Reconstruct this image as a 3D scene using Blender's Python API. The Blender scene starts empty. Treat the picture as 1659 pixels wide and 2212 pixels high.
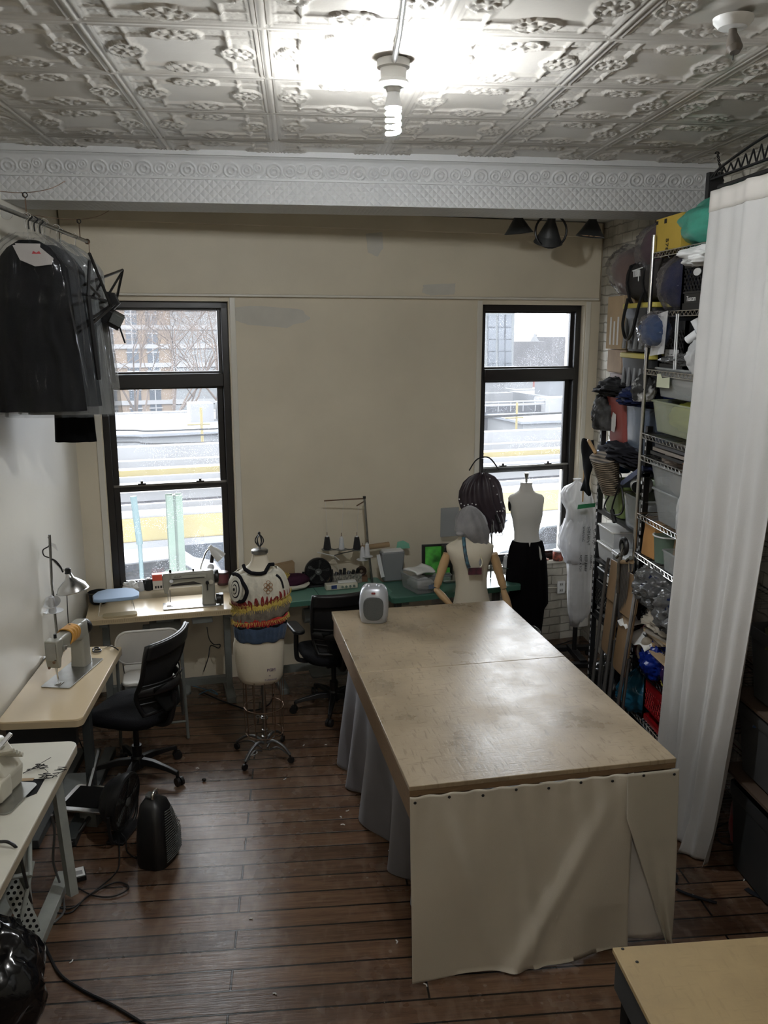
import bpy, math, random
from math import sin, cos, pi, radians, sqrt, atan2
from mathutils import Vector, Matrix, Euler, noise as mn
import numpy as np

# ------------------------------------------------------------ camera, world, light
SC = bpy.context.scene
FPX, PITCH, YAW, EYE = 1850.0, math.atan(396 / 1850.0), radians(5.58), 2.8
cam_data = bpy.data.cameras.new('camera')
cam_data.sensor_fit = 'VERTICAL'; cam_data.sensor_height = 36.0; cam_data.sensor_width = 27.0
cam_data.lens = FPX * 36.0 / 2212.0; cam_data.clip_end = 500; cam_data.clip_start = 0.05
cam = bpy.data.objects.new('camera', cam_data); SC.collection.objects.link(cam)
cam.location = (0, 0, EYE); cam.rotation_euler = (pi / 2 - PITCH, 0, -YAW)
SC.camera = cam
SC.view_settings.view_transform = 'Standard'; SC.view_settings.look = 'None'
SC.view_settings.gamma = 1; SC.view_settings.use_curve_mapping = False
SC.view_settings.exposure = 0.70
WORLD_STRENGTH = 8.0
BULB_STRENGTH = 850.0
REAR_STRENGTH = 260.0
RATIO = REAR_STRENGTH / BULB_STRENGTH
world = bpy.data.worlds.new('overcast_sky'); SC.world = world; world.use_nodes = True
wt = world.node_tree; wt.nodes.clear()
wo = wt.nodes.new('ShaderNodeOutputWorld'); wb = wt.nodes.new('ShaderNodeBackground')
tc = wt.nodes.new('ShaderNodeTexCoord'); sp = wt.nodes.new('ShaderNodeSeparateXYZ'); cr = wt.nodes.new('ShaderNodeValToRGB')
cr.color_ramp.elements[0].position = 0.0; cr.color_ramp.elements[0].color = (0.80, 0.86, 0.95, 1)
cr.color_ramp.elements[1].position = 0.6; cr.color_ramp.elements[1].color = (0.95, 0.98, 1.0, 1)
wt.links.new(tc.outputs['Generated'], sp.inputs[0]); wt.links.new(sp.outputs[2], cr.inputs[0])
wt.links.new(cr.outputs[0], wb.inputs[0]); wb.inputs[1].default_value = WORLD_STRENGTH
wt.links.new(wb.outputs[0], wo.inputs[0])

# ------------------------------------------------------------ pixel helpers (measure points in real space)
def ray(x, y):
    u = (x - 829.5) / FPX; v = (1106 - y) / FPX
    X = u; Y = cos(PITCH) + v * sin(PITCH); Z = -sin(PITCH) + v * cos(PITCH)
    return (X * cos(YAW) + Y * sin(YAW), -X * sin(YAW) + Y * cos(YAW), Z)
def az(x, y, Z):
    d = ray(x, y); t = (Z - EYE) / d[2]; return Vector((d[0] * t, d[1] * t, Z))
def ax(x, y, X):
    d = ray(x, y); t = X / d[0]; return Vector((X, d[1] * t, EYE + d[2] * t))
def ay(x, y, Y):
    d = ray(x, y); t = Y / d[1]; return Vector((d[0] * t, Y, EYE + d[2] * t))

# ------------------------------------------------------------ geometry builder
def rotm(r):
    return Euler(r, 'XYZ').to_matrix() if r else None
class G:
    def __init__(s): s.v = []; s.f = []
    def add(s, vs, fs):
        o = len(s.v); s.v.extend([tuple(q) for q in vs]); s.f.extend([tuple(i + o for i in q) for q in fs]); return s
    def box(s, c, d, r=None, taper=1.0):
        m = rotm(r); c = Vector(c); vs = []
        for z in (-.5, .5):
            k = 1.0 if z > 0 else taper
            for x, y in ((-.5, -.5), (.5, -.5), (.5, .5), (-.5, .5)):
                p = Vector((x * d[0] * k, y * d[1] * k, z * d[2]))
                vs.append(c + (m @ p if m else p))
        return s.add(vs, [(3, 2, 1, 0), (4, 5, 6, 7), (0, 1, 5, 4), (1, 2, 6, 5), (2, 3, 7, 6), (3, 0, 4, 7)])
    def b2(s, p0, p1): # axis-aligned box from two corners
        return s.box([(a + b) / 2 for a, b in zip(p0, p1)], [abs(b - a) for a, b in zip(p0, p1)])
    def rings(s, rs, closed=True, cap=True):
        n = len(rs[0]); vs = [p for r in rs for p in r]; fs = []
        for i in range(len(rs) - 1):
            for j in range(n if closed else n - 1):
                k = (j + 1) % n
                fs.append((i * n + j, i * n + k, (i + 1) * n + k, (i + 1) * n + j))
        if cap and closed:
            fs.append(tuple(range(n - 1, -1, -1))); fs.append(tuple(range((len(rs) - 1) * n, len(rs) * n)))
        return s.add(vs, fs)
    def tube(s, pts, r, n=8, closed=False, flat=None):
        pts = [Vector(p) for p in pts]; m = len(pts)
        if m < 2: return s
        rr = r if isinstance(r, (list, tuple)) else [r] * m
        rings = []; up = None
        for i, p in enumerate(pts):
            a = pts[(i - 1) % m] if (closed or i > 0) else p
            b = pts[(i + 1) % m] if (closed or i < m - 1) else p
            t = (b - a)
            if t.length < 1e-9: t = Vector((0, 0, 1))
            t.normalize()
            if up is None:
                up = Vector((0, 0, 1)) if abs(t.z) < .9 else Vector((1, 0, 0))
            x = up - t * up.dot(t)
            if x.length < 1e-6: x = t.orthogonal()
            x.normalize(); y = t.cross(x); up = x
            fx = flat or 1.0
            rings.append([p + x * (cos(2 * pi * k / n) * rr[i]) * fx + y * (sin(2 * pi * k / n) * rr[i]) for k in range(n)])
        if closed: rings.append(rings[0]); return s.rings(rings, cap=False)
        return s.rings(rings)
    def cyl(s, p0, p1, r0, r1=None, n=20):
        return s.tube([p0, p1], [r0, r0 if r1 is None else r1], n)
    def lathe(s, prof, c=(0, 0, 0), n=28, r=None, cap=True):
        m = rotm(r); c = Vector(c); rs = []
        for q, z in prof:
            ring = []
            for k in range(n):
                p = Vector((cos(2 * pi * k / n) * q, sin(2 * pi * k / n) * q, z))
                ring.append(c + (m @ p if m else p))
            rs.append(ring)
        return s.rings(rs, cap=cap)
    def loft(s, secs, n=28, ex=2.0, cap=True):
        # secs: (z, cx, cy, rx, ry[, twist])
        rs = []
        for q in secs:
            z, cx, cy, rx, ry = q[:5]; e = q[5] if len(q) > 5 else ex; ring = []
            for k in range(n):
                t = 2 * pi * k / n; a, b = cos(t), sin(t)
                ring.append((cx + rx * math.copysign(abs(a) ** (2 / e), a), cy + ry * math.copysign(abs(b) ** (2 / e), b), z))
            rs.append(ring)
        return s.rings(rs, cap=cap)
    def sph(s, c, r, n=16, m=10, rot=None):
        if not isinstance(r, (tuple, list)): r = (r, r, r)
        mm = rotm(rot); c = Vector(c); rs = []
        for i in range(m + 1):
            a = -pi / 2 + pi * i / m; q = max(cos(a), 1e-3); ring = []
            for k in range(n):
                p = Vector((cos(2 * pi * k / n) * q * r[0], sin(2 * pi * k / n) * q * r[1], sin(a) * r[2]))
                ring.append(c + (mm @ p if mm else p))
            rs.append(ring)
        return s.rings(rs)
    def blob(s, c, r, seed=0, amp=.12, fr=2.0, n=40, m=26, rot=None, ridge=0.0, flatb=None, knot=0.0):
        mm = rotm(rot); c = Vector(c); rs = []
        for i in range(m + 1):
            a = -pi / 2 + pi * i / m; q = max(cos(a), 1e-3); ring = []
            for k in range(n):
                d = Vector((cos(2 * pi * k / n) * q, sin(2 * pi * k / n) * q, sin(a)))
                h = mn.noise(d * fr + Vector((seed * 7.3, seed, -seed))) * amp
                if ridge: h += (0.5 - abs(mn.noise(d * fr * 2.6 + Vector((seed, 9.1, seed * 3))))) * ridge
                k2 = 1 + h
                p = Vector((d.x * r[0] * k2, d.y * r[1] * k2, d.z * r[2] * k2))
                if knot and d.z > .55:
                    w = (d.z - .55) / .45; p.x *= 1 - .8 * w; p.y *= 1 - .8 * w; p.z += knot * w * w
                if flatb is not None and p.z < -flatb * r[2]: p.z = -flatb * r[2]
                ring.append(c + (mm @ p if mm else p))
            rs.append(ring)
        return s.rings(rs)
    def grid(s, fn, nu, nv):
        vs = [fn(i / nu, j / nv) for j in range(nv + 1) for i in range(nu + 1)]
        fs = [(j * (nu + 1) + i, j * (nu + 1) + i + 1, (j + 1) * (nu + 1) + i + 1, (j + 1) * (nu + 1) + i) for j in range(nv) for i in range(nu)]
        return s.add(vs, fs)
    def prism(s, pts, z0, z1):
        n = len(pts); vs = [(p[0], p[1], z0) for p in pts] + [(p[0], p[1], z1) for p in pts]
        return s.add(vs, [tuple(range(n - 1, -1, -1)), tuple(range(n, 2 * n))] + [(i, (i + 1) % n, n + (i + 1) % n, n + i) for i in range(n)])
    def plate(s, pts, o, u, w, th): # polygon pts in plane (u,w) at origin o, thickness th along normal
        o, u, w = Vector(o), Vector(u), Vector(w); nrm = u.cross(w).normalized() * (th / 2); n = len(pts)
        a = [o + u * p[0] + w * p[1] - nrm for p in pts]; b = [o + u * p[0] + w * p[1] + nrm for p in pts]
        return s.add(a + b, [tuple(range(n - 1, -1, -1)), tuple(range(n, 2 * n))] + [(i, (i + 1) % n, n + (i + 1) % n, n + i) for i in range(n)])
    def mv(s, loc=(0, 0, 0), rz=0, r=None, k=1.0):
        m = Euler(r or (0, 0, rz), 'XYZ').to_matrix(); l = Vector(loc)
        s.v = [tuple(m @ (Vector(p) * k) + l) for p in s.v]; return s
def rrect(w, d, r=.05, n=6, cx=0, cy=0): # rounded rectangle outline
    pts = []
    for sx, sy, a0 in ((1, 1, 0), (-1, 1, 90), (-1, -1, 180), (1, -1, 270)):
        for i in range(n + 1):
            a = radians(a0 + 90 * i / n); pts.append((cx + sx * (w / 2 - r) + r * cos(a), cy + sy * (d / 2 - r) + r * sin(a)))
    return pts
def arc(c, r, a0, a1, n, plane='xy', z=0):
    out = []
    for i in range(n + 1):
        a = radians(a0 + (a1 - a0) * i / n); p, q = cos(a) * r, sin(a) * r
        out.append(Vector((c[0] + p, c[1] + q, c[2])) if plane == 'xy' else Vector((c[0] + p, c[1], c[2] + q)) if plane == 'xz' else Vector((c[0], c[1] + p, c[2] + q)))
    return out
def spline(pts, n=8):
    pts = [Vector(p) for p in pts]; out = []
    for i in range(len(pts) - 1):
        p0 = pts[max(i - 1, 0)]; p1 = pts[i]; p2 = pts[i + 1]; p3 = pts[min(i + 2, len(pts) - 1)]
        for k in range(n):
            t = k / n
            out.append(.5 * ((2 * p1) + (p2 - p0) * t + (2 * p0 - 5 * p1 + 4 * p2 - p3) * t * t + (3 * p1 - p0 - 3 * p2 + p3) * t ** 3))
    return out + [pts[-1]]

COL = SC.collection
def mesh_of(name, g, mat, ang=35):
    me = bpy.data.meshes.new(name); me.from_pydata(g.v, [], g.f); me.update()
    mats = mat if isinstance(mat, (list, tuple)) else [mat]
    for m in mats: me.materials.append(m)
    me.shade_smooth()
    try: me.set_sharp_from_angle(angle=radians(ang))
    except Exception: pass
    return me
def fin(o, bev, solid, sub):
    if sub:
        m = o.modifiers.new('subdivision', 'SUBSURF'); m.levels = sub; m.render_levels = sub
    if solid:
        m = o.modifiers.new('thickness', 'SOLIDIFY'); m.thickness = solid; m.offset = 0
    if bev:
        m = o.modifiers.new('bevel', 'BEVEL'); m.width = bev; m.segments = 2; m.limit_method = 'ANGLE'; m.angle_limit = radians(40)
def part(name, g, mat, parent, label=None, bev=0, solid=0, sub=0, ang=35, kind=None, loc=None, rot=None):
    o = bpy.data.objects.new(name, mesh_of(name, g, mat, ang)); COL.objects.link(o); o.parent = parent
    if loc: o.location = loc
    if rot: o.rotation_euler = rot
    fin(o, bev, solid, sub)
    if label: o['label'] = label
    if kind: o['kind'] = kind
    return o
def recentre(g):
    xs = [p[0] for p in g.v]; ys = [p[1] for p in g.v]; zs = [p[2] for p in g.v]
    c = ((min(xs) + max(xs)) / 2, (min(ys) + max(ys)) / 2, min(zs))
    g.v = [(p[0] - c[0], p[1] - c[1], p[2] - c[2]) for p in g.v]
    return Vector(c)
def top(name, g, mat, label, cat, group=None, bev=0, solid=0, sub=0, ang=35, rz=0, org=(0, 0, 0), kind=None):
    """one-mesh thing; g is in a frame rotated by rz about org"""
    c = recentre(g)
    o = bpy.data.objects.new(name, mesh_of(name, g, mat, ang)); COL.objects.link(o)
    o.location = Vector(org) + Matrix.Rotation(rz, 3, 'Z') @ c; o.rotation_euler = (0, 0, rz)
    fin(o, bev, solid, sub)
    if label: o['label'] = label
    if cat: o['category'] = cat
    if group: o['group'] = group
    if kind: o['kind'] = kind
    return o
def struct(name, g, mat, rz=0, org=(0, 0, 0), bev=0, ang=35, label=None):
    return top(name, g, mat, label, None, None, bev=bev, rz=rz, org=org, kind='structure', ang=ang)
def thing(name, label, cat, loc=(0, 0, 0), rz=0, group=None, kind=None):
    o = bpy.data.objects.new(name, None); COL.objects.link(o); o.empty_display_size = .1
    o.location = loc; o.rotation_euler = (0, 0, rz)
    if kind: o['kind'] = kind
    if label: o['label'] = label
    if cat: o['category'] = cat
    if group: o['group'] = group
    return o
def text_part(name, body, size, m, parent, loc, rot, label=None, align='LEFT', ext=.0005):
    cu = bpy.data.curves.new(name, 'FONT'); cu.body = body; cu.size = size; cu.extrude = ext; cu.align_x = align
    t = bpy.data.objects.new('tmp', cu); COL.objects.link(t); bpy.context.view_layer.update()
    me = bpy.data.meshes.new_from_object(t.evaluated_get(bpy.context.evaluated_depsgraph_get())); bpy.data.objects.remove(t); me.materials.clear(); me.materials.append(m)
    o = bpy.data.objects.new(name, me); COL.objects.link(o); o.parent = parent; o.location = loc; o.rotation_euler = rot
    if label: o['label'] = label
    return o
def dup(root, loc, rz=0, label=None, group=None):
    r = root.copy(); COL.objects.link(r); r.location = loc; r.rotation_euler = (0, 0, rz)
    if label: r['label'] = label
    if group: r['group'] = group
    for ch in list(root.children):
        c = ch.copy(); COL.objects.link(c); c.parent = r
        for g in ch.children:
            d = g.copy(); COL.objects.link(d); d.parent = c
    return r

# ------------------------------------------------------------ materials
def nd(t, kind, **kw):
    n = t.nodes.new(kind)
    for k, v in kw.items(): setattr(n, k, v)
    return n
def mat(name, color, rough=.5, metal=0, var=0, vscale=6, c2=None, bump=0, bscale=40, coat=0, alpha=1, trans=0, emit=0, emc=None, sheen=0, stretch=None, spec=None, detail=4, lo=.35, hi=.65, sss=0):
    m = bpy.data.materials.new(name); m.use_nodes = True; t = m.node_tree; b = t.nodes['Principled BSDF']
    col = (*color, 1) if len(color) == 3 else color
    b.inputs['Base Color'].default_value = col; b.inputs['Roughness'].default_value = rough; b.inputs['Metallic'].default_value = metal
    if coat: b.inputs['Coat Weight'].default_value = coat; b.inputs['Coat Roughness'].default_value = .15
    if alpha < 1: b.inputs['Alpha'].default_value = alpha
    if trans: b.inputs['Transmission Weight'].default_value = trans
    if sheen and max(color[:3]) > .12: b.inputs['Sheen Weight'].default_value = sheen
    if sss: b.inputs['Subsurface Weight'].default_value = sss; b.inputs['Subsurface Scale'].default_value = .02
    if spec is not None: b.inputs['Specular IOR Level'].default_value = spec
    if emit: b.inputs['Emission Color'].default_value = (*(emc or color), 1); b.inputs['Emission Strength'].default_value = emit
    if var or c2 or bump:
        co = nd(t, 'ShaderNodeTexCoord'); mp = nd(t, 'ShaderNodeMapping'); t.links.new(co.outputs['Object'], mp.inputs[0])
        if stretch: mp.inputs['Scale'].default_value = stretch
    if var or c2:
        n = nd(t, 'ShaderNodeTexNoise'); n.inputs['Scale'].default_value = vscale; n.inputs['Detail'].default_value = detail
        t.links.new(mp.outputs[0], n.inputs['Vector'])
        r = nd(t, 'ShaderNodeValToRGB'); e = r.color_ramp.elements; e[0].position = lo; e[1].position = hi
        c1 = c2 if c2 else tuple(max(0, q * (1 - var)) for q in color[:3])
        e[0].color = (*c1[:3], 1); e[1].color = col
        t.links.new(n.outputs[0], r.inputs[0]); t.links.new(r.outputs[0], b.inputs['Base Color'])
    if bump:
        n2 = nd(t, 'ShaderNodeTexNoise'); n2.inputs['Scale'].default_value = bscale; n2.inputs['Detail'].default_value = 3
        t.links.new(mp.outputs[0], n2.inputs['Vector'])
        bp = nd(t, 'ShaderNodeBump'); bp.inputs['Strength'].default_value = min(1, bump); bp.inputs['Distance'].default_value = .01
        t.links.new(n2.outputs[0], bp.inputs['Height']); t.links.new(bp.outputs[0], b.inputs['Normal'])
    return m
def film(name, color=(1, 1, 1), op=.25, rough=.12, tint=(1, 1, 1), bump=.3, bscale=12, edge=.55):
    """thin clear plastic: see-through with glossy highlights"""
    m = bpy.data.materials.new(name); m.use_nodes = True; t = m.node_tree; t.nodes.clear()
    o = nd(t, 'ShaderNodeOutputMaterial'); tr = nd(t, 'ShaderNodeBsdfTransparent'); pb = nd(t, 'ShaderNodeBsdfPrincipled')
    tr.inputs[0].default_value = (*tint, 1); pb.inputs['Base Color'].default_value = (*color, 1); pb.inputs['Roughness'].default_value = rough
    lw = nd(t, 'ShaderNodeLayerWeight'); lw.inputs['Blend'].default_value = .35
    mr = nd(t, 'ShaderNodeMapRange'); mr.inputs['To Min'].default_value = op; mr.inputs['To Max'].default_value = min(1, op + edge)
    t.links.new(lw.outputs['Facing'], mr.inputs['Value'])
    mx = nd(t, 'ShaderNodeMixShader'); t.links.new(mr.outputs[0], mx.inputs[0]); t.links.new(tr.outputs[0], mx.inputs[1]); t.links.new(pb.outputs[0], mx.inputs[2])
    co = nd(t, 'ShaderNodeTexCoord'); n = nd(t, 'ShaderNodeTexNoise'); n.inputs['Scale'].default_value = bscale; t.links.new(co.outputs['Object'], n.inputs['Vector'])
    bp = nd(t, 'ShaderNodeBump'); bp.inputs['Strength'].default_value = bump; bp.inputs['Distance'].default_value = .03
    t.links.new(n.outputs[0], bp.inputs['Height']); t.links.new(bp.outputs[0], pb.inputs['Normal']); t.links.new(mx.outputs[0], o.inputs[0])
    return m

def m_floor():
    m = bpy.data.materials.new('worn_floorboards'); m.use_nodes = True; t = m.node_tree; b = t.nodes['Principled BSDF']; L = t.links.new
    co = nd(t, 'ShaderNodeTexCoord')
    br = nd(t, 'ShaderNodeTexBrick'); br.offset = .37; br.offset_frequency = 2
    br.inputs['Scale'].default_value = 1; br.inputs['Brick Width'].default_value = 2.3; br.inputs['Row Height'].default_value = .128
    br.inputs['Mortar Size'].default_value = .0055; br.inputs['Mortar Smooth'].default_value = .3; br.inputs['Bias'].default_value = 0
    br.inputs['Color1'].default_value = (.165, .096, .058, 1); br.inputs['Color2'].default_value = (.080, .045, .028, 1); br.inputs['Mortar'].default_value = (.006, .004, .003, 1)
    L(co.outputs['Object'], br.inputs['Vector'])
    mp = nd(t, 'ShaderNodeMapping'); mp.inputs['Scale'].default_value = (1.2, 16, 1); L(co.outputs['Object'], mp.inputs[0])
    gr = nd(t, 'ShaderNodeTexNoise'); gr.inputs['Scale'].default_value = 4; gr.inputs['Detail'].default_value = 8; gr.inputs['Roughness'].default_value = .65; L(mp.outputs[0], gr.inputs['Vector'])
    mx = nd(t, 'ShaderNodeMix', data_type='RGBA', blend_type='MULTIPLY'); mx.inputs['Factor'].default_value = .75
    r1 = nd(t, 'ShaderNodeValToRGB'); r1.color_ramp.elements[0].position = .3; r1.color_ramp.elements[0].color = (.35, .3, .28, 1); r1.color_ramp.elements[1].position = .7; r1.color_ramp.elements[1].color = (1.25, 1.2, 1.15, 1)
    L(gr.outputs[0], r1.inputs[0]); L(br.outputs['Color'], mx.inputs[6]); L(r1.outputs[0], mx.inputs[7])
    # worn pale patches where the varnish is scraped off, with cross-grain saw marks
    wn = nd(t, 'ShaderNodeTexNoise'); wn.inputs['Scale'].default_value = 1.1; wn.inputs['Detail'].default_value = 5; wn.inputs['Roughness'].default_value = .7; L(co.outputs['Object'], wn.inputs['Vector'])
    mp2 = nd(t, 'ShaderNodeMapping'); mp2.inputs['Scale'].default_value = (12, 5, 1); mp2.inputs['Rotation'].default_value = (0, 0, .25); L(co.outputs['Object'], mp2.inputs[0])
    sm = nd(t, 'ShaderNodeTexNoise'); sm.inputs['Scale'].default_value = 1.6; sm.inputs['Detail'].default_value = 3; L(mp2.outputs[0], sm.inputs['Vector'])
    mul = nd(t, 'ShaderNodeMath', operation='MULTIPLY'); L(wn.outputs[0], mul.inputs[0]); L(sm.outputs[0], mul.inputs[1])
    r2 = nd(t, 'ShaderNodeValToRGB'); r2.color_ramp.elements[0].position = .24; r2.color_ramp.elements[0].color = (0, 0, 0, 1); r2.color_ramp.elements[1].position = .42; r2.color_ramp.elements[1].color = (.42, .42, .42, 1)
    L(mul.outputs[0], r2.inputs[0])
    m2 = nd(t, 'ShaderNodeMix', data_type='RGBA'); L(r2.outputs[0], m2.inputs['Factor']); L(mx.outputs[2], m2.inputs[6]); m2.inputs[7].default_value = (.27, .20, .15, 1)
    mo = nd(t, 'ShaderNodeMix', data_type='RGBA'); L(br.outputs['Fac'], mo.inputs['Factor']); L(m2.outputs[2], mo.inputs[6]); mo.inputs[7].default_value = (.006, .004, .003, 1)
    L(mo.outputs[2], b.inputs['Base Color'])
    rr = nd(t, 'ShaderNodeMapRange'); rr.inputs['From Min'].default_value = .3; rr.inputs['From Max'].default_value = .7; rr.inputs['To Min'].default_value = .13; rr.inputs['To Max'].default_value = .38
    L(wn.outputs[0], rr.inputs['Value']); L(rr.outputs[0], b.inputs['Roughness'])
    h = nd(t, 'ShaderNodeMath', operation='SUBTRACT'); L(gr.outputs[0], h.inputs[0]); 
    k = nd(t, 'ShaderNodeMath', operation='MULTIPLY'); k.inputs[1].default_value = 3; L(br.outputs['Fac'], k.inputs[0]); L(k.outputs[0], h.inputs[1])
    bp = nd(t, 'ShaderNodeBump'); bp.inputs['Strength'].default_value = .45; bp.inputs['Distance'].default_value = .004; L(h.outputs[0], bp.inputs['Height']); L(bp.outputs[0], b.inputs['Normal'])
    return m
def m_brickpaint(name='white_painted_brick'):
    m = bpy.data.materials.new(name); m.use_nodes = True; t = m.node_tree; b = t.nodes['Principled BSDF']; L = t.links.new
    co = nd(t, 'ShaderNodeTexCoord'); sx = nd(t, 'ShaderNodeSeparateXYZ'); L(co.outputs['Object'], sx.inputs[0])
    ad = nd(t, 'ShaderNodeMath', operation='ADD'); L(sx.outputs[0], ad.inputs[0]); L(sx.outputs[1], ad.inputs[1])
    cb = nd(t, 'ShaderNodeCombineXYZ'); L(ad.outputs[0], cb.inputs[0]); L(sx.outputs[2], cb.inputs[1])
    ns = nd(t, 'ShaderNodeTexNoise'); ns.inputs['Scale'].default_value = 9; L(co.outputs['Object'], ns.inputs['Vector'])
    mv = nd(t, 'ShaderNodeMix', data_type='VECTOR'); mv.inputs['Factor'].default_value = .03; L(cb.outputs[0], mv.inputs[4]); L(ns.outputs['Color'], mv.inputs[5])
    br = nd(t, 'ShaderNodeTexBrick'); br.inputs['Scale'].default_value = 1; br.inputs['Brick Width'].default_value = .21; br.inputs['Row Height'].default_value = .075
    br.inputs['Mortar Size'].default_value = .006; br.inputs['Mortar Smooth'].default_value = .6
    L(mv.outputs[1], br.inputs['Vector'])
    n2 = nd(t, 'ShaderNodeTexNoise'); n2.inputs['Scale'].default_value = 5; n2.inputs['Detail'].default_value = 6; L(co.outputs['Object'], n2.inputs['Vector'])
    r = nd(t, 'ShaderNodeValToRGB'); r.color_ramp.elements[0].position = .35; r.color_ramp.elements[0].color = (.36, .335, .28, 1); r.color_ramp.elements[1].position = .6; r.color_ramp.elements[1].color = (.56, .53, .46, 1)
    L(n2.outputs[0], r.inputs[0])
    mk = nd(t, 'ShaderNodeMix', data_type='RGBA'); f = nd(t, 'ShaderNodeMath', operation='MULTIPLY'); f.inputs[1].default_value = .5; L(br.outputs['Fac'], f.inputs[0]); L(f.outputs[0], mk.inputs['Factor']); L(r.outputs[0], mk.inputs[6]); mk.inputs[7].default_value = (.22, .2, .16, 1)
    L(mk.outputs[2], b.inputs['Base Color']); b.inputs['Roughness'].default_value = .55
    h = nd(t, 'ShaderNodeMath', operation='SUBTRACT'); L(n2.outputs[0], h.inputs[0]); L(br.outputs['Fac'], h.inputs[1])
    bp = nd(t, 'ShaderNodeBump'); bp.inputs['Strength'].default_value = .9; bp.inputs['Distance'].default_value = .012; L(h.outputs[0], bp.inputs['Height']); L(bp.outputs[0], b.inputs['Normal'])
    return m
def m_glass():
    m = bpy.data.materials.new('dirty_window_glass'); m.use_nodes = True; t = m.node_tree; t.nodes.clear(); L = t.links.new
    o = nd(t, 'ShaderNodeOutputMaterial'); tr = nd(t, 'ShaderNodeBsdfTransparent'); gl = nd(t, 'ShaderNodeBsdfGlossy'); df = nd(t, 'ShaderNodeBsdfTranslucent'); d2 = nd(t, 'ShaderNodeBsdfDiffuse')
    gl.inputs['Roughness'].default_value = .03; df.inputs[0].default_value = (.9, .93, 1, 1); d2.inputs[0].default_value = (.8, .82, .85, 1)
    co = nd(t, 'ShaderNodeTexCoord'); n = nd(t, 'ShaderNodeTexVoronoi'); n.inputs['Scale'].default_value = 95; L(co.outputs['Object'], n.inputs['Vector'])
    r = nd(t, 'ShaderNodeValToRGB'); r.color_ramp.elements[0].position = .10; r.color_ramp.elements[0].color = (.6, .6, .6, 1); r.color_ramp.elements[1].position = .22; r.color_ramp.elements[1].color = (0, 0, 0, 1)
    L(n.outputs['Distance'], r.inputs[0])
    n2 = nd(t, 'ShaderNodeTexNoise'); n2.inputs['Scale'].default_value = 5; n2.inputs['Detail'].default_value = 5; L(co.outputs['Object'], n2.inputs['Vector'])
    r3 = nd(t, 'ShaderNodeValToRGB'); r3.color_ramp.elements[0].position = .42; r3.color_ramp.elements[0].color = (.0, .0, .0, 1); r3.color_ramp.elements[1].position = .62; r3.color_ramp.elements[1].color = (1, 1, 1, 1)
    L(n2.outputs[0], r3.inputs[0])
    mu = nd(t, 'ShaderNodeMath', operation='MULTIPLY'); L(r.outputs[0], mu.inputs[0]); L(r3.outputs[0], mu.inputs[1])
    ad = nd(t, 'ShaderNodeMath', operation='ADD'); ad.inputs[1].default_value = .028; L(mu.outputs[0], ad.inputs[0])
    mx = nd(t, 'ShaderNodeMixShader'); L(ad.outputs[0], mx.inputs[0]); L(tr.outputs[0], mx.inputs[1]); L(df.outputs[0], mx.inputs[2])
    fr = nd(t, 'ShaderNodeFresnel'); fr.inputs[0].default_value = 1.35
    m2 = nd(t, 'ShaderNodeMixShader'); L(fr.outputs[0], m2.inputs[0]); L(mx.outputs[0], m2.inputs[1]); L(gl.outputs[0], m2.inputs[2]); L(m2.outputs[0], o.inputs[0])
    return m

PAINT = mat('cream_wall_paint', (.70, .625, .485), .55, var=.10, vscale=1.6, bump=.06, bscale=90)
PAINT_L = mat('cream_gloss_paint', (.70, .665, .58), .36, var=.06, vscale=1.3, bump=.05, bscale=60)
SPACKLE = mat('pale_filler_patch', (.60, .57, .50), .7, var=.08, vscale=8)
BRICK = m_brickpaint()
FLOOR = m_floor()
TIN = mat('silver_white_tin', (.60, .565, .51), .30, metal=.25, var=.13, vscale=3, bump=.04, bscale=60)
TINW = mat('white_painted_tin', (.50, .50, .495), .45, var=.06, vscale=3, bump=.12, bscale=45)
PLASTER = mat('grey_white_plaster', (.5, .5, .47), .8, var=.12, vscale=4)
BRONZE = mat('dark_bronze_frame', (.018, .016, .015), .35, bump=.02)
GLASS = m_glass()
BLACK = mat('black_plastic', (.007, .007, .008), .42)
BLACKM = mat('black_matte', (.005, .005, .005), .85, spec=.2)
CHROME = mat('chrome', (.62, .62, .62), .22, metal=1)
STEEL = mat('worn_steel', (.32, .32, .31), .34, metal=1, var=.25, vscale=20)
WHITE = mat('white_enamel', (.72, .72, .70), .3)
WPLAST = mat('white_plastic', (.68, .69, .70), .4)

# ------------------------------------------------------------ room shell
BA = radians(11.6); XL, XR = -1.65, 2.58
BO = Vector((XL, 7.27 + (XL - 2.25) * math.tan(BA), 0))     # left end of the window wall
def sx(X): return (X - XL) / cos(BA)
SR = sx(XR)
struct('floor', G().b2((-2.2, -4.5, -.12), (3.2, 7.9, 0)), FLOOR)
struct('wall_left', G().b2((XL - .15, -4.5, 0), (XL, BO.y + .1, 3.95)), PAINT_L)
struct('wall_right', G().b2((XR, -4.5, 0), (XR + .15, BO.y + sin(BA) * SR + .02, 3.95)), BRICK)
struct('wall_rear', G().b2((XL - .15, -4.65, 0), (XR + .15, -4.5, 3.95)), PAINT)
W1 = (sx(-1.46), sx(-.522), .80, 3.0); W2 = (sx(1.512), sx(2.44), .765, 2.995)
g = G(); TH = .32
for a, b, z0, z1 in ((-.2, W1[0], 0, 3.9), (W1[0], W1[1], 0, W1[2]), (W1[0], W1[1], W1[3], 3.9), (W1[1], sx(1.1), 0, 3.9), (sx(1.1), W2[0], .74, 3.9),
                     (W2[0], W2[1], W2[3], 3.9), (W2[1], SR + .1, .74, 3.9)):
    g.b2((a, 0, z0), (b, TH, z1))
struct('wall_back', g, PAINT, rz=BA, org=BO)
g = G(); g.b2((sx(1.1), .012, 0), (SR + .1, TH, .74)); g.b2((W2[0], .012, .72), (W2[1], TH, W2[2]))
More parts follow.
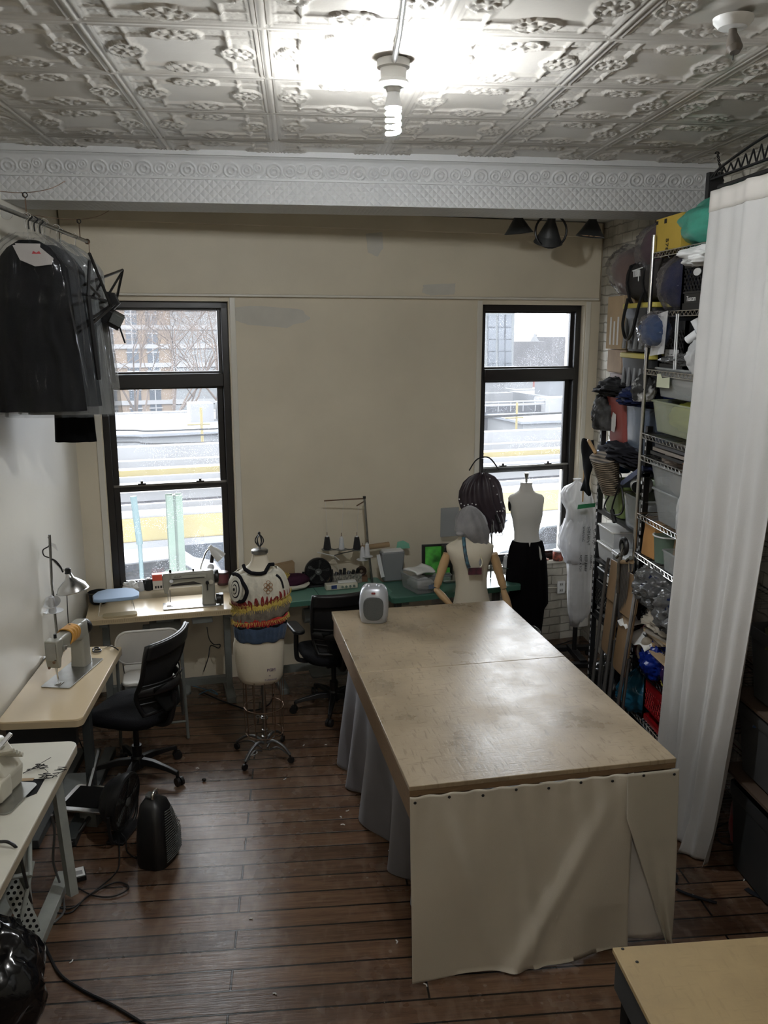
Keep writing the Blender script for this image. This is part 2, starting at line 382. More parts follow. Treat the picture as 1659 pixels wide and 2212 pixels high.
struct('wall_back_lower', g, BRICK, rz=BA, org=BO)
g = G(); g.b2((0, -.035, 3.05), (SR - .03, 0, 3.66)); struct('wall_back_upper', g, PAINT, rz=BA, org=BO, bev=.006)
g = G(); g.b2((0, -.05, 3.035), (SR - .04, 0, 3.052)); struct('trim_1', g, PAINT_L, rz=BA, org=BO, bev=.004)
g = G(); g.b2((0, -.06, 3.545), (SR - .05, -.035, 3.66)); struct('trim_2', g, PAINT, rz=BA, org=BO, bev=.004)
# old filler patches on the window wall
def patch(name, pts, i):
    g = G(); P = []
    for x, y in pts:
        d = Vector(ray(x, y)); n = Vector((-sin(BA), cos(BA), 0)); off = -.038 if y < 640 else -.003
        tt = ((BO + n * off).dot(n)) / d.dot(n) if False else (n.dot(BO + n * off)) / n.dot(d)
        P.append((d.x * tt - BO.x, d.y * tt - BO.y, EYE + d.z * tt))
    loc = [((p[0] * cos(BA) + p[1] * sin(BA)), p[2]) for p in P]
    cx = sum(q[0] for q in loc) / len(loc); cz = sum(q[1] for q in loc) / len(loc)
    ol = []
    for k in range(40):
        a = 2 * pi * k / 40; n_ = len(loc)
        f = k / 40 * n_; j = int(f); f -= j; q0 = loc[j % n_]; q1 = loc[(j + 1) % n_]
        w = 1 + .10 * mn.noise(Vector((cos(a) * 3 + i, sin(a) * 3, i)))
        ol.append(((q0[0] + (q1[0] - q0[0]) * f - cx) * w + cx, (q0[1] + (q1[1] - q0[1]) * f - cz) * w + cz))
    g.plate(ol, (0, off, 0), (1, 0, 0), (0, 0, 1), .002)
    struct(name, g, SPACKLE, rz=BA, org=BO)
patch('trim_3', [(500, 665), (560, 660), (650, 668), (670, 690), (620, 708), (540, 702), (500, 690)], 1)
patch('trim_4', [(790, 505), (826, 502), (828, 535), (815, 555), (795, 545)], 2)
patch('trim_5', [(915, 615), (985, 612), (980, 636), (930, 638), (912, 632)], 3)

# window casings and window units
def window(nm, W, sill):
    root = thing(nm, None, None, BO + Matrix.Rotation(BA, 3, 'Z') @ Vector((W[0], .06, W[2])), BA, kind='structure')
    w = W[1] - W[0]; h = W[3] - W[2]; zt = 2.465 - W[2]; zb = 2.365 - W[2]; zm0, zm1 = 1.555 - W[2], 1.625 - W[2]; f = .05
    g = G()
    for a, b, c, d in ((0, f, 0, h), (w - f, w, 0, h), (0, w, h - f, h), (0, w, 0, .045)): g.b2((a, 0, c), (b, .12, d))
    part('window_frame', g, BRONZE, root, bev=.004)
    g = G(); g.b2((f, -.015, zb), (w - f, .10, zt)); part('transom_bar', g, BRONZE, root, bev=.006)
    s = .045
    def sash(x0, x1, z0, z1, y, th=.035):
        g = G()
        for a, b, c, d in ((x0, x0 + s, z0, z1), (x1 - s, x1, z0, z1), (x0 + s, x1 - s, z1 - s * .8, z1), (x0 + s, x1 - s, z0, z0 + s * .8)): g.b2((a, y, c), (b, y + th, d))
        o = part('sash', g, BRONZE, root, bev=.003)
        g = G(); g.b2((x0 + s - .003, y + th * .4, z0 + s * .8 - .003), (x1 - s + .003, y + th * .4 + .004, z1 - s * .8 + .003)); part('pane', g, GLASS, o)
        return o
    sash(f - .02, w - f + .02, zt - .02, h - f + .02, .05)
    u = sash(f, w - f, zm0 + .01, zb + .02, .065)
    l = sash(f + .0, w - f - .0, .03, zm1, .02)
    g = G()
    for k in (.27, .73): g.b2((w * k - .03, .0, zm1), (w * k + .03, .03, zm1 + .014)); g.cyl((w * k, .012, zm1 + .01), (w * k, .012, zm1 + .03), .010)
    part('sash_lock', g, BRONZE, l, bev=.002)
    g = G(); g.b2((f, .018, zm1 - .012), (w - f, .030, zm1 + .004)); part('rail_edge', g, STEEL, l, label='bright metal edge of the meeting rail')
    if sill:
        g = G(); g.b2((-.02, -.08, -.03), (w + .02, .0, 0)); part('window_sill', g, PAINT_L, root, bev=.006)
    g = G()
    for a, b, c, d in ((-.05, -.008, -.03, h + .03), (w + .008, w + .05, -.03, h + .03)): g.b2((a, -.072, c), (b, -.06, d))
    part('casing', g, PAINT_L, root, bev=.003)
    return root
window('window_1', W1, False); window('window_2', W2, True)
for W in (W1, W2):  # daylight sampling guides set in the window openings
    ld = bpy.data.lights.new('window_portal', 'AREA'); ld.shape = 'RECTANGLE'; ld.size = W[1] - W[0]; ld.size_y = W[3] - W[2]
    ld.cycles.is_portal = True
    lo = bpy.data.objects.new('window_portal', ld); COL.objects.link(lo)
    lo.location = BO + Matrix.Rotation(BA, 3, 'Z') @ Vector(((W[0] + W[1]) / 2, .34, (W[2] + W[3]) / 2)); lo.rotation_euler = (-pi / 2, 0, BA)

# ------------------------------------------------------------ pressed tin ceiling
TX, TY, X0, Y0 = .606, .588, -.10, 3.18
def tile_h(u, v):
    au, av = np.abs(u), np.abs(v); m = np.maximum(au, av); h = np.zeros_like(u)
    gs = lambda x, c, w: np.exp(-((x - c) / w) ** 2)
    h += .9 * gs(m, .985, .022) + .75 * gs(m, .92, .018) + .4 * gs(m, .87, .02)      # seams
    inb = (m > .58) & (m < .86)
    h += .5 * gs(m, .57, .02) * 1 + .35 * gs(m, .52, .016)
    bars = (np.exp(-((au - .57) / .02) ** 2) + np.exp(-((av - .57) / .02) ** 2)) * (m < .86) * (m > .55)
    h += .5 * bars
    h += inb * .14 * np.sin(u * 120 + 3 * np.sin(v * 40)) * np.sin(v * 110 + 2 * np.sin(u * 31))   # hammered ground
    for cx, cy in ((.66, 0), (-.66, 0), (0, .66), (0, -.66)):
        dx, dy = u - cx, v - cy
        if cx: dx, dy = dx / .9, dy / 1.25
        else: dx, dy = dx / 1.25, dy / .9
        r = np.sqrt(dx * dx + dy * dy); ins = r < .235
        h = np.where(ins, 0.12, h)
        h += .75 * gs(r, .225, .016) + .5 * gs(r, .19, .014)
        a = np.arctan2(dy, dx)
        if cx: fan = a if cx > 0 else np.arctan2(dy, -dx)
        else: fan = np.arctan2(dx, dy) if cy > 0 else np.arctan2(dx, -dy)
        h += (r < .175) * (.45 + .5 * np.cos(fan * 7)) * np.clip(r / .17, 0, 1) * np.clip((.175 - r) / .03, 0, 1)
        h += .8 * np.exp(-(r / .045) ** 2)
    return h
def build_ceiling():
    res = 76; nx, ny = 8, 6; xs0 = X0 - 3 * TX; ys1 = Y0 + 4 * TY; ys0 = ys1 - ny * TY
    NX, NY = nx * res + 1, ny * res + 1
    gx = np.linspace(xs0, xs0 + nx * TX, NX); gy = np.linspace(ys0, ys1, NY)
    GX, GY = np.meshgrid(gx, gy)
    u = (((GX - X0) / TX) % 1) * 2 - 1; v = (((GY - Y0) / TY) % 1) * 2 - 1
    H = tile_h(u, v)
    wob = .003 * np.sin(GX * 2.3 + GY) + .002 * np.sin(GY * 3.1 - GX * 1.2)
    Z = 3.795 - .013 * H + wob
    keep = (GX > XL - .05) & (GX < XR + .05)
    me = bpy.data.meshes.new('ceiling'); co = np.stack([GX, GY, Z], -1).reshape(-1, 3)
    i = np.arange(NX - 1)[None, :] + np.arange(NY - 1)[:, None] * NX
    fm = keep[:-1, :-1].reshape(-1)
    f = np.stack([i, i + NX, i + NX + 1, i + 1], -1).reshape(-1, 4)[fm]
    used = np.unique(f); remap = np.zeros(len(co), int); remap[used] = np.arange(len(used)); co = co[used]; f = remap[f]
    me.vertices.add(len(co)); me.vertices.foreach_set('co', co.astype(np.float32).ravel())
    me.loops.add(f.size); me.loops.foreach_set('vertex_index', f.ravel().astype(np.int32))
    me.polygons.add(len(f)); me.polygons.foreach_set('loop_start', np.arange(0, f.size, 4, dtype=np.int32)); me.update(calc_edges=True); me.validate()
    me.materials.append(TIN); me.shade_smooth()
    o = bpy.data.objects.new('ceiling', me); COL.objects.link(o); o['kind'] = 'structure'
    return ys0
ysc = build_ceiling()
struct('ceiling_rear', G().b2((XL - .15, -4.65, 3.79), (XR + .15, ysc, 3.95)), TIN)
struct('ceiling_cover', G().b2((XL - .15, ysc, 3.82), (XR + .15, 5.75, 3.95)), PLASTER)
struct('ceiling_bay', G().b2((XL - .15, 5.6, 3.665), (XR + .15, 8.1, 3.95)), PLASTER)
# dropped beam with pressed tin cove
BR = radians(2.1); BMO = Vector((XL, 5.205, 0)); BL = (XR - XL) / cos(BR)
g = G(); g.b2((0, .06, 3.512), (BL, .47, 3.80))
def m_diamond():
    m = mat('diamond_pressed_tin', (.50, .50, .495), .42); t = m.node_tree; b = t.nodes['Principled BSDF']; L = t.links.new
    co = nd(t, 'ShaderNodeTexCoord'); s_ = nd(t, 'ShaderNodeSeparateXYZ'); L(co.outputs['Object'], s_.inputs[0])
    def wave(sg):
        a = nd(t, 'ShaderNodeMath', operation='MULTIPLY'); a.inputs[1].default_value = 62; L(s_.outputs[0], a.inputs[0])
        q = nd(t, 'ShaderNodeMath', operation='ADD'); L(s_.outputs[2], q.inputs[0]); L(s_.outputs[1], q.inputs[1])
        c = nd(t, 'ShaderNodeMath', operation='MULTIPLY'); c.inputs[1].default_value = 62 * sg; L(q.outputs[0], c.inputs[0])
        d = nd(t, 'ShaderNodeMath', operation='ADD'); L(a.outputs[0], d.inputs[0]); L(c.outputs[0], d.inputs[1])
        e = nd(t, 'ShaderNodeMath', operation='SINE'); L(d.outputs[0], e.inputs[0]); f = nd(t, 'ShaderNodeMath', operation='ABSOLUTE'); L(e.outputs[0], f.inputs[0]); return f
    a = wave(1); c = wave(-1); mn_ = nd(t, 'ShaderNodeMath', operation='MINIMUM'); L(a.outputs[0], mn_.inputs[0]); L(c.outputs[0], mn_.inputs[1])
    bp = nd(t, 'ShaderNodeBump'); bp.inputs['Strength'].default_value = .55; bp.inputs['Distance'].default_value = .01; L(mn_.outputs[0], bp.inputs['Height']); L(bp.outputs[0], b.inputs['Normal'])
    return m
struct('beam_1', g, m_diamond(), rz=BR, org=BMO)
g = G(); NXc = 1500; NZ = 26
def cove(a, b):
    x = a * BL; s_ = b; z = 3.762 - .115 * s_; y = .0 + .075 * (1 - sqrt(max(0, 1 - (s_ * .98) ** 2))) if False else .012 + .055 * s_ ** .6
    # acanthus scroll relief
    per = .245; X = (x % per) / per; h = 0
    for cx, cz, r in ((.25, .62, .17), (.62, .60, .13), (.88, .48, .10)):
        d = sqrt(((X - cx) * 1.0) ** 2 + ((s_ - cz) * .55) ** 2)
        for q in (r, r * .45): h += math.exp(-((d - q) / .022) ** 2)
    h += math.exp(-((s_ - (.85 - .35 * sin(X * 2 * pi))) / .06) ** 2) * .6
    h += math.exp(-((s_ - .97) / .025) ** 2) + math.exp(-((s_ - .03) / .03) ** 2)
    return (x, y - .009 * min(h, 1.3), z)
g.grid(cove, NXc, NZ)
g.b2((0, -.01, 3.762), (BL, .08, 3.80)); g.b2((0, .045, 3.64), (BL, .07, 3.652))
struct('trim_6', g, TINW, rz=BR, org=BMO, ang=60)

# ------------------------------------------------------------ outside
EA = radians(13.5)
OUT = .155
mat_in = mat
def mat(name, color, *a, **k): return mat_in(name, tuple(q * OUT for q in color[:3]), *a, **k)   # darkens every outdoor colour evenly so the strong sky doesn't overexpose it
def ex(x, y, D): # point at perpendicular distance D along exterior axis -> (s, D, z) in frame rotated EA
    d = Vector(ray(x, y)); n = Vector((-sin(EA), cos(EA), 0)); t = D / d.dot(n); s_ = d.x * cos(EA) + d.y * sin(EA)
    return (s_ * t, D, EYE + d.z * t)
def ext(name, g, m, label, cat, group=None, **k): return top(name, g, m, label, cat, group, rz=EA, **k)
def exst(name, g, m, **k): return struct(name, g, m, rz=EA, **k)
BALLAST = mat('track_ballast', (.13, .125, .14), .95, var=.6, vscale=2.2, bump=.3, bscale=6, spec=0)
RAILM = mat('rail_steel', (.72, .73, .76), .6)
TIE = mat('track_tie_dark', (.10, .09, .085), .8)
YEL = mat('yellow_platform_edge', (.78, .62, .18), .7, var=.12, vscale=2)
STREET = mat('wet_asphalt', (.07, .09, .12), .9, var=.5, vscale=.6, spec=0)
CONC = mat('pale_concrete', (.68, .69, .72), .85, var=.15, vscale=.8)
zdeck = 2.8 - 13.0 * .245 + .1
def zr(y, D): return ex(370, y, D)[2]
ZD = zr(1112, 13.0)    # track deck level seen just above the yellow edge
def dist_at(y, z): # perpendicular distance where level z is seen at row y
    d = Vector(ray(370, y)); n = Vector((-sin(EA), cos(EA), 0)); return (z - EYE) / d.z * d.dot(n)
exst('ground_outside', G().b2((-60, 8.3, -4.4), (90, 140, -4.2)), STREET)
TRACKBED = 1; g = G(); g.b2((-40, 13.1, ZD - .35), (60, dist_at(968, ZD + .3) + .2, ZD - .05)); exst('track_bed', g, BALLAST)
g = G(); g.b2((-40, 12.85, ZD - .34), (60, 13.1, ZD)); ext('platform_edge', g, YEL, 'long yellow painted edge beam of the elevated railway outside the windows', 'platform edge')
g = G(); g.b2((-40, 12.8, ZD - .44), (60, 13.0, ZD - .345)); ext('walkway_ledge', g, CONC, 'narrow pale ledge running just below the yellow edge beam outside', 'ledge')

rails = [1092, 1078, 1052, 1035, 1020, 1002, 986, 974]
for i, y in enumerate(rails):
    D = dist_at(y, ZD + .15); g = G(); w = .05 if (i % 3 or i == 0) else .13
    g.b2((-40, D - w, ZD - .05), (60, D + w, ZD + .10))
    ext('rail', g, RAILM if (i % 3 or i == 0) else CONC, ('steel running rail, number %d counting out from the yellow edge' % (i + 1)) if False else ['steel rail nearest the yellow platform edge', 'steel rail just behind the nearest one', 'steel rail one further out than the first rail', 'wide pale cover board in the middle of the tracks', 'steel rail right behind the middle cover board', 'second steel rail behind the middle cover board', 'wide pale cover board along the far tracks', 'last steel rail before the far parapet'][i], 'rail', 'rails of the elevated railway')
for y in (1008,):
    D = dist_at(y, ZD + .2); g = G(); g.b2((-40, D - .1, ZD), (60, D + .1, ZD + .18)); ext('third_rail_cover', g, YEL, 'thin yellow rail cover board between the far tracks', 'rail cover')
DP = dist_at(968, ZD + .3); g = G(); g.b2((-40, DP, ZD - 1), (60, DP + .3, ZD + .35)); ext('parapet', g, CONC, 'pale concrete parapet along the far side of the tracks', 'parapet')
# green steel column and thin pole rising past the yellow edge
GRN = mat('pale_green_paint', (.24, .40, .26), .5, var=.3, vscale=2); TEAL = mat('teal_paint', (.12, .28, .29), .5)
a = ex(375, 1068, 12.4); b = ex(375, 1235, 12.4); w = .10
g = G(); g.b2((a[0] - .11, 12.3, b[2]), (a[0] + .11, 12.33, a[2])); g.b2((a[0] - .11, 12.47, b[2]), (a[0] + .11, 12.5, a[2])); g.b2((a[0] - .02, 12.3, b[2]), (a[0] + .02, 12.5, a[2])); g.b2((a[0] - .16, 12.25, b[2] - .05), (a[0] + .16, 12.55, b[2]))
g.b2((a[0] - .1, 12.32, -4.2), (a[0] + .1, 12.48, b[2]))
ext('steel_column', g, GRN, 'pale green steel column standing outside the left window', 'column')
a = ex(288, 1072, 12.2); b = ex(302, 1175, 12.2); g = G(); g.cyl(a, b, .045, n=10);  g.cyl(b, (b[0], b[1], -4.2), .03)
ext('signal_pole', g, TEAL, 'thin teal pole left of the green column outside', 'pole')
# vehicles on the street below
def car(x, y0, y1, D, L, col, label, k):
    p = ex(x, y1, D); z = -4.2; g = G()
    cx = p[0]; prof = [(-.5, .0), (-.5, .32), (-.46, .55), (-.3, .62), (-.18, .95), (.2, 1.0), (.34, .66), (.47, .55), (.5, .3), (.5, 0)]
    g.plate([(q[0] * L, q[1] * L * .33 + .28) for q in prof], (cx, D, z), (1, 0, 0), (0, 0, 1), 1.75)
    root = top('car', g, mat('car_paint_%s' % k, col, .25, coat=.6), label, 'car', rz=EA, bev=.08)
    for sx_ in (-.31, .31):
        for sy in (-.8, .8): part('wheel', G().cyl((sx_ * L, sy - .1, .30), (sx_ * L, sy + .1, .30), .33, n=18), BLACK, root)
    g = G(); g.plate([(-.26 * L, .20 * L + .0), (-.16 * L, .30 * L), (.18 * L, .315 * L), (.3 * L, .215 * L)], (0, 0, 0), (1, 0, 0), (0, 0, 1), 1.78)
    part('car_windows', g, mat('car_glass', (.02, .025, .03), .1), root)
car(295, 1190, 1250, 21, 4.4, (.22, .24, .27), 'grey car parked on the street below the left window', 'grey')
car(1190, 1140, 1215, 21, 4.6, (.3, .35, .38), 'pale grey blue car parked below the right window', 'blue')
g = G(); p = ex(420, 1225, 16.5); g.b2((p[0] - .9, 15.6, -4.1), (p[0] + 1.1, 17.4, -2.35)); ext('delivery_truck', g, mat('faded_green_truck', (.20, .27, .22), .6, var=.4, vscale=1.5), 'faded green truck roof on the street behind the green column', 'truck', bev=.15)
g = G(); p = ex(465, 1215, 15); g.box((p[0] + .3, 15.0, -2.15), (1.0, .5, .12), (.2, 0, .3)); ext('awning', g, mat('red_awning', (.5, .10, .06), .6), 'red street awning below the left window', 'awning', bev=.05)
# white flat-roofed building beyond the tracks
def zat(x, y, D): return ex(x, y, D)
BW = mat('white_building_wall', (.62, .64, .66), .8, var=.1, vscale=.5); ROOF = mat('pale_roof_membrane', (.55, .60, .68), .7, var=.15, vscale=.3)
def lowbuilding(x0, x1, yt, ym, yb, D, label, nm='low_building'):
    a = ex(x0, ym, D); b = ex(x1, ym, D); dep = 9
    r = thing(nm, label, 'building', Matrix.Rotation(EA, 3, 'Z') @ Vector(((a[0] + b[0]) / 2, D + dep / 2, -4.2)), EA)
    w = abs(b[0] - a[0]); h = a[2] + 4.2
    g = G(); g.b2((-w / 2, -dep / 2, 0), (w / 2, dep / 2, h)); part('wall', g, BW, r)
    g = G(); g.b2((-w / 2 - .2, -dep / 2 - .2, h), (w / 2 + .2, dep / 2 + .2, h + .12)); part('roof', g, ROOF, r)
    g = G()
    for k in (.1, .32): g.b2((w * k, -1, h), (w * k + 1.0, .3, h + .9))
    part('roof_vent', g, CONC, r)
    return r
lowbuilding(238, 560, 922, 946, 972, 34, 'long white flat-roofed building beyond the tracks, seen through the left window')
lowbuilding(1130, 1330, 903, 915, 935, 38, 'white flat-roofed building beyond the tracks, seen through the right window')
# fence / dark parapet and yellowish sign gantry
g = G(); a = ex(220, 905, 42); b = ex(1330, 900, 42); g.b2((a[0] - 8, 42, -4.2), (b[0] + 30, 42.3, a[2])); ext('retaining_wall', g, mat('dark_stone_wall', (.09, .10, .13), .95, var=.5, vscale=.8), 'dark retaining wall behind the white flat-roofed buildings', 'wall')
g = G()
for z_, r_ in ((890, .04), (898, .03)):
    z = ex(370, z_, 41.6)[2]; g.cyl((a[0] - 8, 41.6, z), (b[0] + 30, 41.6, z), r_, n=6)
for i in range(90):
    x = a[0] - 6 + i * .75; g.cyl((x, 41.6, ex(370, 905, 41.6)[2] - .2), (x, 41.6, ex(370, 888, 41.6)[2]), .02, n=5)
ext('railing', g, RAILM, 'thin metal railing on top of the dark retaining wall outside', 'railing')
for x, y0, y1, lab in ((434, 880, 965, 'thin lighting mast beyond the tracks, left window'), (1117, 870, 1020, 'thin yellowish mast beyond the tracks, right window')):
    a = ex(x, y0, 31); b = ex(x, y1, 31); g = G(); g.cyl((a[0], 31, b[2]), (a[0], 31, a[2]), .05, n=6); g.cyl((a[0] - .5, 31, a[2] - .6), (a[0] + .3, 31, a[2] - .6), .03, n=6); ext('mast', g, YEL, lab, 'mast')
# overhead wires
for k, (y, sg) in enumerate(((943, .5), (958, -.3), (930, .2))):
    p = ex(370, y, 30); g = G(); g.tube(spline([(-25, 30, p[2] + 1 * sg), (p[0] - 4, 30, p[2] + .1), (p[0], 30, p[2]), (p[0] + 9, 30, p[2] + .4 * sg), (40, 30, p[2] + 1.5 * sg)]), .03, n=5)
    ext('overhead_wire', g, BLACKM, ['middle of the sagging wires over the tracks', 'lowest of the sagging wires over the tracks', 'highest of the sagging wires over the tracks'][k], 'wire', 'wires over the tracks')
# apartment block
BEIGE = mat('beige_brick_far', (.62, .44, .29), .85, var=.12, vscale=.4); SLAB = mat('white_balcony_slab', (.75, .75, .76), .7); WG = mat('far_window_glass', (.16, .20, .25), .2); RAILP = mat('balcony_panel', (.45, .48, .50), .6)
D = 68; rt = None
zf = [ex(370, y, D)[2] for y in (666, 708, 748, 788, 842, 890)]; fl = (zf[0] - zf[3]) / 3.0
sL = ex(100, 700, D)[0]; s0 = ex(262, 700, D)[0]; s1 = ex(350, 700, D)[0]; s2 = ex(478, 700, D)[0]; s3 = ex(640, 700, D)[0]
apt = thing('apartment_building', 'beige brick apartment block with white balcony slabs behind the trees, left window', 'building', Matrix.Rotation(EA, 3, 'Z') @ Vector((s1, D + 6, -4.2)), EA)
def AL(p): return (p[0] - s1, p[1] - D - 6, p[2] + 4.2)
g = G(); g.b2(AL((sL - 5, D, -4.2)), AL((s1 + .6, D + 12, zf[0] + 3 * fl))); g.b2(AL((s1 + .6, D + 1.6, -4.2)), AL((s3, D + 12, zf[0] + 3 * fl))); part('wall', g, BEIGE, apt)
nfl = 8
for i in range(-3, nfl):
    z = zf[0] - i * fl
    if z < -6: break
    g = G(); g.b2(AL((sL - 5, D - .15, z - .16)), AL((s0 + .3, D - .0, z + .16))); g.b2(AL((s0, D - .12, z - .16)), AL((s1 + .8, D, z + .16))); g.b2(AL((s1 + .6, D - .3, z - .18)), AL((s3, D + 1.6, z + .18)))
    part('balcony_slab', g, SLAB, apt)
    g = G(); g.b2(AL((s1 + .6, D - .3, z + .18)), AL((s2 - .4, D - .24, z + 1.15))); g.b2(AL((s2 + .2, D - .3, z + .18)), AL((s3, D - .24, z + 1.15))); g.b2(AL((sL - 5, D - .5, z + .18)), AL((s0 - .9, D - .45, z + 1.15)))
    part('balcony_rail', g, RAILP, apt)
    for xx in (283, 327, 300 - 70, 180):
        s_ = ex(xx, 700, D)[0]; g = G(); g.b2(AL((s_ - .42, D - .06, z + 1.0)), AL((s_ + .42, D + .05, z + 2.4))); wn_ = part('window', g, WG, apt)
        g = G(); g.b2(AL((s_ - .04, D - .1, z + 1.0)), AL((s_ + .04, D - .06, z + 2.4))); g.b2(AL((s_ - .5, D - .1, z + .92)), AL((s_ + .5, D - .05, z + 1.0))); part('mullion', g, SLAB, wn_)
    for xx in (385, 425, 480, 540):
        s_ = ex(xx, 700, D)[0]; g = G(); g.b2(AL((s_ - .55, D + 1.5, z + .2)), AL((s_ + .55, D + 1.66, z + 2.4))); part('balcony_door', g, WG, apt)
# tower and skyline in the right window
D = 85; a = ex(1020, 800, D); b = ex(1088, 676, D); c = ex(1112, 680, D)
TW = mat('pale_grey_tower', (.50, .54, .56), .85, var=.08, vscale=.3)
tw = thing('tower_block', 'pale grey tower block at the left of the right window view', 'building', Matrix.Rotation(EA, 3, 'Z') @ Vector(((a[0] + c[0]) / 2, D + 5, -4.2)), EA)
wd = c[0] - a[0]; g = G(); g.b2((-wd / 2, -5, 0), (wd / 2, 5, b[2] + 4.2)); g.b2((-wd / 2 + 1, -3, b[2] + 4.2), (wd / 2 - 2, 3, b[2] + 9)); part('wall', g, TW, tw)
for i in range(7):
    for j, xx in enumerate((1062, 1084, 1096)):
        q = ex(xx, 692 + i * 26, D); g = G(); g.b2((q[0] - (a[0] + c[0]) / 2 - .45, -5.1, q[2] + 4.2 - .8), (q[0] - (a[0] + c[0]) / 2 + .45, -4.9, q[2] + 4.2 + .6)); part('window', g, WG, tw)
SK = mat('hazy_brick_far', (.32, .31, .33), .9, var=.3, vscale=.5)
for i, (x0, x1, y, D_, lab) in enumerate(((1108, 1180, 738, 95, 'low hazy brick building next to the pale tower'), (1146, 1163, 748, 96, 'small white house roof on the hazy skyline'), (1176, 1300, 728, 100, 'long dark hazy building on the right of the skyline'), (1140, 1160, 722, 110, 'small chimney-like rooftop hut on the skyline'))):
    p = ex(x0, y, D_); q = ex(x1, y, D_); g = G(); g.b2((p[0], D_, -4.2), (q[0], D_ + 8, p[2]))
    if i == 1: g.plate([(p[0] - .4, 0), (q[0] + .4, 0), ((p[0] + q[0]) / 2, 1.6)], (0, D_ + 4, p[2]), (1, 0, 0), (0, 0, 1), 8); g.v = [(x_, y_, max(z_, p[2] - 4)) for x_, y_, z_ in g.v]
    ext('skyline_building', g, SK if i != 1 else BW, lab, 'building')
g = G(); p = ex(1190, 812, 60); g.b2((p[0], 60, -4.2), (p[0] + 3.2, 64, ex(1200, 826, 60)[2])); ext('red_shed', g, mat('red_wall_far', (.55, .12, .08), .8), 'small red building far behind the tracks in the right window', 'building')
for i, (x0, x1, yt, D_, c_) in enumerate(((1048, 1108, 850, 52, (.35, .36, .38)), (1112, 1180, 842, 56, (.5, .52, .55)), (1188, 1260, 858, 50, (.42, .45, .50)))):
    p = ex(x0, yt, D_); q = ex(x1, yt, D_); g = G(); g.b2((p[0], D_, -4.2), (q[0], D_ + 6, p[2])); g.b2((p[0] + .5, D_ + 1, p[2]), (p[0] + 2, D_ + 3, p[2] + 1.2))
    ext('rooftop_building', g, mat('rooftop_far_%d' % i, c_, .8, var=.2, vscale=.6), ['grey rooftop with hut at the left of the right window view', 'pale rooftop in the middle of the right window view', 'pale blue rooftop at the right of the right window view'][i], 'building')
# bare winter trees
BARK = mat('bare_branch', (.34, .24, .18), .9)
def tree(x, yb, D, H, seed, label, n0=5):
    rnd = random.Random(seed); g = G(); p = ex(x, yb, D); base = Vector((p[0], D, -7.3))
    def br(p0, d, L, r, lv):
        p1 = p0 + d * L * .5 + Vector((rnd.uniform(-1, 1), rnd.uniform(-1, 1), rnd.uniform(-.3, .6))) * L * .08; p2 = p1 + d * L * .5 + Vector((rnd.uniform(-1, 1), rnd.uniform(-1, 1), rnd.uniform(-.2, .5))) * L * .1
        g.tube([p0, p1, p2], [r, r * .75, r * .5], n=5 if lv < 3 else 3)
        if lv >= 5: return
        for k in range(4 if lv else n0 + 1):
            dd = (d + Vector((rnd.uniform(-1, 1), rnd.uniform(-.8, .8), rnd.uniform(-.45, .55))) * (1.1 if lv else .9)).normalized()
            br(p1.lerp(p2, rnd.uniform(.2, 1)), dd, L * rnd.uniform(.6, .8), r * .45, lv + 1)
    br(base, Vector((0, 0, 1)), H * .34, .17, 0)
    ext('bare_tree', g, BARK, label, 'tree', 'bare winter trees in front of the apartments')
tree(300, 900, 52, 17, 3, 'bare brown tree at the left in front of the apartment block')
tree(380, 900, 50, 19, 8, 'bare brown tree in the middle in front of the apartment block')
tree(455, 900, 54, 18, 5, 'bare brown tree at the right in front of the apartment block')

mat = mat_in
# ------------------------------------------------------------ ceiling bulb fixtures (same conduit runs back over the camera)
GLOW2 = mat('glowing_tube_rear', (1, 1, 1), .4, emit=REAR_STRENGTH, emc=(1.0, .93, .82))
GLOW = mat('glowing_tube', (1, 1, 1), .4, emit=BULB_STRENGTH, emc=(.93, .97, 1.0))
def fixture(loc, label, far=False):
    r = thing('ceiling_light', label, 'ceiling light', loc, 0)
    part('ceiling_box', G().lathe([(.055, 0), (.062, -.004), (.062, -.03), (.05, -.034), (.048, -.07), (.056, -.074), (.06, -.085), (.056, -.094), (.03, -.1), (.024, -.115)], n=32), WHITE, r, label='round white porcelain lamp holder')
    part('bulb_base', G().lathe([(.022, -.112), (.024, -.125), (.030, -.150), (.033, -.168), (.028, -.174)], n=24), WPLAST, r)
    g = G(); pts = []
    for i in range(100):
        a = i / 99 * 2 * pi * 3.6; pts.append((.024 * cos(a), .024 * sin(a), -.178 - .085 * i / 99))
    g.tube(pts, .0075, n=8); part('spiral_tube', g, GLOW2 if far else GLOW, r, label='lit white spiral fluorescent tube')
    return r
FX = Vector((.374, 3.466, 3.785))
fixture(FX, 'bare lit spiral bulb in a white porcelain holder under the tin ceiling')
fixture((.17, .35, 3.79), 'lit spiral bulb on the conduit above and behind the viewer', True)
fixture((-.1, -2.4, 3.79), 'lit spiral bulb at the rear end of the conduit', True)
g = G(); g.tube([FX + Vector((0, 0, -.02)), (.355, 3.1, 3.765), (.17, .55, 3.77), (-.1, -2.4, 3.77)], .011, n=12)
top('conduit', g, CHROME, 'thin shiny metal conduit running along the tin ceiling to the bulb', 'pipe')

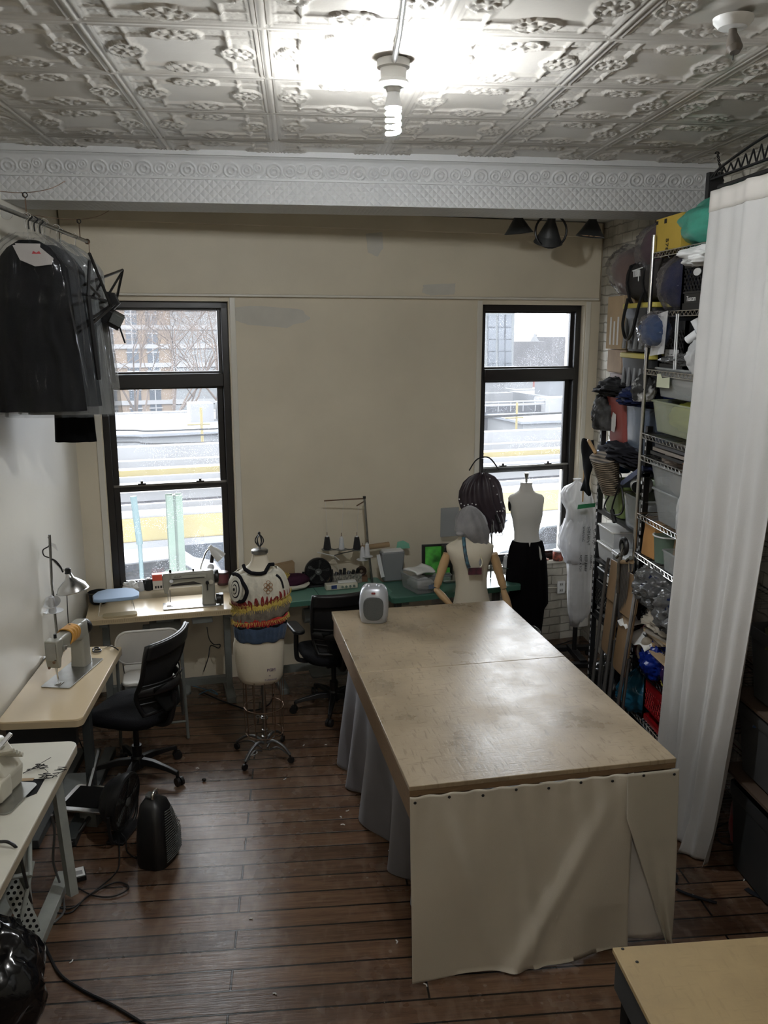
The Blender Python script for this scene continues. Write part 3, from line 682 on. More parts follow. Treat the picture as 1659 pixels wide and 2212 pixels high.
# ============================================================ FURNITURE AND OBJECTS
def m_plywood(name, a, b_, c_, rough=.42, marks=.7):
    m = bpy.data.materials.new(name); m.use_nodes = True; t = m.node_tree; b = t.nodes['Principled BSDF']; L = t.links.new
    co = nd(t, 'ShaderNodeTexCoord')
    n = nd(t, 'ShaderNodeTexNoise'); n.inputs['Scale'].default_value = 2.3; n.inputs['Detail'].default_value = 9; n.inputs['Roughness'].default_value = .66; L(co.outputs['Object'], n.inputs['Vector'])
    r = nd(t, 'ShaderNodeValToRGB'); e = r.color_ramp.elements; e[0].position = .26; e[0].color = (*b_, 1); e[1].position = .62; e[1].color = (*a, 1); k = e.new(.48); k.color = (*c_, 1); L(n.outputs[0], r.inputs[0])
    mp = nd(t, 'ShaderNodeMapping'); mp.inputs['Scale'].default_value = (9, 60, 1); mp.inputs['Rotation'].default_value = (0, 0, .5); L(co.outputs['Object'], mp.inputs[0])
    s = nd(t, 'ShaderNodeTexNoise'); s.inputs['Scale'].default_value = 1.5; s.inputs['Detail'].default_value = 3; L(mp.outputs[0], s.inputs['Vector'])
    mp3 = nd(t, 'ShaderNodeMapping'); mp3.inputs['Scale'].default_value = (50, 8, 1); mp3.inputs['Rotation'].default_value = (0, 0, -.3); L(co.outputs['Object'], mp3.inputs[0])
    s3 = nd(t, 'ShaderNodeTexNoise'); s3.inputs['Scale'].default_value = 1.4; L(mp3.outputs[0], s3.inputs['Vector'])
    mxm = nd(t, 'ShaderNodeMath', operation='MINIMUM'); L(s.outputs[0], mxm.inputs[0]); L(s3.outputs[0], mxm.inputs[1])
    r2 = nd(t, 'ShaderNodeValToRGB'); r2.color_ramp.elements[0].position = .30; r2.color_ramp.elements[0].color = (.6, .58, .55, 1); r2.color_ramp.elements[1].position = .40; r2.color_ramp.elements[1].color = (1, 1, 1, 1); L(mxm.outputs[0], r2.inputs[0])
    mx = nd(t, 'ShaderNodeMix', data_type='RGBA', blend_type='MULTIPLY'); mx.inputs['Factor'].default_value = marks; L(r.outputs[0], mx.inputs[6]); L(r2.outputs[0], mx.inputs[7])
    L(mx.outputs[2], b.inputs['Base Color'])
    mr = nd(t, 'ShaderNodeMapRange'); mr.inputs['From Min'].default_value = .35; mr.inputs['From Max'].default_value = .65; mr.inputs['To Min'].default_value = rough - .1; mr.inputs['To Max'].default_value = rough + .12; L(n.outputs[0], mr.inputs['Value']); L(mr.outputs[0], b.inputs['Roughness'])
    bp = nd(t, 'ShaderNodeBump'); bp.inputs['Strength'].default_value = .25; bp.inputs['Distance'].default_value = .003; L(mxm.outputs[0], bp.inputs['Height']); L(bp.outputs[0], b.inputs['Normal'])
    return m
def fabric(name, col, rough=.85, var=.12, vs=3, bump=.15, bs=220, sheen=.2): return mat(name, col, rough, var=var, vscale=vs, bump=bump, bscale=bs, sheen=sheen, spec=.08 if max(col) < .08 else .3)
PLY = m_plywood('scratched_plywood', (.42, .335, .225), (.27, .222, .16), (.36, .285, .19), .33)
PLY2 = m_plywood('yellow_plywood', (.42, .31, .155), (.30, .215, .11), (.37, .27, .135), .6, .2)
PLYEDGE = mat('plywood_edge', (.27, .17, .09), .7, var=.5, vscale=60, stretch=(.3, .3, 20))
BIRCH = mat('cream_laminate', (.66, .53, .34), .28, var=.06, vscale=2, bump=.02, coat=.2)
WLAM = mat('white_laminate', (.64, .62, .53), .35, var=.10, vscale=3)
GREENL = mat('green_laminate', (.13, .27, .21), .32, var=.12, vscale=2.5)
GREENE = mat('dark_green_edge', (.05, .14, .10), .4)
LEGG = mat('grey_table_frame', (.17, .18, .17), .45, var=.2, vscale=10)
LEGW = mat('pale_grey_frame', (.36, .38, .35), .4, var=.2, vscale=10)
MACH = mat('khaki_machine_enamel', (.33, .32, .27), .33, var=.08, vscale=5)
MACHC = mat('cream_machine_enamel', (.60, .57, .47), .3, var=.12, vscale=8)
BED = mat('steel_bed_plate', (.45, .45, .44), .25, metal=1, var=.2, vscale=12)
MESHB = mat('black_chair_mesh', (.006, .006, .007), .75, bump=.5, bscale=300)
CUSH = mat('black_seat_fabric', (.007, .007, .009), .8, bump=.3, bscale=200, spec=.15)
LINEN = mat('form_linen', (.66, .60, .48), .75, var=.07, vscale=2, bump=.1, bscale=250)
LINENW = mat('white_form_linen', (.66, .64, .60), .75, var=.05, vscale=2, bump=.1, bscale=250)
BEECH = mat('beech_wood', (.55, .36, .18), .4, var=.15, vscale=8, stretch=(1, 1, .2))
CAST = mat('cast_iron_grey', (.20, .21, .22), .35, metal=.8)
WIRE = mat('bronze_wire', (.20, .13, .09), .4, metal=.8)
PAPER = mat('white_paper', (.72, .72, .71), .8)
KRAFT = mat('kraft_paper', (.36, .25, .14), .8, var=.15, vscale=5)
CARD = mat('cardboard', (.45, .33, .20), .85, var=.12, vscale=5)
YARNB = mat('black_thread', (.02, .02, .022), .8, bump=.6, bscale=300, stretch=(.1, .1, 4)); YARNW = mat('white_thread', (.70, .71, .74), .7, bump=.5, bscale=300, stretch=(.1, .1, 4))

# ---- large cutting table
TA = radians(5.9); TC = Vector((.92, 4.492, 0)); TW_, TL_ = 1.235, 2.34
ct = thing('cutting_table', 'large scratched plywood cutting table draped with cloth on its near and left sides', 'table', TC, TA)
g = G(); g.b2((-TW_ / 2, -TL_ / 2, .888), (TW_ / 2, -.02 + .10, .91)); g.b2((-TW_ / 2, .082, .888), (TW_ / 2, TL_ / 2, .91)); part('tabletop', g, PLY, ct, bev=.003)
g = G(); g.b2((-TW_ / 2 + .002, -TL_ / 2 + .002, .862), (TW_ / 2 - .002, TL_ / 2 - .002, .888)); part('top_edge', g, PLYEDGE, ct, label='brown layered plywood edge')
for n_, a, b in (('apron', (-TW_ / 2 + .01, -TL_ / 2 + .02, .74), (-TW_ / 2 + .045, TL_ / 2 - .02, .862)), ('apron', (TW_ / 2 - .045, -TL_ / 2 + .02, .74), (TW_ / 2 - .01, TL_ / 2 - .02, .862)), ('apron', (-TW_ / 2 + .05, TL_ / 2 - .05, .74), (TW_ / 2 - .05, TL_ / 2 - .02, .862))):
    part(n_, G().b2(a, b), PLYEDGE, ct)
for sx_ in (-1, 1):
    for sy in (-1, 0, 1): part('leg', G().box((sx_ * (TW_ / 2 - .22), sy * (TL_ / 2 - .22), .43), (.085, .085, .86)), PLYEDGE, ct)
DRAPE = fabric('ivory_cloth', (.60, .56, .48), .9, .05, 3, .1); GREYC = fabric('grey_cloth', (.17, .165, .185), .9, .15, 3, .1); SHEER = fabric('white_sheet', (.74, .72, .69), .9, .04, 2, .1)
def drape_front(u, v):  # u along x 0..1, v top..bottom
    x = -TW_ / 2 + TW_ * .83 * u; z = .868 - .853 * v + .03 * (sin(u * pi) * -1) * (v > .98)
    f = .018 * sin(u * 9 + 2.5 * v) * v + .022 * mn.noise(Vector((u * 5 + v * .8, v * 1.6, 2))) * v + .006 * sin(u * 60) * (1 - v) ** 6
    dg = .05 * math.exp(-((u - (.95 - .5 * v)) / .05) ** 2) * v * (1 - .3 * v) + .04 * math.exp(-((u - (.12 + .25 * v)) / .035) ** 2) * v * (1 - v) * 2 + .018 * math.exp(-((u - .45 - .1 * v) / .03) ** 2) * v
    return (x, -TL_ / 2 - .012 - f - .05 * v - dg - .02 * v * v, max(.012, z + .018 * mn.noise(Vector((u * 4, 0, 5))) * v))
def mk(fn, nu, nv):
    g = G(); g.grid(fn, nu, nv); return g
g = mk(drape_front, 90, 70); g.mv(TC, TA)
top('table_cloth', g, DRAPE, 'ivory cloth nailed across the near end of the cutting table, hanging to the floor', 'cloth', solid=.002, ang=180)
def drape_r(u, v):
    e = .80 + .17 * max(0, v - .25) / .75; x = -TW_ / 2 + TW_ * (e + (1.005 - e) * u); z = .868 - .835 * v
    f = .014 * sin(u * 7 + 3 * v) * v + .02 * mn.noise(Vector((u * 3 + 4, v * 2, 7))) * v
    return (x, -TL_ / 2 - .018 - f - .055 * v - .02 * (1 - u) * v, max(.015, z))
g = mk(drape_r, 30, 60); g.mv(TC, TA)
top('table_cloth', g, fabric('beige_cloth', (.50, .47, .40), .9, .05, 3, .1), 'narrow beige cloth flap at the right corner of the cutting table end', 'cloth', solid=.002, ang=180)
def drape_i(u, v):
    x = -TW_ / 2 + TW_ * (.66 + .33 * u); z = .85 - .83 * v
    return (x, -TL_ / 2 + .005 - .012 * sin(u * 8 + v) * v - .02 * v, z)
g = mk(drape_i, 20, 30); g.mv(TC, TA)
top('inner_sheet', g, SHEER, 'bright white inner sheet showing in the gap of the cutting table cloth', 'cloth', solid=.002, ang=180)
def drape_left(u, v): # u from near(0) to far(1)
    y = -TL_ / 2 + .04 + u * (TL_ * .80); amp = .012 + .05 * v
    fold = sin(u * 26 + 1.2 * sin(u * 7)) * amp + .03 * mn.noise(Vector((u * 6, v, 1))) * v
    k = (1 - u) ** 1.5 * v
    return (-TW_ / 2 + .085 - amp * .9 - .02 * v - fold * .8 + .16 * k, y + .03 * v * sin(u * 11) + .30 * k, max(.012, .80 - .79 * v + .01 * sin(u * 20)))
g = mk(drape_left, 160, 40); g.mv(TC, TA)
top('side_curtain', g, GREYC, 'pleated grey cloth hanging down the left side of the cutting table', 'curtain', solid=.002, ang=180)
npts = [(885, 1718), (967, 1704), (1028, 1700), (1099, 1690), (1165, 1680), (1243, 1670), (1327, 1662), (1383, 1652), (1447, 1645)]
for i in range(9):
    x = -TW_ / 2 + .02 + (TW_ - .04) * i / 8; g = G(); g.lathe([(.001, .004), (.006, .002), (.007, 0), (.002, 0), (.002, -.006)], r=(pi / 2, 0, 0), n=10); p = Matrix.Rotation(TA, 3, 'Z') @ Vector((x, -TL_ / 2 - .024, .846 + (.01 if i % 2 else 0)))
    g.mv(p + TC, 0); o = top('nail', g, BLACK, ['dark nail head at the far left end of the cloth edge', 'second nail head from the left in the cloth edge', 'third nail head from the left in the cloth edge', 'fourth nail head from the left in the cloth edge', 'middle nail head in the cloth edge', 'fourth nail head from the right in the cloth edge', 'third nail head from the right in the cloth edge', 'second nail head from the right in the cloth edge', 'dark nail head at the far right end of the cloth edge'][i], 'nail', 'nails along the cloth edge')

# ---- small heater on the cutting table
SILV = mat('silver_plastic', (.45, .47, .50), .28, metal=.3); GRILL = mat('dark_grille', (.09, .095, .09), .6, bump=.6, bscale=260)
h = thing('space_heater', 'small silver fan heater with dark grille standing on the cutting table', 'heater', Vector((.458, 5.37, .911)), radians(-8))
def hs(k=1.0): return [(0, 0, 0, .080 * k, .060 * k), (.008, 0, 0, .086 * k, .066 * k), (.05, 0, 0, .094 * k, .072 * k), (.13, 0, 0, .098 * k, .074 * k), (.19, 0, .004, .092 * k, .070 * k), (.225, 0, .008, .080 * k, .060 * k), (.243, 0, .01, .064 * k, .045 * k), (.248, 0, .01, .04 * k, .028 * k)]
part('body', G().loft(hs(), 36, ex=3.0), SILV, h, ang=60)
g = G(); pts = []
for k in range(36):
    a = 2 * pi * k / 36; w = .066 * (1.0 + .08 * sin(a)); pts.append((w * math.copysign(abs(cos(a)) ** .7, cos(a)), .105 + .078 * math.copysign(abs(sin(a)) ** .7, sin(a))))
g.plate(pts, (0, -.066, 0), (1, 0, 0), (0, 0, 1), .03); part('grille', g, GRILL, h, bev=.004)
for s_ in (-1, 1): part('knob', G().lathe([(.020, 0), (.022, .008), (.016, .016), (.004, .018)], c=(s_ * .034, -.005, .238), n=20), SILV, h)
part('indicator', G().box((0, -.062, .208), (.026, .02, .010)), mat('dark_red_plastic', (.20, .01, .01), .3), h, bev=.003, label='small dark red indicator window')

# ---- plywood table at the lower right
pt = thing('side_table', 'low plywood-topped table at the lower right corner of the photo', 'table', Vector((1.516, 2.05, 0)), 0)
part('tabletop', G().b2((-.5, -.6, .73), (.5, .392, .75)), PLY2, pt, bev=.003)
part('apron', G().b2((-.49, -.59, .60), (.49, .38, .73)), mat('black_apron', (.03, .032, .035), .7), pt)
for a in (-.44, .44):
    for b in (-.54, .33): part('leg', G().box((a, b, .30), (.06, .06, .6)), BLACKM, pt)
for x, y in ((1345, 2050), (1376, 2078)):
    q = az(x, y, .75) - Vector((1.516, 2.05, 0)); part('screw', G().lathe([(.006, 0), (.005, .002), (.001, .0025)], c=q, n=10), BLACK, pt)

# ---- sewing tables
def hframe(root, x, w, z, m, foot=True, dx=.05):
    part('leg', G().b2((x - dx / 2, -.025 + w * .0, .04), (x + dx / 2, .035, z)), m, root, bev=.004)
    if foot:
        g = G(); g.b2((x - .035, -w / 2 + .01, .0), (x + .035, w / 2 - .01, .05)); part('foot_bar', g, m, root, bev=.004)
        part('top_bar', G().b2((x - .03, -w / 2 + .04, z - .04), (x + .03, w / 2 - .04, z)), m, root, bev=.004)
def sewtable(nm, label, ctr, rz, L, W, z, topm, legm, th=.04, treadle=True, group=None, cut=.03, edge=None):
    r = thing(nm, label, 'table', ctr, rz, group)
    pr = rrect(L, W, cut, 5); part('tabletop', G().prism(pr, z - th, z), topm, r, bev=.003)
    if edge: part('table_edge', G().prism([(p[0] * 1.003, p[1] * 1.004) for p in pr], z - th - .004, z - .008), edge, r)
    for s_ in (-1, 1): hframe(r, s_ * (L / 2 - .12), W, z - th, legm)
    if treadle:
        part('stretcher', G().b2((-L / 2 + .1, -.02, .10), (L / 2 - .1, .03, .15)), legm, r)
        g = G(); g.prism(rrect(.30, .20, .03), 0, .02); g.mv((0, -.03, .09), r=(.2, 0, 0)); part('treadle', g, legm, r, bev=.004)
        g = G(); g.cyl((-.13, .0, z - .2), (.10, .0, z - .2), .085, n=24); g.cyl((-.18, .0, z - .2), (-.13, .0, z - .2), .06); g.b2((-.08, -.03, z - .13), (.05, .03, z - th)); part('motor', g, legm, r, bev=.003)
        part('switch_box', G().b2((.18, -W / 2 + .03, z - th - .065), (.33, -W / 2 + .10, z - th)), legm, r, bev=.004)
        g = G(); g.cyl((.02, .0, .10), (.02, .02, z - .22), .006, n=8); part('pitman_rod', g, CHROME, r)
    return r
# cream table under the left window
T2C = Vector((-1.035, 6.30, 0)); zt = .76
T_cream = sewtable('sewing_table', 'cream laminate sewing table under the left window holding a khaki sewing machine', T2C, radians(9.2), 1.13, .42, zt, BIRCH, LEGG, edge=mat('cream_edge', (.46, .36, .22), .5))
for i in range(38):
    pass
g = G()
for i in range(60): g.b2((-.45 + i * .0152, -.2145, zt - .030), (-.4490 + i * .0152, -.2135, zt - (.014 if i % 5 else .006)))
part('ruler_marks', g, mat('ink_brown', (.10, .07, .04), .7), T_cream, label='tape measure marks along the front edge')
# left wall table
T_left = sewtable('sewing_table', 'cream sewing table against the left wall with an orange cloth over its machine', Vector((-1.415, 4.925, 0)), 0, .44, 1.09, zt, BIRCH, mat('dark_grey_frame', (.04, .045, .045), .45), treadle=False, cut=.04, edge=mat('cream_edge_b', (.50, .40, .26), .5))
part('cross_bar', G().b2((-.18, -.53, .60), (.18, -.48, .71)), BLACK, T_left)
part('brace', G().tube([(.10, -.30, .02), (.13, .1, .25)], .018), STEEL, T_left)
part('treadle', G().prism(rrect(.16, .28, .02), .06, .08), LEGG, T_left, label='dark slotted foot treadle')
# serger table
T_ser = sewtable('sewing_table', 'white overlock sewing table at the left edge of the photo', Vector((-1.375, 3.50, 0)), 0, .46, 1.22, .77, WLAM, LEGW, treadle=False, cut=.05, edge=mat('white_table_edge', (.40, .34, .25), .6))
part('slanted_leg', G().tube([(.14, .48, .70), (.20, .40, .05)], .03, n=4), LEGW, T_ser); part('slanted_leg', G().tube([(.14, -.45, .70), (.18, -.5, .05)], .03, n=4), LEGW, T_ser)
for a, b in (((.10, .2, .62), (.18, -.1, .50)), ((.17, -.02, .52), (.10, -.25, .08)), ((.02, -.2, .55), (.18, -.08, .5))): part('linkage_rod', G().cyl(a, b, .010, n=10), LEGW, T_ser)
pl = G(); pl.prism(rrect(.26, .075, .035, 8), 0, .005); hl = []
pl.mv((.13, -.10, .36), r=(.5, .9, -.7)); pd_ = part('perforated_bar', pl, LEGW, T_ser)
g = G()
for i in range(3):
    for j in range(9): g.cyl((-.1 + j * .026 + (.012 if i == 1 else 0), -.022 + i * .022, -.001), (-.1 + j * .026 + (.012 if i == 1 else 0), -.022 + i * .022, .0065), .0075, n=8)
g.mv((.13, -.10, .36), r=(.5, .9, -.7)); part('hole_pattern', g, BLACKM, pd_)
g = G(); g.prism(rrect(.22, .34, .02), 0, .02); g.mv((.10, -.20, .06), r=(.25, .1, .1)); tr_ = part('treadle', g, LEGW, T_ser, label='pale slotted metal foot treadle')
g = G()
for i in range(4):
    for j in range(5): g.box((-.07 + i * .047, -.12 + j * .06, .0205), (.008, .035, .003), (0, 0, .5))
g.mv((.10, -.20, .06), r=(.25, .1, .1)); part('slots', g, BLACKM, tr_)
g = G(); g.prism([(-.02, -.005), (.13, -.005), (.17, .03), (.17, .16), (-.02, .16)], .7706, .7716); part('cutout', g, BLACKM, T_ser, loc=(.0, .08, 0))
part('wood_insert', G().b2((-.02, .225, .7710), (.12, .25, .7725)), KRAFT, T_ser)
# green tables
T_g1 = sewtable('sewing_table', 'light green laminate table between the knit-top dress form and the thread stand', Vector((.17, 6.575, 0)), BA, 1.0, .44, zt, GREENL, LEGG, edge=GREENE)
T_g2 = sewtable('sewing_table', 'darker green laminate table under the right side of the window wall', Vector((1.18, 6.66, 0)), radians(13.5), 1.12, .44, zt - .005, mat('dark_green_laminate', (.07, .17, .13), .3, var=.12, vscale=3), LEGG, treadle=False, edge=GREENE)
part('table_seam', G().b2((-.08, -.21, zt + .0002), (-.077, .21, zt + .0008)), BLACKM, T_g1)

# ---- sewing machines
def sewing_machine(nm, label, loc, rz, m, k=1.0, zig=False, cloth=False):
    r = thing(nm, label, 'sewing machine', loc, rz)   # x: needle end (-) to wheel end (+)
    part('bed_plate', G().prism(rrect(.46 * k, .178 * k, .012), 0, .006), BED, r, bev=.001)
    part('throat_plate', G().box((-.175 * k, -.0, .0075), (.05, .035, .003)), CHROME, r)
    g = G(); g.loft([(.004, .135 * k, .01, .058 * k, .050 * k, 5), (.06, .135 * k, .01, .052 * k, .046 * k, 5), (.18 * k, .135 * k, .01, .050 * k, .044 * k, 5), (.272 * k, .135 * k, .01, .048 * k, .040 * k, 4), (.285 * k, .135 * k, .01, .040 * k, .033 * k, 4)], 32); part('column', g, m, r, bev=.004)
    g = G(); rs = []
    for x, z0, z1, d in ((-.16, .185, .278, .036), (-.08, .195, .282, .038), (.02, .20, .284, .040), (.08, .175, .285, .043), (.13, .16, .285, .044)):
        rs.append([(x * k, .01 + math.copysign(abs(cos(a)) ** .45, cos(a)) * d * k, (z0 + z1) / 2 * k + math.copysign(abs(sin(a)) ** .45, sin(a)) * (z1 - z0) / 2 * k) for a in [2 * pi * q / 28 for q in range(28)]])
    g.rings(rs); part('arm', g, m, r, ang=50)
    g = G(); g.plate([(-.045, .28), (.02, .282), (.035, .20), (.0, .165), (-.012, .115), (-.035, .115), (-.045, .16)], (-.175 * k, .01, 0), (k, 0, 0), (0, 0, k), .078 * k); hd = part('head', g, m, r, bev=.006)
    part('face_plate', G().box((-.222 * k, .01, .215 * k), (.004, .064 * k, .10 * k)), BED if not cloth else m, r, bev=.004)
    g = G(); g.cyl((-.188 * k, .0, .115 * k), (-.188 * k, .0, .045), .004, n=8); g.cyl((-.188 * k, .0, .05), (-.188 * k, .0, .012), .0012, n=6); part('needle_bar', g, CHROME, r)
    g = G(); g.cyl((-.17 * k, .02, .13 * k), (-.172 * k, .005, .03), .004, n=8); g.prism(rrect(.032, .018, .004), .008, .014); g.v = [(p[0] - .182 * k if abs(p[2]) < .015 and abs(p[0]) < .03 else p[0], p[1], p[2]) for p in g.v]; part('presser_foot', g, CHROME, r)
    g = G(); g.lathe([(.008, 0), (.046, .002), (.052, .01), (.052, .024), (.045, .03), (.02, .034)], c=(.185 * k, .01, .225 * k), r=(0, pi / 2, 0)); part('hand_wheel', g, BLACK, r)
    g = G(); g.cyl((-.155 * k, -.035, .225 * k), (-.155 * k, -.05, .225 * k), .014); g.cyl((-.155 * k, -.035, .235 * k), (-.155 * k, -.06, .235 * k), .004); part('tension_dial', g, CHROME, r)
    g = G(); g.cyl((.02 * k, .01, .28 * k), (.02 * k, .01, .30 * k), .007); g.cyl((-.16 * k, .01, .278 * k), (-.16 * k, .01, .305 * k), .009); part('thread_post', g, BLACK, r)
    if zig:
        g = G(); g.box((-.02 * k, -.034, .245 * k), (.27 * k, .004, .030)); bd = part('name_panel', g, mat('pale_panel', (.42, .41, .35), .4), r, bev=.002)
        part('dark_strip', G().box((-.02 * k, -.0365, .236 * k), (.25 * k, .003, .006)), BLACK, bd)
        text_part('brand_lettering', 'SINGER', .017, BLACK, bd, (-.135 * k, -.0368, .247 * k), (pi / 2, 0, 0))
        g = G(); g.cyl((.125 * k, -.03, .19 * k), (.125 * k, -.05, .19 * k), .013); g.box((.125 * k, -.042, .155 * k), (.008, .01, .05)); part('stitch_lever', g, BLACK, r)
        g = G(); g.cyl((.155 * k, -.03, .195 * k), (.155 * k, -.045, .195 * k), .017); part('stitch_dial', g, MACHC, r)
        g = G(); g.cyl((.19 * k, -.05, .05), (.225 * k, -.05, .05), .04); g.box((.23 * k, -.05, .05), (.03, .05, .075)); part('bobbin_winder', g, BLACK, r)
    else:
        g = G(); g.cyl((-.235 * k, -.01, .16 * k), (-.232 * k, -.01, .16 * k), .009, n=12); g.cyl((-.235 * k, .022, .125 * k), (-.230 * k, .022, .125 * k), .008, n=12); part('cap_screw', g, WIRE, r)
    return r
q = az(412, 1312, zt); M1 = sewing_machine('sewing_machine', 'khaki zigzag sewing machine on the cream table under the left window', Vector((-.84, 6.29, zt + .001)), radians(9), MACH, k=.93, zig=True)
q = Vector((-1.40, 5.03, zt + .001)); M2 = sewing_machine('sewing_machine', 'khaki straight sewing machine on the left wall table, an orange cloth over its arm', q, radians(78), MACH, k=1.0)
ORC = fabric('orange_cloth', (.62, .30, .05), .8, .15, 6)
def oc(u, v):
    a = -.35 * pi + u * 1.7 * pi; a = -.15 * pi + u * 1.45 * pi; w = .048 + .004 * sin(v * 20)
    hgt = .245 + sin(a) * .052; return ((v - .5) * .105 + .0 + .008 * sin(a * 3), .01 + cos(a) * w, hgt)
g = mk(oc, 30, 12); g.mv(q + Vector((.0, 0, 0)), radians(78)); top('folded_cloth', g, ORC, 'orange cloth wrapped around the arm of the left wall sewing machine', 'cloth', solid=.006, ang=180)
# overlock machine on the white table
sm = thing('overlock_machine', 'cream overlock machine at the far left edge on the white table', 'sewing machine', Vector((-1.42, 3.60, .772)), radians(-12))
part('bed_plate', G().prism(rrect(.36, .26, .03), 0, .008), BED, sm, bev=.001)
g = G(); g.plate([(-.11, .006), (.10, .006), (.115, .10), (.06, .19), (.03, .235), (-.07, .25), (-.12, .20)], (0, .055, 0), (1, 0, 0), (0, 0, 1), .16); part('body', g, MACHC, sm, bev=.012)
part('side_door', G().plate([(-.08, .02), (.05, .02), (.04, .15), (-.08, .17)], (0, -.028, 0), (1, 0, 0), (0, 0, 1), .008), MACHC, sm, bev=.003)
part('needle_clamp', G().box((.045, -.07, .115), (.018, .02, .07), (0, .2, 0)), CHROME, sm, bev=.002)
part('belt_guard', G().cyl((-.13, .05, .13), (-.16, .05, .13), .055), MACHC, sm)
g = G(); g.box((.02, -.045, .13), (.13, .05, .10), (.2, 0, 0)); g.box((.09, -.02, .06), (.05, .10, .10)); part('front_cover', g, MACHC, sm, bev=.012)
g = G()
for i in range(4): g.tube([(.05 + .012 * i, .02 + .022 * i, .20 - i * .012), (.135, .03 + .022 * i, .215 - i * .018)], .011, n=6)
part('tension_lever', g, MACHC, sm)
for i in range(3): part('tension_knob', G().cyl((-.09 + .035 * i, -.06, .21), (-.09 + .035 * i, -.085, .235), .015, n=16), CHROME, sm)
g = G(); g.box((.075, .02, .235), (.02, .16, .012), (.4, .5, 0)); part('lever', g, CHROME, sm, bev=.003)
g = G(); g.sph((.02, -.09, .05), (.05, .035, .045)); part('looper', g, BLACK, sm)
g = G(); g.tube([(-.03, -.03, .28), (-.03, -.03, .19)], .005); g.tube([(-.10, .0, .29), (-.10, .0, .2)], .005); part('thread_guide', g, CHROME, sm)
g = G(); rnd = random.Random(4)
pts = [Vector((-1.23, 3.93, .778))]
for i in range(60): pts.append(Vector((-1.30 + .16 * (i / 60) + .03 * rnd.uniform(-1, 1), 3.80 + .16 * sin(i / 9) * .4 + .02 * rnd.uniform(-1, 1), .776 + .006 * rnd.random())))
g.tube(pts, .0014, n=5); top('thread_tangle', g, YARNB, 'tangled dark thread ends lying on the white overlock table', 'thread', kind='stuff')
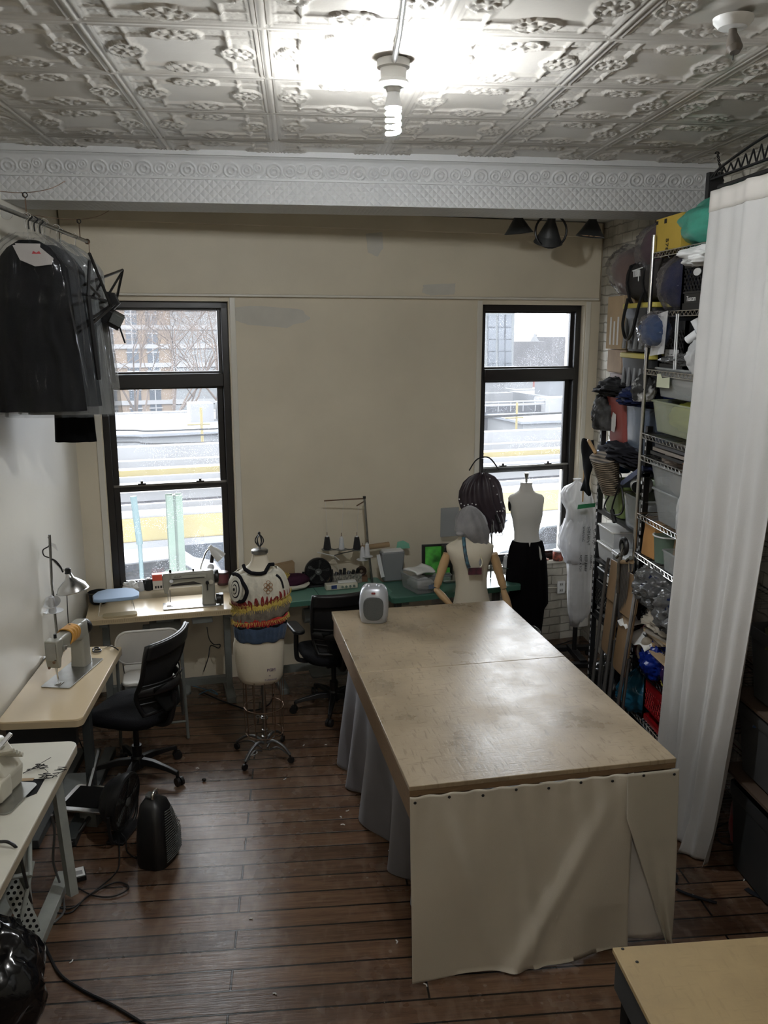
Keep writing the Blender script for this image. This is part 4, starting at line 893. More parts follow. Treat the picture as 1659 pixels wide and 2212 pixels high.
# chairs ---------------------------------------------------------------
def office_chair(label, loc, rz, arms, legrot=0.0):
    r = thing('office_chair', label, 'chair', loc, rz)   # faces +x
    g = G(); g.cyl((0, 0, .08), (0, 0, .22), .030); g.cyl((0, 0, .20), (0, 0, .42), .018); part('gas_lift', g, BLACK, r)
    part('hub', G().lathe([(.03, .06), (.045, .075), (.045, .13), (.032, .15)]), BLACK, r)
    for i in range(5):
        a = legrot + i * 2 * pi / 5; d = Vector((cos(a), sin(a), 0)); s = Vector((-sin(a), cos(a), 0)); g = G(); rs = []
        for t, z, w, hh in ((.02, .115, .028, .022), (.12, .118, .024, .018), (.24, .098, .018, .013), (.30, .082, .016, .012)):
            c = d * t + Vector((0, 0, z)); rs.append([c + s * w + Vector((0, 0, -hh)), c + s * w * .7 + Vector((0, 0, hh)), c - s * w * .7 + Vector((0, 0, hh)), c - s * w + Vector((0, 0, -hh))])
        g.rings(rs); lg = part('base_leg', g, BLACK, r, bev=.004)
        c = d * .295; g = G(); g.cyl((c.x, c.y, .04), (c.x, c.y, .085), .010, n=10)
        ax_ = (s + d * .4).normalized()
        for q_ in (-1, 1): cc = c + Vector((0, 0, .028)) + ax_ * q_ * .014 + d * .012; g.cyl(cc - ax_ * .009, cc + ax_ * .009, .028, n=18)
        part('caster', g, BLACK, lg)
    g = G(); rs = []
    for z, k in ((.41, .80), (.425, .95), (.455, 1.0), (.48, .97), (.492, .85), (.496, .5)):
        rs.append([(.02 + .245 * k * math.copysign(abs(cos(a)) ** .62, cos(a)), .245 * k * math.copysign(abs(sin(a)) ** .62, sin(a)), z - (.02 * max(0, cos(a)) ** 3) + .010 * abs(sin(a))) for a in [2 * pi * q / 40 for q in range(40)]])
    g.rings(rs); part('seat', g, CUSH, r, ang=80)
    part('seat_pan', G().box((-.02, 0, .40), (.26, .2, .03)), BLACK, r, bev=.008)
    g = G(); g.tube(spline([(-.06, 0, .40), (-.22, 0, .40), (-.27, 0, .50), (-.285, 0, .62)]), .022, n=10, flat=1.0); part('back_post', g, BLACK, r)
    def bs(t, w): # t 0..1 height, w -1..1
        z = .52 + .46 * t; half = .17 + .06 * sin(pi * min(1, t * 1.0) * .62); x = -.245 - .07 * t ** 1.4 + .05 * math.exp(-((t - .25) / .22) ** 2) - .0
        x += .055 * (w * w) ; return Vector((x, w * half, z))
    g = G(); ring = [bs(0, w / 8) for w in range(-8, 9)] + [bs(t / 12, 1) for t in range(1, 12)] + [bs(1, w / 8) for w in range(8, -9, -1)] + [bs(t / 12, -1) for t in range(11, 0, -1)]
    g.tube(ring, .015, closed=True, n=8); part('back_frame', g, BLACK, r, ang=60)
    g = mk(lambda u, v: bs(v, u * 2 - 1), 16, 24); part('back_mesh', g, MESHB, r, solid=.004, ang=180)
    g = mk(lambda u, v: bs(.82 + .2 * v, (u * 2 - 1) * 1.0) + Vector((-.012, 0, 0)), 16, 6); part('top_pad', g, BLACK, r, solid=.022, ang=180)
    g = G(); pts = [bs(.34, w / 8) + Vector((-.075 * (1 - (w / 8) ** 2) - .006, 0, 0)) for w in range(-8, 9)]; g.tube(pts, .016, n=8, flat=1.9)
    for t in (.16, .24, .44): g.tube([bs(t, w / 8) + Vector((-.045 * (1 - (w / 8) ** 2) - .008, 0, 0)) for w in range(-8, 9)], .006, n=6)
    part('lumbar_band', g, BLACK, r, ang=60)
    g = mk(lambda u, v: bs(v * .40, (u * 2 - 1) * (.5 + .3 * v)) + Vector((-.06, 0, 0)), 10, 10); part('back_shell', g, BLACKM, r, solid=.008, ang=180)
    if arms:
        for s_ in (-1, 1):
            g = G(); g.tube(spline([(.0, s_ * .20, .41), (.0, s_ * .27, .43), (.0, s_ * .285, .50), (-.01, s_ * .285, .66)]), .018, n=8); am = part('armrest', g, BLACK, r)
            g = G(); g.prism(rrect(.25, .085, .04, 6, cx=.0, cy=s_ * .285), .66, .69); part('arm_pad', g, BLACK, am, bev=.008)
    return r
office_chair('black mesh office chair without armrests near the left sewing tables', Vector((-1.075, 5.13, 0)), radians(158), False, legrot=.55)
office_chair('black mesh office chair with armrests pulled up to the green table', Vector((.21, 6.02, 0)), radians(106), True, legrot=.2)
# white folding chair
WF = mat('white_metal_paint', (.62, .60, .56), .4, var=.05)
fc = thing('folding_chair', 'white metal folding chair with grey legs at the cream table under the left window', 'chair', Vector((-1.06, 5.68, 0)), radians(9))
g = G(); rs = []
part('backrest', G().plate(rrect(.40, .215, .07, 8, cy=.745), (0, -.14, 0), (1, 0, 0), (0, -.08, 1), .012), WF, fc, bev=.004)
g = G(); g.tube([Vector((p[0], -.14 - .08 * p[1], p[1])) for p in rrect(.41, .225, .075, 8, cy=.745)], .009, n=8, closed=True); part('back_rim', g, WF, fc)
part('seat', G().plate(rrect(.38, .36, .05, 6, cy=.06), (0, 0, .45), (1, 0, 0), (0, 1, .02), .022), WF, fc, bev=.006)
for s_ in (-1, 1):
    part('leg', G().tube([(s_ * .208, -.16, .76), (s_ * .213, -.11, .44), (s_ * .225, .02 - .12, .01)], .011), LEGG, fc)
    part('leg', G().tube([(s_ * .190, -.06, .44), (s_ * .195, .15, .24), (s_ * .20, .30, .01)], .011), LEGG, fc)
part('cross_bar', G().cyl((-.222, -.105, .14), (.222, -.105, .14), .008, n=8), LEGG, fc); part('cross_bar', G().cyl((-.195, .25, .10), (.195, .25, .10), .008, n=8), LEGG, fc)

# ---- dress forms
def pxs(secs, Y, c, dr=.68):
    out = []
    for q in secs:
        y, xl, xr = q[:3]; a, b = ay(xl, y, Y), ay(xr, y, Y); k = q[3] if len(q) > 3 else dr
        out.append((a.z - c.z, (a.x + b.x) / 2 - c.x, q[4] if len(q) > 4 else 0, (b.x - a.x) / 2, (b.x - a.x) / 2 * k))
    return sorted(out)
YF = 5.27; c = Vector((-.275, YF, 0)); YC = YF
df = thing('dress_form', 'linen dress form on a wheeled iron stand wearing a colourful knit top', 'dress form', c)
B = [(1474, 535, 592), (1470, 521, 605), (1460, 514, 611), (1440, 510, 613), (1412, 505.5, 614), (1390, 504, 614), (1374, 508, 613), (1350, 512, 611), (1325, 513, 607), (1305, 510, 608), (1285, 508, 612), (1262, 507, 613), (1245, 509, 609), (1235, 514, 602), (1226, 528, 592, .6), (1220, 537, 585, .7), (1212, 542, 580, .8), (1200, 545, 577, .9), (1193, 546, 576, .9)]
part('body', G().loft(pxs(B, YF, c), 40, ex=2.25), LINEN, df, ang=70)
zc = ay(561, 1195, YF).z; xc = ay(561, 1195, YF).x - c.x
g = G().lathe([(.047, 0), (.052, .004), (.052, .022), (.045, .027), (.012, .029)], c=(xc, 0, zc)); g.cyl((xc, 0, zc + .02), (xc, 0, zc + .05), .008); part('neck_cap', g, STEEL, df)
g = G()
for k in range(3):
    a = k * pi / 3; g.tube([Vector((xc + cos(a) * .026 * sin(pi * t / 10), sin(a) * .026 * sin(pi * t / 10), zc + .04 + .085 * t / 10)) for t in range(11)], .0035, n=6); g.tube([Vector((xc - cos(a) * .026 * sin(pi * t / 10), -sin(a) * .026 * sin(pi * t / 10), zc + .04 + .085 * t / 10)) for t in range(11)], .0035, n=6)
g.sph((xc, 0, zc + .13), .009); part('wire_finial', g, BLACK, df)
z0 = ay(565, 1470, YF).z
g = G(); g.cyl((0, 0, .12), (0, 0, z0 + .02), .013); part('stand_pole', g, STEEL, df)
g = G()
for z, r_ in ((.17, .022), (.215, .020), (.30, .024), (.31, .020)): g.lathe([(.013, -.008), (r_, -.005), (r_, .005), (.013, .008)], c=(0, 0, z), n=20)
for z, s_ in ((.20, 1), (.31, -1)): g.tube([Vector((s_ * (.03 + .012 * (1 - cos(2 * pi * k / 12))), .0, z + .010 * sin(2 * pi * k / 12))) for k in range(12)], .003, closed=True, n=6); g.cyl((0, 0, z), (s_ * .032, 0, z), .003, n=6)
part('collar', g, STEEL, df)
zs = [ay(561, y, YF).z for y in (1524, 1580)]
g = G()
for z, r_ in ((zs[0], .128), (zs[1], .122)): g.tube(arc((0, 0, z), r_, 0, 354, 40), .0035, closed=True, n=6)
for k in range(12): a = 2 * pi * k / 12 + .1; g.tube([(cos(a) * .13, sin(a) * .10, z0 + .02), (cos(a) * .128, sin(a) * .128, zs[0]), (cos(a) * .122, sin(a) * .122, zs[1])], .0028, n=6)
part('skirt_cage', g, WIRE, df)
for k, (x, y) in enumerate(((529, 1664), (629, 1648), (512, 1618), (611, 1602))):
    p = az(x, y, 0) - c; d = Vector((p.x, p.y, 0)); L_ = d.length; d.normalize(); s = Vector((-d.y, d.x, 0))
    g = G(); pts = [Vector((0, 0, .125)) + d * .015, d * L_ * .35 + Vector((0, 0, .145)), d * L_ * .7 + Vector((0, 0, .115)), d * L_ * .97 + Vector((0, 0, .06))]
    g.tube(spline(pts, 6), .011, n=8, flat=.8); g.tube(spline([d * .03 + Vector((0, 0, .075)), d * L_ * .5 + Vector((0, 0, .10)), d * L_ * .95 + Vector((0, 0, .05))], 6), .005, n=6); lg = part('cast_leg', g, CAST, df, ang=60)
    g = G(); cc = d * L_ + Vector((0, 0, .022)); g.cyl(cc - s * .008, cc + s * .008, .022, n=18); g.cyl(cc + Vector((0, 0, .0)), cc + Vector((0, 0, .04)) - d * .01, .006, n=8); part('caster', g, BLACK, lg)
g = G(); g.tube([Vector((-.10 + .03 * cos(a) + .02 * a / 6, -.08 + .02 * sin(a), .07 + .004 * a)) for a in [i * .4 for i in range(20)]], .003, n=6); part('foot_spring', g, STEEL, df)
# lettering on the front of the hip
for k, (tx, size, px, py) in enumerate((('PGM', .028, 587, 1437), ('M', .015, 584, 1448), ('Professional', .016, 586, 1456))):
    P_ = ay(px, py, YF) - c; sec = pxs([(py, 506, 614)], YF, c)[0]
    t_ = math.acos(max(-1, min(1, (P_.x - sec[1]) / sec[3]))); yy = -sec[4] * abs(sin(t_)) ** .89 - .004
    text_part('printed_mark', tx, size, mat('purple_ink', (.06, .02, .10), .7) if k == 0 else bpy.data.materials['purple_ink'], df, (P_.x, yy, P_.z), (pi / 2, 0, .28), align='CENTER')
# knit top: rings of the form body pushed outwards, one mesh per band
KB = [(1380, 511, 613), (1350, 507, 617), (1328, 507, 619), (1318, 505, 620), (1308, 505, 622), (1290, 501, 623), (1270, 498, 622), (1255, 497, 617), (1243, 502, 613), (1234, 511, 606), (1226, 524, 597, .62)]
KS = pxs(KB, YF, c, .72)
def ksec(z):
    for a, b in zip(KS, KS[1:]):
        if a[0] <= z <= b[0]:
            t = (z - a[0]) / (b[0] - a[0]); return tuple(p + (q_ - p) * t for p, q_ in zip(a, b))
    return KS[0] if z < KS[0][0] else KS[-1]
def kpt(a, z, off=0.0):
    s = ksec(z); e = .89; return Vector((s[1] + (s[3] + off) * math.copysign(abs(cos(a)) ** e, cos(a)), (s[4] + off) * math.copysign(abs(sin(a)) ** e, sin(a)), z))
def zy(y): return ay(561, y, YF).z
kt = thing('knit_top', 'patchwork knit top in cream, red, yellow, grey and denim blue worn by the dress form', 'top', c)
tilt = .035
def band(nm, y0, y1, m, ruff=0.0, lab=None, fr=40, th=.004, tl=tilt):
    za, zb = zy(y0), zy(y1)
    def f(u, v):
        a = u * 2 * pi; z = za + (zb - za) * v; z += tl * cos(a) + .006 * sin(a * 9 + y0) * (1 if ruff else .3); return kpt(a, max(min(z, KS[-1][0] - .001), KS[0][0] + .001), .004 + ruff * (.5 + .5 * sin(a * fr + 2 * sin(a * 5))) * sin(pi * v))
    g = mk(f, 150, 10); return part(nm, g, m, kt, label=lab, solid=th, ang=180)
CRM = fabric('cream_gathered_cotton', (.58, .55, .46), .9, .15, 20, .4, 60); DRED = fabric('dark_red_knit', (.22, .015, .015), .9, .3, 30, .6, 120); YEK = fabric('yellow_fringe', (.62, .46, .10), .9, .3, 40, .6, 90)
GRK = fabric('grey_brown_gathers', (.20, .17, .135), .9, .35, 25, .5, 60); REDK = fabric('red_fringe', (.45, .02, .02), .9, .35, 35, .5, 90); DEN = fabric('denim_blue', (.04, .07, .13), .85, .3, 20, .4, 80); BLK = fabric('black_trim', (.012, .012, .015), .9, .2, 30, .5, 90)
band('bodice', 1296, 1229, CRM, .006, 'cream gathered yoke', 34, tl=.01); band('red_band', 1303, 1277, DRED, .006, 'dark red knit band'); band('yellow_band', 1306, 1291, YEK, .010, 'yellow fringed band', 70)
band('grey_band', 1331, 1300, GRK, .010, 'grey brown gathered band', 26); band('red_fringe', 1342, 1326, REDK, .008, 'red fringed band', 60, tl=.01); band('black_cord', 1345, 1340, BLK, .004, 'black cord line', 30, tl=.01); band('denim_band', 1377, 1343, DEN, .005, 'denim blue waistband', 30, tl=.005)
g = G(); rnd = random.Random(2)
for y0, s_ in ((1293, 1), (1302, 1), (1330, 1)):
    for k in range(110):
        a = 2 * pi * k / 110; z = zy(y0) + tilt * cos(a) * (1 if y0 < 1320 else .4); p = kpt(a, min(z, KS[-1][0]), .010); q_ = kpt(a + rnd.uniform(-.03, .03), min(z + rnd.uniform(.012, .03) * (1 if y0 == 1293 else -1), KS[-1][0]), .024); g.tube([p, q_], [.0022, .0008], n=4)
part('fringe', g, YEK, kt, label='short yellow fringe threads')
g = G()
def onpx(x, y, off=.012):
    P_ = ay(x, y, YF) - c; s = ksec(P_.z); u = max(-.97, min(.97, (P_.x - s[1]) / (s[3] + off))); yy = -(s[4] + off) * (1 - abs(u) ** 2.25) ** (1 / 2.25); return Vector((P_.x, yy, P_.z))
nk = [(527, 1217), (531, 1222), (537, 1224), (545, 1227), (556, 1229), (566, 1229), (574, 1226), (579, 1219), (583, 1213), (592, 1214)]
g.tube([onpx(x, min(y + 8, 1236), .006) + Vector((0, 0, .022)) for x, y in nk], .012, n=8)
g.tube(spline([onpx(*p, .010) for p in ((505, 1237), (512, 1235), (520, 1238), (526, 1246), (533, 1256), (536, 1265), (533, 1276), (528, 1285), (519, 1288), (508, 1284))], 5), .012, n=8)
g.tube(spline([onpx(*p, .008) for p in ((597, 1234), (604, 1240), (609, 1250), (612, 1262))], 5), .008, n=8)
part('trim', g, BLK, kt, label='black crocheted trim')
def eye(rx, rz, m, off, nm):
    g = G(); cc = onpx(513, 1262, .01); n_ = Vector((-.66, -.72, .1)).normalized(); u_ = n_.cross(Vector((0, 0, 1))).normalized(); w_ = u_.cross(n_)
    g.tube([cc + n_ * off, cc + n_ * (off + .004)], [.001, .001], n=4) if False else g.plate([(rx * cos(2 * pi * k / 32), rz * sin(2 * pi * k / 32)) for k in range(32)], cc + n_ * off, u_, w_ , .005); return part(nm, g, m, kt, bev=.001)
CRW = fabric('white_patch', (.68, .66, .58), .8); eye(.050, .078, CRW, .004, 'oval_patch'); eye(.036, .056, BLK, .008, 'oval_ring'); eye(.031, .048, CRW, .011, 'oval_ring'); eye(.019, .032, BLK, .014, 'oval_ring'); eye(.015, .026, CRM, .017, 'oval_ring'); eye(.007, .010, BLK, .020, 'oval_dot')
g = G()
for dx, dy in ((0, -9), (-5, -4), (5, -4), (-5, 4), (5, 4), (0, 9), (0, 0)):
    cc = onpx(581 + dx, 1255 + dy, .012); g.tube([cc + Vector((.0125 * cos(a), -.002, .0125 * sin(a))) for a in [2 * pi * k / 14 for k in range(14)]], .0018, closed=True, n=5)
part('flower_rings', g, fabric('tan_yarn', (.30, .15, .06), .9), kt, label='tan stitched ring flower')

# dress form with wooden arms
Y2 = 6.02; c = ay(1018, 1250, Y2); c = Vector((c.x, Y2, 0))
d2 = thing('dress_form', 'ivory dress form with jointed wooden arms standing behind the cutting table', 'dress form', c)
B = [(1420, 975, 1062), (1370, 970, 1066), (1330, 974, 1064), (1305, 979, 1059), (1285, 983, 1054), (1268, 985, 1051, .72), (1250, 984, 1051), (1235, 981, 1053), (1220, 977, 1055), (1205, 970, 1060), (1190, 965, 1064), (1180, 964, 1066, .55), (1174, 972, 1058, .55), (1168, 984, 1046, .6), (1160, 992, 1034, .8), (1148, 996, 1030, .95), (1135, 997, 1028, 1.0)]
part('body', G().loft(pxs(B, Y2, c), 40, ex=2.2), LINEN, d2, ang=70)
zb = ay(1018, 1420, Y2).z; part('stand_pole', G().cyl((0, 0, .02), (0, 0, zb + .02), .014), BLACK, d2); part('stand_base', G().lathe([(.16, 0), (.16, .012), (.03, .03), (.016, .05)]), BLACK, d2)
for s_, pts in ((-1, [(966, 1196, 0, .030), (958, 1220, 0, .034), (947, 1250, -.02, .030), (942, 1266, -.03, .024)]), (1, [(1066, 1196, 0, .030), (1073, 1220, 0, .034), (1081, 1250, -.02, .030), (1086, 1268, -.03, .024)])):
    P = [ay(x, y, Y2) - c + Vector((0, d_, 0)) for x, y, d_, r_ in pts]; up = part('upper_arm', G().tube(spline(P, 5), [pts[min(3, int(i / 5 + .5))][3] for i in range(16)], n=16), BEECH, d2, ang=70)
    e = P[-1] + Vector((0, 0, -.022)); part('elbow_joint', G().sph(e, .022), BEECH, up)
    w = ay(976 if s_ < 0 else 1100, 1306 if s_ < 0 else 1325, Y2) - c + Vector((0, -.10, 0)); part('forearm', G().tube([e, e.lerp(w, .3), e.lerp(w, .7), w], [.022, .028, .022, .016], n=16), BEECH, d2, ang=70)
    hd = G(); hd.sph(w + (w - e).normalized() * .04, (.020, .014, .045), rot=(0, s_ * -.3, 0))
    for k in range(4): f0 = w + (w - e).normalized() * .07 + Vector(((k - 1.5) * .011, 0, 0)); hd.tube([f0, f0 + (w - e).normalized() * .03 + Vector((0, -.003, 0)), f0 + (w - e).normalized() * (.055 - .006 * abs(k - 1.4)) + Vector((0, -.01, 0))], [.006, .0055, .004], n=8)
    hd.tube([w + Vector((s_ * -.015, 0, -.02)), w + Vector((s_ * -.032, -.005, -.045)), w + Vector((s_ * -.035, -.008, -.06))], [.007, .006, .005], n=8); part('hand', hd, BEECH, d2)
# draped scarf over its head and the collar piece
SCF = mat('grey_floral_scarf', (.30, .295, .30), .75, c2=(.17, .165, .175), vscale=7, sheen=.3, bump=.3, bscale=30)
g = G(); rs = []; sc = [(1193, 1032, 1050), (1182, 1020, 1055), (1168, 1008, 1056), (1156, 992, 1055), (1146, 983, 1054), (1132, 984, 1051), (1118, 987, 1046), (1106, 993, 1038), (1098, 1001, 1030), (1093, 1010, 1020)]
for s in pxs(sc, Y2, c, .85):
    rs.append([Vector((s[1] + s[3] * cos(a) * (1 + .06 * sin(a * 11 + s[0] * 9) + .05 * sin(a * 5 - s[0] * 30)), s[4] * sin(a) * (1 + .06 * sin(a * 11 + s[0] * 9) + .05 * sin(a * 5 - s[0] * 30)) , s[0] - .02 * cos(a * 3 + 1) * (1 if s[0] < 1.25 else 0))) for a in [2 * pi * k / 60 for k in range(60)]])
g.rings(rs); g.sph(ay(990, 1149, Y2) - c + Vector((0, -.06, 0)), (.030, .03, .018)); g.tube(spline([ay(1030, 1190, Y2) - c + Vector((0, -.08, 0)), ay(1031, 1205, Y2) - c + Vector((0, -.09, 0)), ay(1034, 1216, Y2) - c + Vector((0, -.10, 0))]), [.03, .028, .026, .024, .022, .02, .018, .016, .015, .014, .013, .012, .01, .008, .007, .006, .005], n=8)
g.mv(c, 0); top('head_scarf', g, SCF, 'grey floral scarf draped over the head of the wooden-armed dress form', 'scarf', ang=80)
hc = thing('beaded_collar', 'black and multicoloured collar with pendant panel hung on the wooden-armed dress form', 'collar', c)
fr = lambda x, y, k=0: ay(x, y, Y2) - c + Vector((0, -.075 - max(0, min(1, (y - 1160) / 45)) * .055, 0))
part('strap', G().tube(spline([fr(997, 1155), fr(999, 1185), fr(1002, 1205, .03), fr(1006, 1216, .03)]), .008, n=8, flat=1.6), mat('blue_black_beads', (.02, .02, .03), .5, c2=(.05, .16, .22), vscale=30), hc)
part('strap', G().tube(spline([fr(1006, 1216, .03), fr(1020, 1219, .03), fr(1031, 1214, .03), fr(1034, 1203, .02), fr(1031, 1190)]), .005, n=8), mat('gold_beads', (.5, .40, .2), .4, c2=(.7, .7, .6), vscale=40), hc)
part('pendant_panel', G().plate(rrect(.098, .052, .004, 2), fr(1018, 1223) + Vector((0, -.006, 0)), (1, 0, 0), (0, -.1, 1), .006), mat('dark_patterned_panel', (.012, .012, .015), .6, c2=(.14, .03, .05), vscale=20), hc)

# white dress form with black skirt
Y3 = 6.72; c = ay(1140, 1200, Y3); c = Vector((c.x, Y3, 0))
d3 = thing('dress_form', 'white dress form with silver knob by the right window, wearing a black skirt', 'dress form', c)
B = [(1230, 1102, 1176), (1200, 1104, 1175), (1180, 1107, 1171), (1165, 1111, 1165, .72), (1150, 1111, 1163), (1135, 1109, 1166), (1120, 1107, 1170), (1110, 1104, 1171, .78), (1098, 1102, 1172), (1085, 1099, 1174), (1076, 1098, 1175, .55), (1070, 1102, 1171, .5), (1065, 1114, 1158, .6), (1060, 1121, 1152, .85), (1050, 1124, 1149, 1), (1043, 1125, 1149, 1)]
part('body', G().loft(pxs(B, Y3, c), 40, ex=2.2), LINENW, d3, ang=70)
q = ay(1137, 1044, Y3) - c; g = G().lathe([(.044, 0), (.046, .005), (.046, .010), (.01, .014), (.009, .03), (.014, .055), (.019, .08), (.016, .086), (.004, .088)], c=q); part('neck_cap', g, CHROME, d3)
part('stand_pole', G().cyl((0, 0, .02), (0, 0, .9), .014), BLACK, d3); part('stand_base', G().lathe([(.17, 0), (.17, .012), (.03, .03), (.016, .05)]), BLACK, d3)
for sx_, (x, y) in ((-1, (1101, 1090)),): part('shoulder_cap', G().sph(ay(x, y, Y3) - c, (.012, .035, .055)), BLACK, d3)
SK_ = fabric('black_jersey', (.005, .004, .005), .85, .2, 5, .1)
g = G(); rs = []
for s in pxs([(1168, 1107, 1171), (1180, 1102, 1174), (1210, 1096, 1179), (1250, 1092, 1181), (1290, 1098, 1182), (1305, 1104, 1182), (1318, 1104, 1174), (1340, 1112, 1172), (1372, 1118, 1168)], Y3, c, .66):
    rs.append([Vector((s[1] + s[3] * cos(a) * (1 + .04 * sin(a * 7 + s[0] * 4)), s[4] * sin(a) * (1 + .08 * sin(a * 9)), max(.03, s[0]))) for a in [2 * pi * k / 56 for k in range(56)]])
g.rings(rs); g.mv(c); top('skirt', g, SK_, 'long black draped skirt worn by the white dress form', 'skirt', ang=80)
# plastic wrapped form
PB = film('thin_white_plastic', (.88, .89, .92), .5, .25, bump=1.0, bscale=9)
Y4 = 6.75; c = ay(1248, 1200, Y4); c = Vector((c.x, Y4, 0))
d4 = thing('dress_form', 'dress form wrapped in white printed plastic bags beside the shelves, right of the window', 'dress form', c)
B = [(1350, 1235, 1270), (1300, 1230, 1272), (1240, 1230, 1274), (1200, 1228, 1276), (1170, 1230, 1274), (1140, 1232, 1270), (1120, 1228, 1276), (1100, 1226, 1280), (1088, 1228, 1278, .6), (1078, 1240, 1266), (1060, 1244, 1262, .9)]
part('body', G().loft(pxs(B, Y4, c), 32), LINENW, d4, ang=70)
def wrap(secs, seed, fr_=5, amp=.10):
    g = G(); rs = []
    for s in pxs(secs, Y4, c, .7):
        rs.append([Vector((s[1] + s[3] * cos(a) * (1 + amp * 1.3 * mn.noise(Vector((cos(a) * fr_, sin(a) * fr_ + seed, s[0] * 14)))), s[4] * sin(a) * (1 + amp * 1.5 * mn.noise(Vector((cos(a) * fr_, sin(a) * fr_ + seed, s[0] * 7)))), s[0])) for a in [2 * pi * k / 60 for k in range(60)]])
    g.rings(rs); return g
part('upper_bag', wrap([(1140, 1226, 1284), (1120, 1222, 1287), (1100, 1224, 1284), (1080, 1214, 1280), (1065, 1211, 1276), (1052, 1220, 1268), (1044, 1236, 1258), (1038, 1243, 1252), (1034, 1238, 1256)], 1, 6, .16), PB, d4, ang=100, label='crumpled white bag tied in a knot at the neck')
part('middle_bag', wrap([(1215, 1222, 1280), (1200, 1218, 1282), (1180, 1208, 1284), (1160, 1206, 1284), (1140, 1213, 1284), (1120, 1222, 1282)], 5, 6, .18), PB, d4, ang=100)
part('long_bag', wrap([(1352, 1232, 1262), (1320, 1228, 1274), (1280, 1226, 1276), (1240, 1226, 1278), (1200, 1224, 1280), (1150, 1224, 1280), (1110, 1226, 1282)], 9, 5, .12), PB, d4, ang=100)
part('green_tape', G().plate([(-.075, -.018), (.07, -.002), (.075, .030), (-.07, .018)], ay(1251, 1085, Y4) - c + Vector((0, -.185, 0)), (1, 0, 0), (0, 0, 1), .004), mat('green_tape', (.02, .20, .08), .5), d4)
for i, (x, y) in enumerate(((1244, 1140), (1256, 1145), (1238, 1200), (1250, 1200))):
    for j in range(2):
        P_ = ay(x + j * 10, y, Y4) - c; text_part('printed_warning', ['WARNING', 'THIS BAG IS', 'NOT A TOY', 'KEEP AWAY'][(i + j) % 4], .026, BLACK, d4, (P_.x, -.172, P_.z + .05), (pi / 2, pi / 2, 0))
g = G(); g.b2((-.16, -.28, .05), (.20, -.22, .09)); g.b2((-.16, .1, .05), (.20, .16, .09)); g.b2((-.02, -.25, .06), (.04, .13, .11)); g.cyl((.01, 0, .1), (.01, 0, .5), .02)
for x, y in ((-.13, -.25), (.17, -.25), (-.13, .13), (.17, .13)): g.cyl((x - .012, y, .027), (x + .012, y, .027), .027)
part('wheeled_base', g, BLACK, d4, bev=.003)

# ---- items on the cream table and left window sill
def cone(nm, label, loc, m, h=.13, r0=.032, r1=.018, group=None, tip=True):
    r = thing(nm, label, 'thread cone', loc, 0, group)
    part('thread', G().lathe([(r0 * .9, 0), (r0, .006), (r1, h), (r1 * .6, h + .002)], n=20), m, r)
    part('cone_core', G().lathe([(r1 * .55, h), (r1 * .5, h + .012), (r1 * .2, h + .012)], n=14), m if m is YARNW else WPLAST, r)
    return r
ib = thing('ironing_board', 'small pale blue tabletop ironing board on the cream sewing table', 'ironing board', Vector((-1.385, 6.24, zt)), radians(12))
BLU = fabric('pale_blue_cotton', (.32, .44, .62), .85, .08, 3, .1)
part('board', G().prism([(x, y) for x, y in [(-.16, -.11), (-.12, -.135), (.12, -.135), (.16, -.10), (.165, 0), (.13, .09), (.07, .13), (-.07, .13), (-.13, .09), (-.165, 0)]], .10, .125), BLU, ib, bev=.008)
for s_ in (-1, 1): part('wire_leg', G().tube([(s_ * .11, -.10, .10), (s_ * .13, -.12, .0), (s_ * .05, -.13, .0)], .003, n=6), CHROME, ib); part('wire_leg', G().tube([(s_ * .10, .08, .10), (s_ * .11, .10, .0)], .003, n=6), CHROME, ib)
part('small_pad', G().prism(rrect(.24, .09, .03), .0, .012).mv((.02, -.16, .002)), mat('yellowish_pad', (.42, .34, .20), .7), ib)
tub = thing('plastic_tub', 'small black round tub in the corner behind the ironing board', 'tub', Vector((-1.55, 6.40, zt)), 0)
part('body', G().lathe([(.05, 0), (.06, .01), (.075, .085), (.08, .09), (.074, .092), (.066, .02), (.0, .015)], cap=False), BLACK, tub)
def SP(x, y, off=-.03): # point above the left window sill
    d = Vector(ray(x, y)); n = Vector((-sin(BA), cos(BA), 0)); t = n.dot(BO + n * off) / n.dot(d); return d * t + Vector((0, 0, EYE))
zs_ = .80
def sill(x, off=.02, z=zs_):
    p = SP(x, 1260, off); return Vector((p.x, p.y, z))
# narrow shelf of clutter standing behind the cream table
ts = thing('crumpled_tissue', 'white crumpled tissue between the ironing board and thread cones', 'tissue', sill(283, .03))
part('tissue', G().blob((0, 0, .035), (.06, .04, .04), 3, .4, 3, ridge=.3), PAPER, ts)
cone('thread_cone', 'white thread cone standing on the left window ledge', sill(303, .02), YARNW, .075, .03, .02)
cone('thread_cone', 'black thread cone beside the white one on the left window ledge', sill(321, .02), YARNB, .085, .034, .026)
bx = thing('product_box', 'small white box with red top on the left window ledge', 'box', sill(344, .02), BA)
part('carton', G().b2((-.05, -.03, 0), (.05, .03, .10)), mat('offwhite_carton', (.60, .55, .50), .6), bx, bev=.002); part('red_lid', G().b2((-.051, -.031, .075), (.051, .031, .125)), mat('red_carton', (.60, .07, .04), .5), bx, bev=.002)
for k_ in range(4): part('printed_panel', G().b2((-.035 + k_ * .02, -.0318, .015), (-.022 + k_ * .02, -.0308, .035)), BLACK, bx)
